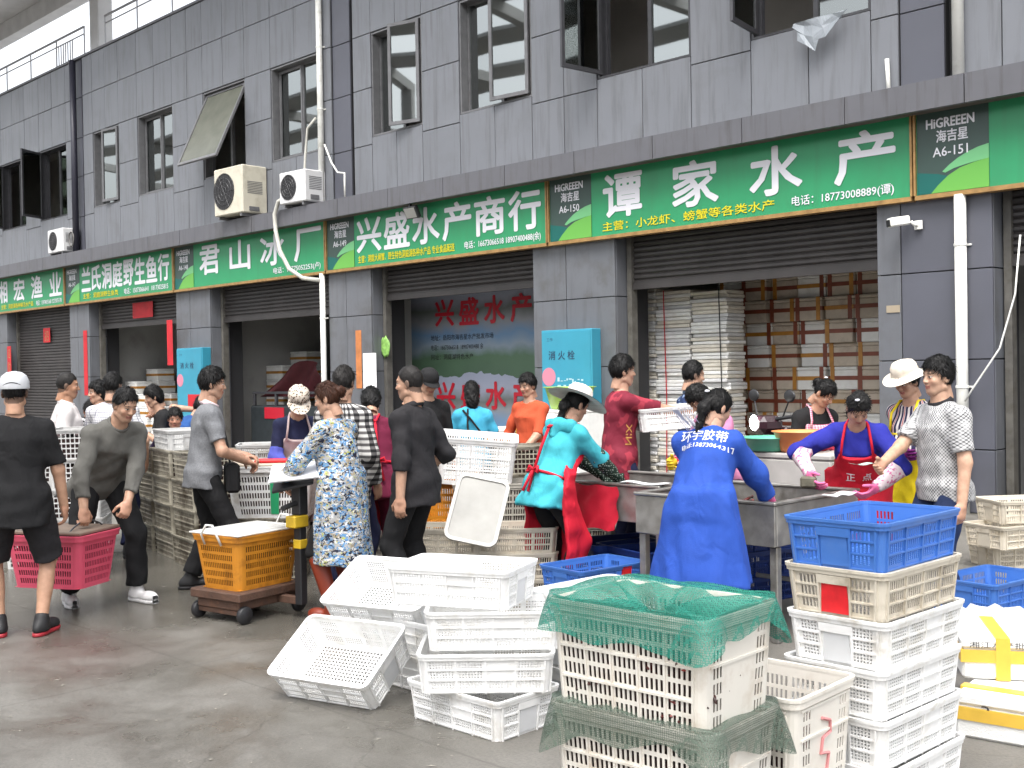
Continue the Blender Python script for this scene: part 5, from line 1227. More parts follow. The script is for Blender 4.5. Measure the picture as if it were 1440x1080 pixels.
def skin_mat():
    M = bpy.data.materials.new('skin'); M.use_nodes = True; t = M.node_tree; b = t.nodes['Principled BSDF']
    a = nd(t, 'ShaderNodeVertexColor'); a.layer_name = 'Col'
    n = nd(t, 'ShaderNodeTexNoise'); n.inputs['Scale'].default_value = 28; n.inputs['Detail'].default_value = 4
    tc = nd(t, 'ShaderNodeTexCoord'); t.links.new(tc.outputs['Object'], n.inputs['Vector'])
    r = ramp(t, n.outputs[0], [(.3, (.86,.80,.78)), (.7, (1.08,1.06,1.05))])
    mu = nd(t, 'ShaderNodeMix'); mu.data_type = 'RGBA'; mu.blend_type = 'MULTIPLY'; mu.inputs[0].default_value = 1
    t.links.new(a.outputs[0], mu.inputs[6]); t.links.new(r, mu.inputs[7]); t.links.new(mu.outputs[2], b.inputs['Base Color'])
    b.inputs['Roughness'].default_value = .5; b.inputs['Subsurface Weight'].default_value = .08; b.inputs['Subsurface Radius'].default_value = (.012,.005,.003); b.inputs['Specular IOR Level'].default_value = .4
    return M
M_skin = skin_mat()
def hair_mat(name, col):
    if name in MATS: return MATS[name]
    M = bpy.data.materials.new(name); MATS[name] = M; M.use_nodes = True; t = M.node_tree; b = t.nodes['Principled BSDF']
    tc = nd(t, 'ShaderNodeTexCoord'); mp = nd(t, 'ShaderNodeMapping'); mp.inputs['Scale'].default_value = (120, 120, 14); t.links.new(tc.outputs['Object'], mp.inputs[0])
    n = nd(t, 'ShaderNodeTexNoise'); n.inputs['Scale'].default_value = 1.6; n.inputs['Detail'].default_value = 4; t.links.new(mp.outputs[0], n.inputs['Vector'])
    t.links.new(ramp(t, n.outputs[0], [(.3, tuple(x*.5 for x in col)), (.6, col), (.8, tuple(min(1, x*2.0) for x in col))]), b.inputs['Base Color'])
    b.inputs['Roughness'].default_value = .5; b.inputs['Specular IOR Level'].default_value = .22
    bp = nd(t, 'ShaderNodeBump'); bp.inputs['Strength'].default_value = .5; bp.inputs['Distance'].default_value = .006; t.links.new(n.outputs[0], bp.inputs['Height']); t.links.new(bp.outputs[0], b.inputs['Normal'])
    return M
HB = hair_mat('black_hair', (.0055,.005,.005)); HBR = hair_mat('brown_hair', (.050,.019,.010)); HG = hair_mat('cropped_hair', (.016,.014,.013))
def rotm(yaw_, pitch, roll=0):     # local axes: x right, y forward, z up; pitch > 0 leans / looks forward-down
    return np.array(Euler((-pitch, roll, yaw_), 'YXZ').to_matrix()) if False else np.array((Matrix.Rotation(yaw_, 3, 'Z') @ Matrix.Rotation(-pitch, 3, 'X') @ Matrix.Rotation(roll, 3, 'Y')))
def ik(a, b, l1, l2, pole):
    a, b, pole = np.array(a, float), np.array(b, float), np.array(pole, float); d = b-a; L = np.linalg.norm(d)
    if L > (l1+l2)*.995: b = a+d/L*(l1+l2)*.995; d = b-a; L = np.linalg.norm(d)
    u = d/L; x = (l1*l1-l2*l2+L*L)/(2*L); h = math.sqrt(max(l1*l1-x*x, 0)); p = pole-u*(pole@u); p /= np.linalg.norm(p)+1e-9
    return a+u*x+p*h, b
def person(label, pos, face, H=1.68, build=1.0, hip=(0,0,0), lean=0, side=0, twist=0, head=(5,0), hl=(-.24,.05,.80), hr=(.24,.05,.80), polel=(-.6,-.8,-.2), poler=(.6,-.8,-.2),
           feet=((-.11,0,5),(.11,0,-5)), skin=(.43,.265,.185), hair=('short', None), top=None, bottom=None, shoes=None, apron=None, gloves=None, sleeves=None, hat=None, palm=(None,None), curl=.5, vox=.013, seed=0, group=None, female=False, collar=None, legs=True, knee=1):
    """pos: world point under the hips; face: street-frame direction; distances in metres for a 1.7 m figure"""
    S = H/1.7; yw = yaw(face)-math.pi/2; rnd = random.Random(seed*77+5); ph = seed*1.7
    root = empty('person', pos, yw); tag(root, label, 'person', group)
    hipc = V3(hip[0], hip[1], .90+hip[2])*S
    Rt = rotm(0, R(lean), R(side)); TL = .50*S
    Rc = rotm(R(twist), 0) if False else Rt @ np.array(Matrix.Rotation(R(twist), 3, 'Z'))
    neck = hipc+Rt[:,2]*TL
    sw = (.146 if female else .163)*S*(.5+.5*build); shl = neck+Rc@V3(-sw,0,-.078*S); shr = neck+Rc@V3(sw,0,-.078*S)
    # head
    Rh = rotm(R(head[1]), R(head[0])); hs = .90*S*(1 if not female else .97)
    nt_ = neck+Rt[:,2]*.03*S; hc = nt_+(Rt[:,2]*.4+Rh[:,2]*.6)*.125*S+Rh[:,1]*.012*S
    l1, l2 = .285*S, .245*S
    el, wl = ik(shl, V3(*hl)*S, l1, l2, polel); er, wr = ik(shr, V3(*hr)*S, l1, l2, poler)
    hpl = hipc+V3(-.09,0,-.02)*S; hpr = hipc+V3(.09,0,-.02)*S
    anl = V3(feet[0][0], feet[0][1], feet[0][3]/S+.085 if len(feet[0]) > 3 else .085)*S; anr = V3(feet[1][0], feet[1][1], feet[1][3]/S+.085 if len(feet[1]) > 3 else .085)*S
    fl, fr = [np.array((math.sin(R(-f[2])), math.cos(R(-f[2])), 0)) for f in feet]
    knl, anl = ik(hpl, anl, .43*S, .41*S, fl*knee+V3(-.12,0,0)); knr, anr = ik(hpr, anr, .43*S, .41*S, fr*knee+V3(.12,0,0))
    bw = build
    tabM = [(-.22,.150*bw*S,.110*bw*S,0), (0,.168*bw*S,.118*bw*S,0), (.35,.148*bw*S,.110*bw*S,.006), (.70,.165*bw*S,.118*bw*S,.008), (.86,.145*S,.092*S,0), (1.0,.070*S,.060*S,0)]
    tabF = [(-.22,.155*bw*S,.112*bw*S,0), (0,.172*bw*S,.122*bw*S,0), (.38,.132*bw*S,.102*bw*S,.004), (.68,.145*bw*S,.122*bw*S,.016), (.86,.125*S,.084*S,0), (1.0,.064*S,.056*S,0)]
    tab = [(q[0], q[1]*.93, q[2]*.93, q[3]) for q in (tabF if female else tabM)]
    hw_, hd_ = .182*S*bw**.6, .120*S*bw**.8
    def bounds(pts, m): a = np.array(pts); return a.min(0)-m, a.max(0)+m
    def arm(F, sh, el_, wr_, o, a=0., b=2.):
        """arm between a and b (0 shoulder, 1 elbow, 2 wrist)"""
        r = [(.047+o*.85)*S*bw**.5, (.041+o)*S, (.030+o*.9)*S]
        d = None
        if a < 1: e = el_ if b >= 1 else sh+(el_-sh)*b; d = F.cone(sh, e, r[0], r[0]+(r[1]-r[0])*min(b, 1))
        if b > 1: e = el_+(wr_-el_)*(b-1); q = F.cone(el_ if a <= 1 else el_+(wr_-el_)*(a-1), e, r[1] if a <= 1 else r[1]+(r[2]-r[1])*(a-1), r[1]+(r[2]-r[1])*(b-1)); d = q if d is None else smin(d, q, .02)
        return d
    def leg(F, hp, kn, an, o, b=2., flare=0):
        r = [(.082+o)*S*bw**.6, (.056+o)*S, (.042+o)*S+flare]
        e = kn if b >= 1 else hp+(kn-hp)*b
        d = F.cone(hp, e, r[0], r[0]+(r[1]-r[0])*min(b,1))
        if b > 1: e = kn+(an-kn)*(b-1); d = smin(d, F.cone(kn, e, r[1], r[1]+(r[2]-r[1])*(b-1)), .02); d = smin(d, F.cone(kn+(an-kn)*.3, kn+(an-kn)*min(.55, b-1), .052*S+o, .047*S+o), .02) if b > 1.5 and o < .01 else d
        return d
    def torso(F, o, t=None): return F.trunk(hipc, Rt, TL, [(q[0], q[1]+o, q[2]+o, q[3]) for q in (t or tab)])
    # --- body: torso, neck, limbs in one field; head and hands refined in their own fields and joined to it
    lo, hi = bounds([hipc, neck+V3(0,0,.1), shl, shr, el, er, wl, wr] + ([knl, knr, anl, anr] if legs else []), .11)
    F = Field(lo, hi, vox)
    D = torso(F, -.012); D = smin(D, F.cone(neck-Rt[:,2]*.04*S, hc-Rh[:,2]*.03*S, .060*S, .050*S), .03)
    D = smin(D, smin(F.cone(shl, neck-Rt[:,2]*.03*S, .044*S, .040*S), F.cone(shr, neck-Rt[:,2]*.03*S, .044*S, .040*S), .03), .03)
    D = smin(D, arm(F, shl, el, wl, 0), .025); D = smin(D, arm(F, shr, er, wr, 0), .025)
    if legs:
        D = smin(D, leg(F, hpl, knl, anl, -.004), .02); D = smin(D, leg(F, hpr, knr, anr, -.004), .02)
    v, q = F.surface(D); sk = np.array(skin); parts = [(v, q)]; cols = [np.tile(sk, (len(v), 1))]
    # head field in head space
    G = Field(V3(-.105,-.125,-.15), V3(.105,.14,.16), .0058)
    skull = G.ell((0,-.012,.035), (.076,.097,.102)); D = smin(skull, G.ell((0,.022,-.038), (.061,.070,.080)), .03)
    D = smin(D, G.cone((0,.055,-.092), (0,.064,-.085), .030, .026), .022)
    D = smin(D, smin(G.cone((-.05,.0,-.065), (-.02,.05,-.092), .024, .024), G.cone((.05,.0,-.065), (.02,.05,-.092), .024, .024), .02), .02)
    D = smin(D, G.cone((-.03,.074,.034), (.03,.074,.034), .016, .016), .014)
    D = smin(D, smin(G.ell((-.040,.062,-.020), (.022,.022,.022)), G.ell((.040,.062,-.020), (.022,.022,.022)), .01), .018)
    for sx in (-1, 1): D = smax(D, -G.ell((sx*.032,.103,.012), (.020,.016,.013)), .012)
    for sx in (-1, 1): D = smin(D, G.ell((sx*.031,.080,.011), (.0135,.0125,.0115)), .004)
    D = smin(D, G.cone((0,.085,.018), (0,.104,-.020), .008, .0125), .010); D = smin(D, smin(G.ell((-.012,.093,-.023), (.010,.012,.009)), G.ell((.012,.093,-.023), (.010,.012,.009)), .006), .006)
    D = smin(D, smin(G.ell((0,.086,-.0505), (.023,.012,.0065)), G.ell((0,.086,-.0615), (.020,.0115,.0070)), .003), .006)
    for sx in (-1, 1): D = smin(D, G.ell((sx*.078,-.012,-.004), (.010,.022,.034), np.array(Matrix.Rotation(sx*R(18), 3, 'Z'))), .008)
    D = smin(D, G.cone((0,-.03,-.06), (0,-.045,-.14), .055, .056), .03)
    v, q = G.surface(D); c = np.tile(sk, (len(v), 1)); x, y, z = np.abs(v[:,0]), v[:,1], v[:,2]
    def paint(m, col, k=1.): c[m] = c[m]*(1-k)+np.array(col)*k
    paint((y > .05) & (z < -.0) & (z > -.05) & (x > .02) & (x < .055), (.50,.20,.14), .22)
    hcm = (.015,.012,.011)
    paint((y > .055) & (x > .012) & (x < .050) & (np.abs(z-(.034-.10*np.maximum(x-.035, 0))) < .0045), hcm, .8)
    paint((y > .072) & (x > .019) & (x < .045) & (np.abs(z-.011) < .0062), (.55,.50,.45), .9)
    paint((y > .076) & (np.abs(x-.031) < .0068) & (np.abs(z-.0115) < .0075), (.012,.008,.006), 1)
    paint((y > .070) & (x > .017) & (x < .047) & (np.abs(z-.0175) < .003), (.05,.03,.02), .9)
    paint((y > .07) & (x < .026) & (z < -.045) & (z > -.069), (.36,.10,.085), .75)
    paint((y > .078) & (x < .023) & (np.abs(z+.0558) < .0022), (.10,.03,.025), .9)
    paint((y > .085) & (x < .013) & (x > .004) & (z < -.026) & (z > -.034), (.12,.05,.04), .7)
    if not female: paint((y > .02) & (z < -.04), (.20,.14,.11), .18)
    if hair[0] in ('buzz', 'short', 'cap'):
        zl = np.interp(v[:,1], [-.1,-.03,.01,.03,.06,.1], [-.075,-.05,.015,.03,.075,.085]); paint((z > zl-.006) , hcm, .75)
    vw = hc+(v*hs)@Rh.T; parts.append((vw, q)); cols.append(c)
    # hands
    def hand(wr_, el_, right, pn):
        f = wr_-el_; f /= np.linalg.norm(f); pn = np.array(pn if pn is not None else ((-1 if right else 1), .25, 0), float); pn -= f*(pn@f); pn /= np.linalg.norm(pn)+1e-9
        s_ = np.cross(f, pn) * (1 if right else -1)      # towards the thumb
        B_ = np.stack([s_, pn, f], 1); K = Field(V3(-.08,-.05,-.05), V3(.09,.115,.21), .0056)
        D = K.ell((0,0,.050), (.044,.017,.056)); D = smin(D, K.cone((0,0,-.045), (0,0,.02), .031, .028), .018)
        for i, (ox, ln) in enumerate(((.030,.072), (.010,.082), (-.011,.076), (-.030,.058))):
            a0 = np.array((ox, .002, .088)); c1 = curl*.9+.06*i; c2 = c1+curl*1.25; c3 = c2+curl*.7
            p1 = a0+np.array((ox*.12, math.sin(c1), math.cos(c1)))*ln*.46; p2 = p1+np.array((0, math.sin(c2), math.cos(c2)))*ln*.32; p3 = p2+np.array((0, math.sin(c3), math.cos(c3)))*ln*.24
            D = smin(D, np.minimum(np.minimum(K.cone(a0, p1, .0098, .0090), K.cone(p1, p2, .0090, .0082)), K.cone(p2, p3, .0082, .0072)), .006)
        t0 = np.array((.032,.006,.025)); t1 = t0+np.array((.026,.016,.032)); t2 = t1+np.array((.004,.022*curl+.008,.028)); D = smin(D, np.minimum(K.cone(t0, t1, .0135, .0110), K.cone(t1, t2, .0108, .0088)), .010)
        v, q = K.surface(D)
        if np.linalg.det(B_) < 0: q = q[:,::-1]
        return (wr_+(v*S*.98)@B_.T, q)
    for i, (wr_, el_, rt) in enumerate(((wl, el, False), (wr, er, True))):
        v, q = hand(wr_, el_, rt, palm[i])
        if gloves is None: parts.append((v, q)); cols.append(np.tile(sk*(1.02,.94,.92), (len(v), 1)))
        else:
            c_ = v.mean(0); link('glove', to_mesh('glove', [(c_+(v-c_)*1.13, q)]), gloves, root)
    link('body', to_mesh('body', parts, cols), M_skin, root)
    # --- top garment
    if top:
        t = dict(o=.021, sleeve=.75, hem=-.12, flare=.0, amp=.0045, neck=.0, so=.016, mat=None, belt=None, coat=None); t.update(top); t['o'] *= .72; t['so'] *= .72; o = t['o']
        up = Rt[:,2]; hemz = hipc+up*t['hem']*S if t['coat'] is None else V3(0, 0, t['coat'])
        ends = [shl, shr, neck, hipc+V3(0,0,-.1), hemz+V3(0,.0,-.02)]
        sl = t['sleeve']; sl = sl if hasattr(sl, '__len__') else (sl, sl)
        for (s0, e0, w0, b_) in ((shl, el, wl, sl[0]), (shr, er, wr, sl[1])): ends += [e0 if b_ >= 1 else s0+(e0-s0)*b_] + ([e0+(w0-e0)*(b_-1)] if b_ > 1 else [])
        lo, hi = bounds(ends, .15 + t['flare']); F = Field(lo, hi, vox)
        D = torso(F, o, None if t['coat'] is None else [(k_[0], k_[1]*(1.14 if .1 < k_[0] < .6 else 1.03), k_[2]*(1.12 if .1 < k_[0] < .6 else 1.0), k_[3]) for k_ in tab])
        if t['coat'] is not None or t['flare'] or t['hem'] < -.05:
            z1 = hemz[2] if t['coat'] is not None else (hipc+up*t['hem']*S)[2]
            b0 = V3(hipc[0]*.75+t.get('cx', 0), hipc[1]*.75+t.get('cy', 0), z1-.06) if t['coat'] is not None else hipc+up*(t['hem']-.05)*S
            ax_ = hipc-b0; LL = np.linalg.norm(ax_); zz = ax_/LL; xx = np.array((1,0,0))-zz*zz[0]; xx /= np.linalg.norm(xx); Rs = np.stack([xx, np.cross(zz, xx), zz], 1)
            wd, dp = hw_+o, hd_+o
            D = smin(D, F.trunk(b0, Rs, LL, [(0, wd+t['flare'], dp+t['flare']*.9, 0), (1.0, wd, dp, 0), (1.25, wd*.9, dp*.9, 0)]), .03)
        D = smin(D, smin(F.cone(shl, neck-up*.022*S, .046*S+o*.7, .046*S), F.cone(shr, neck-up*.022*S, .046*S+o*.7, .046*S), .03), .035)
        for (s0, e0, w0, b_) in ((shl, el, wl, sl[0]), (shr, er, wr, sl[1])):
            if b_ <= 0: continue
            A = arm(F, s0, e0, w0, t['so'], 0, min(2, b_+.12))
            pe, dr = (s0+(e0-s0)*b_, e0-s0) if b_ <= 1 else (e0+(w0-e0)*(b_-1), w0-e0)
            dn = dr/np.linalg.norm(dr); near_ = (F.plane(pe, dn)); r_ = np.sqrt((F.X-pe[0])**2+(F.Y-pe[1])**2+(F.Z-pe[2])**2)
            A = np.where(r_ < .14*S, np.maximum(A, near_), A); D = smin(D, A, .03)
        if t['coat'] is not None: D = np.maximum(D, F.plane(hemz, (0,0,-1)))
        else: D = np.where(F.Z < (hipc[2]+.22*S), np.maximum(D, F.plane(hipc+up*t['hem']*S, -(up*.45+V3(0,0,.55)))), D)
        D = D+F.wrinkle(t['amp'], *((34, 8) if t['coat'] is not None else (26, 30)), ph)
        n0 = neck+Rt[:,1]*.012*S+Rt[:,2]*(.004+t['neck'])*S; D = smax(D, -F.cone(n0, n0+(hc-n0)*1.2+Rt[:,1]*.02*S, .060*S, .095*S), .006)
        v, q = F.surface(D); root['_t'] = 1; sh_o = link('shirt' if t['coat'] is None else 'coat', to_mesh('shirt', [(v, q)]), t['mat'], root)
        if collar:       # folded collar round the neck
            mb = MB(); pr = [(.070,-.026), (.080,-.018), (.072,.008), (.066,.016), (.061,.012), (.060,-.02)]
            mb.lathe([(a*S, b*S) for a, b in pr]+[(pr[0][0]*S, pr[0][1]*S)], 20)
            cm = Matrix(Rt.tolist()).to_4x4() @ Matrix.Rotation(R(-20), 4, 'X'); cm.translation = Vector((neck+Rt[:,2]*.008*S+Rt[:,1]*.006*S).tolist())
            mb.v = [tuple(cm @ Vector((x*1.05, y*1.0, z))) for x, y, z in mb.v]; mb.build('collar', collar, root, smooth=True)
    # --- over-sleeves
    if sleeves:
        for (e0, w0, s0) in ((el, wl, shl), (er, wr, shr)):
            a0 = s0+(e0-s0)*.72; lo, hi = bounds([a0, e0, w0], .09); F = Field(lo, hi, min(vox, .012))
            D = smin(F.cone(a0, e0, .060*S, .062*S), F.cone(e0, w0, .062*S, .042*S), .02)+F.wrinkle(.004, 50, 44, ph+1)
            D = np.maximum(D, np.where(np.abs(F.plane(a0, e0-s0)) < .12, F.plane(a0, -(e0-s0)), -1))
            r_ = np.sqrt((F.X-w0[0])**2+(F.Y-w0[1])**2+(F.Z-w0[2])**2); D = np.where(r_ < .09, np.maximum(D, F.plane(w0, w0-e0)), D)
            link('oversleeve', to_mesh('oversleeve', [F.surface(D)]), sleeves, root)
    # --- trousers or shorts
    if bottom and legs:
        t = dict(o=.014, length=1.92, amp=.004, mat=None, flare=.012); t.update(bottom); o = t['o']; b_ = t['length']
        kl = [knl, knr]+([anl, anr] if b_ > 1 else []); lo, hi = bounds([hipc+Rt[:,2]*.14*S, hpl, hpr]+kl, .13); F = Field(lo, hi, vox)
        D = F.trunk(hipc, Rt, TL, [(-.2, tab[0][1]+o-.002, tab[0][2]+o-.002, 0), (0, tab[1][1]+o-.006, tab[1][2]+o-.006, 0), (.2, tab[1][1]*.86+o*.3, tab[1][2]*.88+o*.3, 0)])
        for (hp, kn, an) in ((hpl, knl, anl), (hpr, knr, anr)):
            A = leg(F, hp, kn, an, o+.004, min(2, b_+.1), t['flare']); pe, dr = (hp+(kn-hp)*b_, kn-hp) if b_ <= 1 else (kn+(an-kn)*(b_-1), an-kn)
            r_ = np.sqrt((F.X-pe[0])**2+(F.Y-pe[1])**2+(F.Z-pe[2])**2); A = np.where(r_ < .2*S, np.maximum(A, F.plane(pe, dr)), A); D = smin(D, A, .025)
        D = D+F.wrinkle(t['amp'], 30, 34, ph+2)
        link('shorts' if b_ < 1.2 else 'trousers', to_mesh('trousers', [F.surface(D)]), t['mat'], root)
    # --- shoes or boots
    if shoes and legs:
        for (an, kn, f) in ((anl, knl, fl), (anr, knr, fr)):
            bt = shoes.get('boot', 0); gz = an[2]-.085*S
            F = Field(an+V3(-.16,-.2,-.1)*S, an+V3(.16,.2,.10)*S + V3(0,0,bt), .0095); sx = np.array((f[1], -f[0], 0)); Rm = np.stack([sx, f, V3(0,0,1)], 1); g0 = V3(an[0], an[1], gz)
            D = smin(F.ell(g0+f*.135*S+V3(0,0,.040*S), (.047*S,.085*S,.046*S), Rm), F.ell(g0+f*(-.015)*S+V3(0,0,.045*S), (.040*S,.070*S,.055*S), Rm), .05)
            D = smin(D, F.cone(g0+V3(0,0,.05*S), an+(kn-an)*(.06+bt*2.2), .046*S, (.047 if not bt else .068)*S), .03)
            if bt: D = np.maximum(D, F.plane(an+(kn-an)*(.05+bt*2.2), kn-an))
            D = np.maximum(D, (gz+.024*S)-F.Z) if not bt else np.maximum(D, gz+.003-F.Z)
            o_ = link('boot' if bt else 'shoe', to_mesh('shoe', [F.surface(D)]), shoes['mat'], root)
            if not bt:
                D = smin(F.ell(g0+f*.125*S+V3(0,0,.012*S), (.051*S,.098*S,.06*S), Rm), F.ell(g0+f*(-.01)*S+V3(0,0,.012*S), (.044*S,.080*S,.06*S), Rm), .04); D = np.maximum(np.maximum(D, F.Z-(gz+.026*S)), gz+.001-F.Z)
                link('sole', to_mesh('sole', [F.surface(D)]), shoes.get('sole', shoes['mat']), root)
    # --- apron: a sheet over the front of the body, with straps
    if apron:
        tp = top or {}; t = dict(mat=None, z=.36, chest=.34, o=tp.get('o', .021)*.72+.022, back=.02, strap=True, flare=tp.get('flare', 0)+.02); t.update(apron); z0 = t['z']
        lo, hi = bounds([hipc, neck, V3(hipc[0], hipc[1], z0)], .26); F = Field(lo, hi, min(vox, .0125))
        D = torso(F, t['o']); b0 = V3(hipc[0]*.8, hipc[1]*.85+.01, z0-.05); ax_ = hipc-b0; LL = np.linalg.norm(ax_); zz = ax_/LL; xx = V3(1,0,0)-zz*zz[0]; xx /= np.linalg.norm(xx); Rs = np.stack([xx, np.cross(zz, xx), zz], 1)
        wd, dp = hw_+t['o']+.004, hd_+t['o']+.004; D = smin(D, F.trunk(b0, Rs, LL, [(0, wd+t['flare'], dp+t['flare'], 0), (1, wd, dp, 0), (1.2, wd, dp, 0)]), .03)
        D = D+F.wrinkle(tp.get('amp', .0045), *((34, 8) if tp.get('coat') else (26, 30)), ph)
        if legs: D = smin(D, smin(leg(F, hpl, knl, anl, .030, 1.25), leg(F, hpr, knr, anr, .030, 1.25), .06), .05)
        D = np.maximum(D, -(D+.027))
        x_, y_, z_ = F.X-hipc[0], F.Y-hipc[1], F.Z-hipc[2]; lx, ly, lz = [(Rt[0,i]*x_+Rt[1,i]*y_+Rt[2,i]*z_) for i in range(3)]
        ly2 = np.where(lz > 0, ly, Rs[0,1]*x_+Rs[1,1]*y_+Rs[2,1]*z_)
        D = np.maximum(D, t['back']*-1-ly2+.0); D = np.maximum(D, lz-t['chest']*S); D = np.maximum(D, z0-F.Z)
        D = np.where(lz > .06*S, np.maximum(D, np.abs(lx)-np.interp(lz, [.06*S, .16*S, t['chest']*S], [.3*S, .17*S, .12*S])), D)
        ap = link('apron', to_mesh('apron', [F.surface(D)]), t['mat'], root)
        if t['strap']:
            def S_(x, y, z): return tuple(hipc+Rt@(V3(x, y, z)*S))
            d_ = tab[3][2]/S+t['o']/S+.006
            for sx in (-1, 1): MB().tube([S_(sx*.11, d_-.01, t['chest']/1-.01), S_(sx*.095, d_*.75, .44), S_(sx*.075, .03, .515), S_(sx*.05, -.075, .50), S_(0, -d_-.004, .40)], .009, 6).build('strap', t['mat'], root, smooth=True)
            w_ = tab[2][1]/S+t['o']/S; dd = tab[2][2]/S+t['o']/S+.012
            MB().tube([S_(sx_*w_*math.cos(a)*1.0, -dd*math.sin(a), .07) for a in [i*math.pi/10 for i in range(11)] for sx_ in (1,)], .010, 6).build('waist_tie', t['mat'], root, smooth=True)
            MB().tube([S_(0, -dd-.005, .40), S_(.0, -dd-.012, .25), S_(.0, -dd-.006, .07)], .010, 6).build('strap', t['mat'], root, smooth=True)
            for sx in (-1, 1): MB().tube([S_(0, -dd-.008, .07), S_(sx*.045, -dd-.02, .09), S_(sx*.06, -dd-.016, .05), S_(sx*.01, -dd-.012, .06), S_(sx*.03, -dd-.016, -.10)], [.010,.012,.012,.010,.011], 6).build('bow', t['mat'], root, smooth=True)
    # --- hair
    hk, hm = hair[0], hair[1] or HB
    if hk != 'bald':
        G = Field(V3(-.15,-.22,-.34 if hk in ('long', 'pony') else -.15), V3(.15,.13,.19), .0066 if hk not in ('long','pony') else .0075)
        th = dict(short=.010, buzz=.004, cap=.004, full=.017, bun=.010, pony=.010, long=.014, bob=.016).get(hk, .014)
        sk_ = G.ell((0,-.012,.035), (.076+th,.097+th,.102+th*1.3)); nz = (.0040*np.sin(G.X*190+3*np.sin(G.Z*40+ph))*np.sin(G.Y*170+2*np.sin(G.X*60))+.0045*np.sin(G.X*60+G.Z*45+ph)*np.sin(G.Y*70+ph)).astype(np.float32)
        if hk in ('short', 'buzz', 'cap', 'full'): zl = np.interp(G.Y, [-.1,-.03,.005,.03,.06,.1], [-.075,-.05,.005,.03,.070,.082] if hk != 'full' else [-.080,-.052,.000,.026,.062,.074])
        else: zl = np.interp(G.Y, [-.1,-.03,.005,.03,.06,.1], [-.09,-.07,-.02,.0,.058,.070])
        zl = zl+.007*np.sin(G.X*210+ph)+.006*np.sin(G.Y*160+ph*2); D = smax(sk_+nz*(1 if th > .008 else .3), (zl-G.Z).astype(np.float32), .010)
        if hk == 'bun': D = smin(D, G.ell((0,-.125,.035), (.052,.045,.05))+nz, .02)
        if hk == 'pony': D = smin(D, G.cone((0,-.10,.03), (.02,-.135,-.05), .030, .040)+nz, .02); D = smin(D, G.cone((.02,-.135,-.05), (.03,-.12,-.24), .038, .016)+nz, .03)
        if hk in ('long', 'bob'): D = smin(D, G.ell((0,-.055,-.07 if hk == 'long' else -.03), (.088,.062,.15 if hk == 'long' else .085))+nz, .03)
        v, q = G.surface(D); rs = np.random.RandomState(seed+3); m_ = 0 if hk == 'buzz' else (520 if hk in ('short', 'cap') else 1000)
        sv = []; sq = []
        if m_:
            cen = V3(0,-.012,.03); pk = v[rs.randint(0, len(v), m_)]; nrm = (pk-cen); nrm /= np.linalg.norm(nrm, axis=1)[:,None]+1e-9
            flow = np.tile(V3(0,.25,-1) if hk in ('short', 'full') else V3(0,-.35,-1), (m_, 1))+rs.normal(0, .45, (m_, 3)); flow -= nrm*(flow*nrm).sum(1)[:,None]; flow /= np.linalg.norm(flow, axis=1)[:,None]+1e-9
            sd_ = np.cross(nrm, flow); ln = rs.uniform(.018, .045, m_)[:,None]; w_ = rs.uniform(.0012, .0024, m_)[:,None]; lift = rs.uniform(.001, .007, m_)[:,None]
            P0 = pk-nrm*.001; P1 = pk+flow*ln*.5+nrm*lift; P2 = pk+flow*ln+nrm*lift*.9
            sv = np.concatenate([P0-sd_*w_, P0+sd_*w_, P1-sd_*w_, P1+sd_*w_, P2-sd_*w_*.2, P2+sd_*w_*.2]); ii = np.arange(m_)
            sq = np.concatenate([np.stack([ii, ii+m_, ii+3*m_, ii+2*m_], 1), np.stack([ii+2*m_, ii+3*m_, ii+5*m_, ii+4*m_], 1)])
        pr_ = [(hc+(v*hs)@Rh.T, q)]+([(hc+(sv*hs)@Rh.T, sq)] if m_ else []); link('hair', to_mesh('hair', pr_), hm, root)
    # --- hats
    if hat:
        hk, hmat = hat[0], hat[1]; hm4 = Matrix(Rh.tolist()).to_4x4(); hm4.translation = Vector((hc+Rh[:,2]*(.018 if hk == 'sun' else .0)).tolist())
        def put(mb, nm, m_, par=root): mb.v = [tuple(hm4 @ (Vector(p)*hs)) for p in mb.v]; return mb.build(nm, m_, par, smooth=True)
        if hk in ('cap', 'cap_black'):
            mb = MB(); pr = [(.108,.030), (.110,.045), (.106,.085), (.090,.122), (.055,.148), (.012,.156), (.0,.156)]; mb.lathe(pr, 28, (0,-.012,0)); mb.v = [(x*.93, y*1.06, z) for x, y, z in mb.v]; put(mb, 'cap', hmat)
            mb = MB(); pts = []
            for k in range(13):
                a = R(20+140*k/12); pts.append((math.cos(a)*.092, math.sin(a)*.10-.01, .045)); pts.append((math.cos(a)*.092, math.sin(a)*.175+.005, .033-.012*abs(math.cos(a))))
            mb.add(pts, [(2*k, 2*k+1, 2*k+3, 2*k+2) for k in range(12)]); mb.add([(x, y, z-.004) for x, y, z in pts], [(2*k, 2*k+2, 2*k+3, 2*k+1) for k in range(12)]); put(mb, 'peak', hmat)
            mb = MB(); mb.tube([(math.sin(R(a))*.097, -.012-.112*math.cos(R(a)), .052+.022*math.cos(R(a*2.2))) for a in range(-38, 39, 4)], .0045, 6); put(mb, 'rear_opening', hmat if hk == 'cap_black' else M_joint)
        elif hk == 'sun':
            mb = MB(); br = hat[2] if len(hat) > 2 else .21
            pr = [(br+.003,.030), (br-.03,.040), (.122,.058), (.106,.064), (.108,.085), (.104,.125), (.085,.155), (.04,.170), (0,.172)]
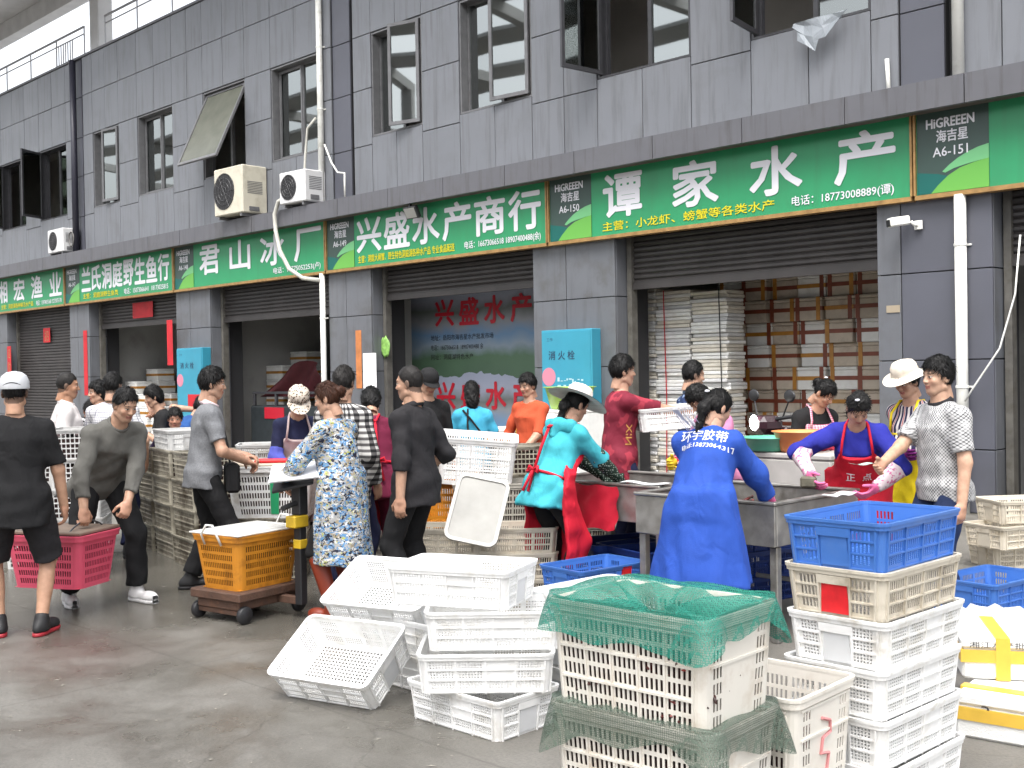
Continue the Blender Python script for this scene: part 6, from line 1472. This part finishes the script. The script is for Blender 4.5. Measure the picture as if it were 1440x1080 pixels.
            mb.lathe(pr, 36, (0,-.012,0)); mb.lathe([(br, .027), (br-.03,.036), (.120,.053), (.10,.058)], 36, (0,-.012,0)); mb.v = [(x, y*1.06, z+.014*math.sin(2*math.atan2(y, x)+ph)*(math.hypot(x, y)/br)**2) for x, y, z in mb.v]; put(mb, 'sun_hat', hmat)
            mb = MB(); mb.lathe([(.1115,.062), (.1105,.086)], 36, (0,-.012,0)); mb.v = [(x, y*1.06, z) for x, y, z in mb.v]; put(mb, 'hat_band', hat[3] if len(hat) > 3 else hmat)
        elif hk == 'bonnet':
            mb = MB(); pr = [(.098,-.01), (.106,.03), (.112,.07), (.105,.115), (.075,.150), (.03,.165), (0,.166)]; mb.lathe(pr, 28, (0,-.02,0)); mb.v = [(x*.95, y*1.05+.03*(z-.03), z+.006*math.sin(9*math.atan2(y, x))) for x, y, z in mb.v]; put(mb, 'bonnet', hmat)
            mb = MB(); pts = []
            for k in range(11):
                a = R(10+160*k/10); pts.append((math.cos(a)*.10, math.sin(a)*.105-.01, .05)); pts.append((math.cos(a)*.12, math.sin(a)*.20+.0, .01))
            mb.add(pts, [(2*k, 2*k+1, 2*k+3, 2*k+2) for k in range(10)]); put(mb, 'brim', hmat)
    root['wl'] = 0; del root['wl']
    if '_t' in root: del root['_t']
    J = dict(wl=wl, wr=wr, el=el, er=er, hc=hc, Rh=Rh, hs=hs, hipc=hipc, Rt=Rt, neck=neck, S=S, shirt=sh_o if top else None, root=root)
    return J
# ------------------------------------------------------------------ clothes
def cloth(name, col, rough=.85, **k): return mat(name, col, rough, spec=.25, noise=k.pop('noise', .12), nscale=k.pop('nscale', 7), bump=k.pop('bump', .35), bscale=k.pop('bscale', 55), fold=k.pop('fold', .36), dirt=k.pop('dirt', (tuple(x*.55 for x in col), .45)), dscale=4, dlo=.5, dhi=.8, **k)
C_BLACK = cloth('black_cloth', (.012,.012,.013)); C_BLACK2 = cloth('faded_black_cloth', (.020,.019,.021)); C_WHITE = cloth('white_cloth', (.62,.58,.57)); C_GREYSH = cloth('grey_linen', (.115,.112,.102), noise=.18)
C_POLO = cloth('grey_marl', (.165,.17,.18), noise=.2, nscale=90); C_MAROON = cloth('maroon_cloth', (.16,.012,.028)); C_MAROON2 = cloth('wine_cloth', (.135,.012,.038)); C_NAVY = cloth('navy_cloth', (.012,.015,.045))
C_SKY = cloth('sky_blue_cloth', (.05,.32,.48)); C_ORANGE = cloth('orange_cloth', (.47,.075,.03)); C_TURQ = cloth('turquoise_cloth', (.05,.36,.42)); C_RED = cloth('red_apron_cloth', (.52,.012,.03), .7); C_COBALT = cloth('cobalt_coat_cloth', (.022,.072,.36), .75)
C_ROYAL = cloth('royal_blue_cloth', (.022,.026,.26)); C_JEANS = cloth('jeans_cloth', (.016,.028,.075), noise=.3); C_GREYJ = cloth('grey_trouser_cloth', (.17,.18,.21)); C_YELLOW = cloth('yellow_apron_cloth', (.62,.47,.01), .6); C_PINK = cloth('pink_sleeve_cloth', (.52,.20,.34)); C_PURPLE = cloth('purple_glove', (.11,.006,.10), .6)
C_PALEAP = cloth('pale_pink_apron_cloth', (.42,.33,.33)); C_DKRED = cloth('dark_red_sleeve', (.22,.012,.03)); C_BLUEV = cloth('violet_blue_sleeve', (.07,.085,.36)); C_RUBBER = mat('red_brown_rubber', (.20,.03,.012), .4, noise=.1); C_YGLOVE = mat('yellow_rubber_glove', (.62,.43,.02), .45); C_PGLOVE = mat('pink_rubber_glove', (.62,.12,.28), .45)
C_SHOEW = mat('white_shoe', (.62,.62,.62), .5, noise=.15, nscale=20); C_SOLER = mat('red_sole', (.32,.02,.03), .5); C_SHOEB = mat('black_shoe', (.012,.012,.013), .6)
C_BEIGEHAT = cloth('cream_hat_cloth', (.66,.60,.50)); C_CAPGREY = cloth('pale_grey_cap_cloth', (.48,.49,.51)); C_VIOLET = cloth('dark_violet_cloth', (.03,.018,.05))
def sep(t, v):
    s = t.nodes.new('ShaderNodeSeparateXYZ'); t.links.new(v, s.inputs[0]); return s.outputs
def mth(t, op, a, b=None):
    n = t.nodes.new('ShaderNodeMath'); n.operation = op
    for i, q in enumerate((a, b)):
        if q is None: continue
        if hasattr(q, 'links'): t.links.new(q, n.inputs[i])
        else: n.inputs[i].default_value = q
    return n.outputs[0]
def stripe(t, sock, period, duty=.5):      # 1 on stripes
    return mth(t, 'LESS_THAN', mth(t, 'FRACT', mth(t, 'DIVIDE', sock, period)), duty)
def around(t, v):                           # distance round the body, so that patterns wrap
    x, y, z = sep(t, v); return mth(t, 'MULTIPLY', mth(t, 'ARCTAN2', y, x), .17), z
def f_plaid(t, v):
    a, z = around(t, v); A = stripe(t, a, .042, .5); B_ = stripe(t, z, .042, .5); s = mth(t, 'MULTIPLY', mth(t, 'ADD', A, B_), .5)
    return ramp(t, s, [(.0, (.55,.54,.52)), (.5, (.11,.105,.105)), (1, (.012,.012,.013))], 'LINEAR')
def f_finecheck(t, v):
    a, z = around(t, v); s = mth(t, 'MAXIMUM', stripe(t, a, .022, .22), stripe(t, z, .022, .22)); return mixc(t, s, (.55,.55,.56), (.22,.22,.26))
def f_stripes(t, v):
    a, z = around(t, v); c = mixc(t, stripe(t, a, .034, .5), (.5,.46,.45), (.018,.015,.05)); return mixc(t, stripe(t, mth(t, 'ADD', a, .012), .068, .10), c, (.32,.04,.05))
def f_zebra(t, v):
    a, z = around(t, v); n = t.nodes.new('ShaderNodeTexNoise'); n.inputs['Scale'].default_value = 9; t.links.new(v, n.inputs['Vector'])
    return mixc(t, stripe(t, mth(t, 'ADD', z, mth(t, 'MULTIPLY', n.outputs[0], .06)), .03, .5), (.6,.6,.6), (.015,.015,.015))
def f_camo(t, v):
    def vor(s, off):
        m_ = t.nodes.new('ShaderNodeMapping'); m_.inputs['Location'].default_value = (off, off, off); m_.inputs['Scale'].default_value = (1,1,1.5); t.links.new(v, m_.inputs[0])
        n = t.nodes.new('ShaderNodeTexNoise'); n.inputs['Scale'].default_value = s; n.inputs['Detail'].default_value = 2.5; n.inputs['Roughness'].default_value = .6; n.inputs['Distortion'].default_value = .8; t.links.new(m_.outputs[0], n.inputs['Vector']); return n.outputs[0]
    c = mixc(t, ramp(t, vor(21, 0), [(.48, (0,0,0)), (.50, (1,1,1))]), (.36,.36,.35), (.10,.24,.44))
    c = mixc(t, ramp(t, vor(26, 3), [(.56, (0,0,0)), (.575, (1,1,1))]), c, (.34,.29,.20))
    c = mixc(t, ramp(t, vor(30, 7), [(.575, (0,0,0)), (.59, (1,1,1))]), c, (.62,.62,.62))
    c = mixc(t, ramp(t, vor(30, 11), [(.625, (0,0,0)), (.635, (1,1,1))]), c, (.42,.44,.10))
    return mixc(t, ramp(t, vor(36, 17), [(.56, (0,0,0)), (.575, (1,1,1))]), c, (.02,.022,.04))
def f_crosshatch(t, v):
    a, z = around(t, v); s = mth(t, 'ADD', a, z); d = mth(t, 'SUBTRACT', a, z); n = t.nodes.new('ShaderNodeTexNoise'); n.inputs['Scale'].default_value = 26; t.links.new(v, n.inputs['Vector'])
    f = mth(t, 'MULTIPLY', mth(t, 'ADD', stripe(t, s, .021, .42), stripe(t, d, .021, .42)), ramp(t, n.outputs[0], [(.35, (.25,.25,.25)), (.6, (.7,.7,.7))])); return mixc(t, f, (.48,.48,.48), (.06,.06,.065))
def f_leopard(t, v):
    n = t.nodes.new('ShaderNodeTexVoronoi'); n.inputs['Scale'].default_value = 55; t.links.new(v, n.inputs['Vector']); return ramp(t, n.outputs['Distance'], [(.25, (.02,.015,.012)), (.42, (.5,.42,.34)), (.7, (.6,.55,.48))])
def f_dots(t, v):
    n = t.nodes.new('ShaderNodeTexVoronoi'); n.inputs['Scale'].default_value = 62; n.inputs['Randomness'].default_value = .35; t.links.new(v, n.inputs['Vector']); return ramp(t, n.outputs['Distance'], [(.26, (.35,.42,.36)), (.34, (.012,.03,.02))])
def f_pinkcheck(t, v):
    a, z = around(t, v); s = mth(t, 'MULTIPLY', mth(t, 'ADD', stripe(t, a, .016, .5), stripe(t, z, .016, .5)), .5); return mixc(t, s, (.68,.5,.54), (.55,.08,.16))
def f_floral(base, spot, s=40):
    def f(t, v):
        n = t.nodes.new('ShaderNodeTexNoise'); n.inputs['Scale'].default_value = s; n.inputs['Detail'].default_value = 1; t.links.new(v, n.inputs['Vector']); return mixc(t, ramp(t, n.outputs[0], [(.56, (0,0,0)), (.6, (1,1,1))]), base, spot)
    return f
def f_hatcheck(t, v):
    a, z = around(t, v); x, y, _ = sep(t, v); s = mth(t, 'MAXIMUM', stripe(t, x, .03, .12), stripe(t, z, .03, .12)); return mixc(t, s, (.72,.69,.64), (.60,.55,.48))
P_PLAID = pattern('black_white_plaid', f_plaid); P_FINE = pattern('fine_white_check', f_finecheck); P_STRIPE = pattern('navy_stripe', f_stripes); P_ZEBRA = pattern('zebra_stripe', f_zebra); P_CAMO = pattern('flower_camouflage', f_camo, bump=.3); P_HATCH = pattern('grey_crosshatch', f_crosshatch); P_LEO = pattern('leopard_print', f_leopard)
P_DOTS = pattern('dotted_green', f_dots); P_PINKC = pattern('pink_check', f_pinkcheck); P_FLOWR = pattern('red_floral', f_floral((.30,.01,.03), (.5,.35,.36), 55)); P_FLOWW = pattern('white_floral', f_floral((.62,.52,.55), (.5,.15,.28), 45)); P_HAT = pattern('checked_hat', f_hatcheck); P_BLUEP = pattern('blue_print', f_floral((.015,.03,.09), (.18,.25,.40), 22))
P_WREDS = pattern('wine_print', f_floral((.16,.012,.028), (.30,.03,.05), 12))
# ------------------------------------------------------------------ the people, left to right
def W(px, d): return at(px, d)
PE = {}
PE['cap'] = person('man in black t-shirt, shorts and pale grey cap seen from behind', W(20, 7.1), 112, 1.66, 1.06, lean=3, head=(0,-8), hl=(-.30,.02,.82), hr=(.30,.10,.72), poler=(.8,-.5,0), top=dict(mat=C_BLACK, sleeve=.86, hem=-.20, o=.03, so=.03), bottom=dict(mat=C_BLACK2, length=.98, o=.03, flare=.03), shoes=dict(mat=C_SHOEB, sole=C_SOLER), hair=('cap', HB), hat=('cap', C_CAPGREY), feet=((-.12,.05,12),(.13,-.04,-25)), seed=1, vox=.0115, skin=(.45,.27,.18))
PE['bald'] = person('balding man in a white short sleeved shirt facing right', W(92, 10.0), 20, 1.68, 1.05, head=(6,0), hl=(-.18,.22,.98), hr=(.26,.02,.82), top=dict(mat=C_WHITE, sleeve=.8, hem=-.2, o=.03, so=.03), bottom=dict(mat=C_NAVY), shoes=dict(mat=C_SHOEB), hair=('buzz', HG), seed=2, vox=.015, collar=C_WHITE, skin=(.38,.21,.13))
person('person crouched behind the white shirted man, orange face turned down', W(124, 11.0), 300, 1.55, head=(25,0), lean=12, hip=(0,0,-.12), top=dict(mat=cloth('pale_jersey', (.5,.5,.54)), sleeve=.9), bottom=dict(mat=C_NAVY), hair=('short', HB), seed=3, vox=.017, skin=(.36,.17,.10), legs=False)
person('woman in zebra striped top reaching left behind the checked shirt', W(140, 10.8), 215, 1.60, female=True, head=(5,0), hl=(-.1,.5,1.25), hr=(.2,.3,1.0), top=dict(mat=P_ZEBRA, sleeve=.85), bottom=dict(mat=C_BLACK), hair=('bob', HB), seed=4, vox=.016, legs=False)
person('man in white fine checked shirt seen from behind', W(158, 10.1), 100, 1.67, 1.05, head=(4,-25), hl=(-.16,.3,1.02), hr=(.26,.1,.85), top=dict(mat=P_FINE, sleeve=.85, hem=-.18, o=.028), bottom=dict(mat=C_NAVY), shoes=dict(mat=C_SHOEB), hair=('short', HB), seed=5, vox=.015)
PE['bend'] = person('man in grey long sleeved shirt bending to carry the pink basket', W(142, 8.1), 315, 1.70, 1.03, hip=(0,-.05,-.01), lean=38, head=(26,6), hl=(.04,.40,.61), hr=(.28,.30,.72), polel=(-.9,-.3,.2), poler=(.9,-.3,.2), top=dict(mat=C_GREYSH, sleeve=1.72, hem=-.16, o=.03, so=.026, amp=.007), bottom=dict(mat=C_BLACK, o=.016), shoes=dict(mat=C_SHOEW), hair=('short', HB), feet=((-.18,.12,10),(.20,-.15,-15)), seed=6, vox=.0115, collar=C_GREYSH, palm=((0,-1,0),(0,-1,0)), curl=.95, skin=(.45,.28,.195))
person('person in blue bending behind the crates with one arm raised', W(226, 11.0), 40, 1.60, lean=45, head=(30,10), hl=(-.2,.45,1.35), hr=(.2,.5,1.0), top=dict(mat=cloth('mid_blue_cloth', (.02,.07,.22)), sleeve=.9), bottom=dict(mat=C_BLACK), hair=('full', HB), seed=7, vox=.016, legs=False)
person('woman with raised forearm and dark hair by the blue cabinet', W(248, 11.3), 200, 1.58, female=True, lean=20, head=(20,0), hl=(-.1,.35,1.15), hr=(.12,.25,1.35), top=dict(mat=C_BLACK, sleeve=.6), bottom=dict(mat=C_BLACK), hair=('bob', HB), seed=8, vox=.016, legs=False)
person('child with only the head showing over the lattice crates', W(246, 10.9), 285, 1.42, lean=24, head=(10,0), hip=(0,0,-.06), top=dict(mat=C_VIOLET), bottom=dict(mat=C_BLACK), hair=('full', HB), seed=9, vox=.017, legs=False, skin=(.42,.22,.15))
PE['polo'] = person('man in grey polo shirt with striped collar leaning right', W(283, 8.5), 22, 1.69, .98, lean=6, head=(8,-4), hl=(-.04,.32,1.0), hr=(.12,.30,.97), poler=(.8,-.6,-.4), top=dict(mat=C_POLO, sleeve=.72, hem=-.12, o=.026, so=.026), bottom=dict(mat=C_BLACK), shoes=dict(mat=C_SHOEB), hair=('full', HB), seed=10, vox=.0118, collar=cloth('pale_pink_collar', (.55,.44,.46)), palm=((0,-.3,-1),(0,-.3,-1)), curl=.7, feet=((-.12,-.1,5),(.12,.1,-5)))
PE['leo'] = person('woman in leopard print bonnet, pale apron and violet sleeves', W(412, 9.4), 290, 1.58, female=True, lean=22, head=(40,0), hl=(-.05,.42,.92), hr=(.10,.42,.92), top=dict(mat=C_NAVY, sleeve=1.2), bottom=dict(mat=C_BLACK), apron=dict(mat=C_PALEAP, z=.4), sleeves=C_BLUEV, gloves=mat('pale_yellow_glove', (.45,.42,.18), .5), hair=('bob', HB), hat=('bonnet', P_LEO), seed=11, vox=.014)
PE['camo'] = person('woman in long flowered camouflage coat writing beside the scale', W(478, 7.45), 150, 1.58, 1.04, female=True, lean=8, head=(14,18), hl=(-.16,.40,.98), hr=(.02,.42,.96), poler=(.9,-.5,-.3), polel=(-.9,-.5,-.3), top=dict(mat=P_CAMO, sleeve=1.86, coat=.37, flare=.035, o=.034, so=.034, amp=.007), bottom=dict(mat=C_BLACK, length=1.05), shoes=dict(mat=C_RUBBER, boot=.40), hair=('bun', HBR), seed=12, vox=.0112, curl=.8, palm=((0,-.6,-1),(0,-.4,-1)))
PE['plaid'] = person('man in black and white plaid shirt seen from behind', W(482, 8.1), 66, 1.68, 1.02, head=(10,8), hl=(-.2,.3,1.0), hr=(.22,.08,.82), top=dict(mat=P_PLAID, sleeve=1.9, hem=-.24, o=.03, so=.028), bottom=dict(mat=C_NAVY), shoes=dict(mat=C_SHOEB), hair=('short', HG), seed=13, vox=.013)
PE['wine'] = person('woman in wine red top and red apron strings bending away', W(527, 8.5), 105, 1.58, female=True, lean=24, head=(35,-8), hl=(-.1,.5,.95), hr=(.15,.5,.95), top=dict(mat=C_MAROON2, sleeve=1.8, hem=-.2, o=.03, so=.028), bottom=dict(mat=C_MAROON2), apron=dict(mat=C_RED, z=.4, back=-.05), shoes=dict(mat=C_RUBBER, boot=.1), hair=('bob', HB), seed=14, vox=.013)
person('person in white leaning in under the papers on the post', W(537, 10.2), 20, 1.60, lean=30, head=(40,0), hl=(-.1,.4,1.0), hr=(.1,.4,1.0), top=dict(mat=C_WHITE, sleeve=.8), bottom=dict(mat=C_NAVY), hair=('full', HBR), seed=15, vox=.016, legs=False)
PE['black'] = person('man in black shirt with rolled sleeves, hand in pocket, seen from behind', W(583, 7.6), 152, 1.67, 1.02, lean=2, head=(6,10), hl=(-.245,-.03,.80), hr=(.20,.10,.92), polel=(-.6,-.9,0), poler=(.35,-1,0), top=dict(mat=C_BLACK2, sleeve=(1.28, 1.28), hem=-.17, o=.03, so=.028, amp=.006), bottom=dict(mat=C_BLACK), shoes=dict(mat=C_SHOEB), hair=('buzz', HG), seed=16, vox=.0115, collar=C_BLACK2, skin=(.42,.26,.18))
person('man in black peaked cap behind the man in black', W(600, 10.2), 300, 1.66, head=(25,0), top=dict(mat=C_BLACK, sleeve=1.8), bottom=dict(mat=C_BLACK), hair=('cap', HB), hat=('cap_black', C_BLACK), seed=17, vox=.016, legs=False)
PE['sky'] = person('woman in sky blue t-shirt with black bag strap seen from behind', W(664, 10.6), 95, 1.54, female=True, head=(18,0), lean=8, hl=(-.2,.3,.95), hr=(.2,.3,.95), top=dict(mat=C_SKY, sleeve=.75), bottom=dict(mat=C_BLACK), shoes=dict(mat=C_SHOEB), hair=('long', HB), seed=18, vox=.015)
PE['orange'] = person('woman in orange top looking down to the left', W(745, 10.7), 235, 1.60, female=True, head=(14,-10), hl=(-.12,.32,.92), hr=(.22,.2,.90), top=dict(mat=C_ORANGE, sleeve=1.0, o=.028), bottom=dict(mat=C_BLACK), shoes=dict(mat=C_SHOEB), hair=('full', HB), seed=19, vox=.014)
PE['turq'] = person('woman in turquoise hoodie, red apron and white sun hat', W(774, 7.75), 38, 1.58, 1.05, female=True, lean=26, hip=(0,-.05,-.03), head=(26,-6), hl=(-.05,.60,.88), hr=(.12,.58,.86), poler=(.9,-.3,-.5), polel=(-.9,-.3,-.5), top=dict(mat=C_TURQ, sleeve=1.05, hem=-.16, o=.032, so=.034, amp=.007), bottom=dict(mat=C_BLACK), apron=dict(mat=C_RED, z=.28, back=.03), shoes=dict(mat=C_RUBBER, boot=.22), sleeves=P_DOTS, gloves=P_DOTS, hair=('pony', HB), hat=('sun', P_HAT, .255, C_WHITE), seed=20, vox=.0112, skin=(.45,.26,.18))
PE['maroon'] = person('man in maroon t-shirt holding out a white crate to the right', W(868, 8.95), 12, 1.73, 1.02, lean=3, head=(4,0), hl=(-.10,.56,1.24), hr=(.06,.54,1.24), poler=(.8,-.2,-.7), top=dict(mat=P_WREDS, sleeve=.92, hem=-.20, o=.028, so=.028), bottom=dict(mat=C_NAVY), shoes=dict(mat=C_SHOEB), hair=('full', HB), seed=21, vox=.0118, palm=((0,0,-1),(0,0,-1)), curl=.75)
PE['navy'] = person('man in navy patterned shirt looking right behind the blue coat', W(972, 9.5), 15, 1.68, head=(8,0), hl=(-.1,.35,1.0), hr=(.2,.35,1.0), top=dict(mat=P_BLUEP, sleeve=.85), bottom=dict(mat=C_NAVY), shoes=dict(mat=C_SHOEB), hair=('short', HB), seed=22, vox=.014, collar=cloth('grey_blue_collar', (.12,.17,.26)))
PE['pinks'] = person('woman with pink sleeves and yellow gloves beside the blue coat', W(1026, 8.25), 205, 1.58, female=True, lean=22, head=(50,0), hl=(-.1,.40,.96), hr=(.1,.46,1.0), top=dict(mat=C_PINK, sleeve=1.5, o=.026, so=.03), bottom=dict(mat=C_BLACK), sleeves=P_FLOWR, gloves=C_YGLOVE, hair=('bob', HB), seed=23, vox=.013)
PE['cobalt'] = person('woman in long cobalt blue coat lettered on the back, bending over the table', W(985, 6.35), 62, 1.58, 1.02, female=True, lean=26, head=(26,-32), hip=(0,-.04,-.02), hl=(-.12,.60,.92), hr=(.28,.52,.86), poler=(.9,-.3,-.3), polel=(-.9,-.3,-.3), top=dict(mat=C_COBALT, sleeve=1.86, coat=.40, flare=.10, o=.045, so=.042, amp=.008), bottom=dict(mat=C_NAVY), shoes=dict(mat=C_SHOEB, boot=.16), gloves=C_PGLOVE, hair=('pony', HB), seed=24, vox=.0112)
PE['pinkap'] = person('woman in black with pink checked apron and dark red sleeves', W(1132, 9.1), 285, 1.58, female=True, lean=22, head=(42,28), hl=(-.02,.40,.98), hr=(.12,.40,.98), top=dict(mat=C_BLACK, sleeve=1.3), bottom=dict(mat=C_BLACK), apron=dict(mat=P_PINKC, z=.5, chest=.40), sleeves=C_DKRED, gloves=C_DKRED, hair=('bun', HB), seed=25, vox=.014)
PE['red'] = person('woman in royal blue top and bright red apron sorting at the table', W(1205, 7.42), 252, 1.56, 1.0, female=True, lean=30, head=(48,12), hl=(-.12,.46,.92), hr=(.30,.48,1.0), polel=(-.9,-.3,.1), poler=(.9,-.3,.1), top=dict(mat=C_ROYAL, sleeve=1.12, o=.03, so=.038, hem=-.2, amp=.007), bottom=dict(mat=C_BLACK), apron=dict(mat=C_RED, z=.3, chest=.33), shoes=dict(mat=C_SHOEB, boot=.1), sleeves=P_FLOWW, gloves=C_PGLOVE, hair=('pony', HB), seed=26, vox=.0112)
PE['yellow'] = person('woman in cream sun hat, striped shirt and yellow apron', W(1292, 8.0), 215, 1.63, female=True, lean=10, head=(22,-4), hl=(.02,.42,1.02), hr=(-.14,.36,1.05), top=dict(mat=P_STRIPE, sleeve=1.35, hem=-.22, o=.026), bottom=dict(mat=C_GREYJ), apron=dict(mat=C_YELLOW, z=.38, chest=.30), shoes=dict(mat=C_SHOEB), sleeves=None, gloves=C_PURPLE, hair=('full', HB), hat=('sun', C_BEIGEHAT, .185), seed=27, vox=.013)
PE['hatch'] = person('man in grey crosshatched polo shirt and jeans facing left', W(1326, 6.85), 196, 1.66, 1.03, lean=2, head=(4,0), hl=(-.27,.08,.76), hr=(.02,.42,1.04), polel=(-.7,-.7,0), poler=(.8,-.7,-.3), top=dict(mat=P_HATCH, sleeve=.78, hem=-.10, o=.03, so=.032), bottom=dict(mat=C_JEANS), shoes=dict(mat=C_SHOEB), hair=('full', HB), seed=28, vox=.0115, collar=C_BLACK2, skin=(.47,.30,.21))
# ------------------------------------------------------------------ things that go with the people
def project(me, shirt, origin, right, up, depth, off=.004):
    """lay a flat lettering mesh (xz plane) on a garment: origin/right/up in the garment's space, cast along depth"""
    bv = BVHTree.FromPolygons([v.co.copy() for v in shirt.data.vertices], [tuple(p.vertices) for p in shirt.data.polygons]); dn = Vector(depth).normalized()
    for v in me.vertices:
        p = Vector(origin)+Vector(right)*v.co.x+Vector(up)*v.co.z; h = bv.ray_cast(p-dn*.6, dn)
        v.co = (h[0] if h[0] else p)-dn*off
    me.update(); return me
def back_print(J, lines, M, z0=.30):
    Rt, S = J['Rt'], J['S']; r, f, u = [Vector(Rt[:,i].tolist()) for i in range(3)]; hp = Vector(J['hipc'].tolist())
    for (txt, w_, h_, x, z) in lines:
        me = text_mesh(txt, w_, h_, .012); link('back_lettering', project(me, J['shirt'], hp+u*z+r*x-f*.3, r, u, f), M, J['root'])
M_prw = mat('white_print', (.72,.73,.78), .6)
back_print(PE['cobalt'], [('岳阳市', .11, .032, -.13, .452), ('环宇胶带', .27, .072, -.14, .365), ('电话:13873064317', .30, .036, -.135, .315)], M_prw)
def front_print(J, lines, M, part='apron'):
    ap = [c for c in J['root'].children if c.name.startswith(part)][0]; Rt = J['Rt']; r, f, u = [Vector(Rt[:,i].tolist()) for i in range(3)]; hp = Vector(J['hipc'].tolist())
    for (txt, w_, h_, x, z) in lines:
        me = text_mesh(txt, w_, h_, .01); me.vertices.foreach_set('co', [q for v in me.vertices for q in (-v.co.x, v.co.y, v.co.z)])
        link('apron_lettering', project(me, ap, hp+u*z+r*x+f*.4, r, u, -f), M, J['root'])
front_print(PE['red'], [('正', .055, .055, .07, .12), ('点', .055, .055, -.03, .12)], M_prw)
# green bottle in the red apron woman's hand, banknote, cigarette, pen
def world(J, p): return J['root'].matrix_basis @ Vector(p.tolist())
b_ = world(PE['red'], PE['red']['wr']); tag(MB().cbox(-.05, .05, -.03, .03, -.02, .05, .012).build('shellfish_scoop', mat('grey_brown_sponge', (.12,.11,.08), .8, noise=.4, nscale=20), None, b_+Vector((.02,-.06,-.05)), .5), 'grey scrubbing pad in the pink gloved hand', 'pad')
n_ = world(PE['hatch'], PE['hatch']['wr']); sheet(.15, .07, .001, n_+Vector((-.07,-.12,.0)), yaw(178), 'pale green banknote held out by the man in the crosshatched shirt', 'banknote', mat('banknote_paper', (.35,.50,.46), .7))
hd_ = PE['yellow']; 
# bag strap of the sky blue woman, hip bag of the polo man, hood of the turquoise woman, hair clip
def strap(J, pts, r, M, nm): MB().tube([tuple(J['hipc']+J['Rt']@(V3(*p)*J['S'])) for p in pts], r, 6).build(nm, M, J['root'], smooth=True)
strap(PE['sky'], [(-.10,-.06,.47), (-.02,-.145,.36), (.08,-.150,.22), (.17,-.11,.06), (.20,0,-.04)], .010, C_BLACK, 'bag_strap'); strap(PE['sky'], [(-.05,-.07,.48), (-.06,-.145,.30), (-.04,-.145,.10)], .009, C_BLACK, 'bag_strap')
J = PE['polo']; hb = J['hipc']+J['Rt']@V3(.10,.20,-.02); o = tag(empty('hip_bag', world(J, hb), J['root'].rotation_euler.z), 'small black bag hanging in front of the polo shirt man', 'bag'); MB().cbox(-.09, .09, -.05, .05, -.12, .10, .02).build('pouch', C_BLACK, o); MB().box(-.095, -.085, .051, .056, -.10, .09).build('edge_trim', M_white_pvc, o)
strap(J, [(-.14,.12,.40), (-.02,.17,.20), (.10,.18,.06)], .008, C_BLACK, 'bag_strap')
J = PE['turq']; S = J['S']; F = Field(J['neck']-.2, J['neck']+.2, .010); D = F.cone(J['neck']+J['Rt']@V3(-.09,-.055,-.045), J['neck']+J['Rt']@V3(.09,-.055,-.045), .052, .052); D = smin(D, smin(F.cone(J['neck']+J['Rt']@V3(-.09,-.05,-.04), J['neck']+J['Rt']@V3(-.07,.06,-.02), .045, .028), F.cone(J['neck']+J['Rt']@V3(.09,-.05,-.04), J['neck']+J['Rt']@V3(.07,.06,-.02), .045, .028), .02), .03)
D = smin(D, F.cone(J['neck']+J['Rt']@V3(0,-.10,-.05), J['neck']+J['Rt']@V3(0,-.10,-.12), .05, .03), .04)+F.wrinkle(.006, 40, 38, 2.); link('hood', to_mesh('hood', [F.surface(D)]), C_TURQ, J['root'])
for key, off in (('camo', (.075,-.09,.06)), ('cobalt', (-.02,-.125,.085)), ('pinkap', (0,-.09,.13)), ('red', (.03,.03,.145))):
    J = PE[key]; p = J['hc']+J['Rh']@(V3(*off)*J['hs']); mb = MB(); mb.T = Matrix.Translation(p.tolist()); mb.lathe([(0,-.008), (.012,-.005), (.016,0), (.012,.006), (0,.008)], 10); mb.build('hair_clip', M_prw, J['root'], smooth=True)
# stripes on the polo cuffs, print on the maroon shirt
J = PE['maroon']; Rt = J['Rt']; r, f, u = [Vector(Rt[:,i].tolist()) for i in range(3)]
me = text_mesh('LET', .05, .20, .02); me.vertices.foreach_set('co', [q for v in me.vertices for q in (0, v.co.x, v.co.z)])
bvm = text_mesh('NIX', .16, .05, .02); link('side_print', project(bvm, J['shirt'], Vector(J['hipc'].tolist())+r*.35+u*.10-f*.0, -u*-1, f, -r), mat('gold_print', (.45,.22,.05), .6), J['root'])
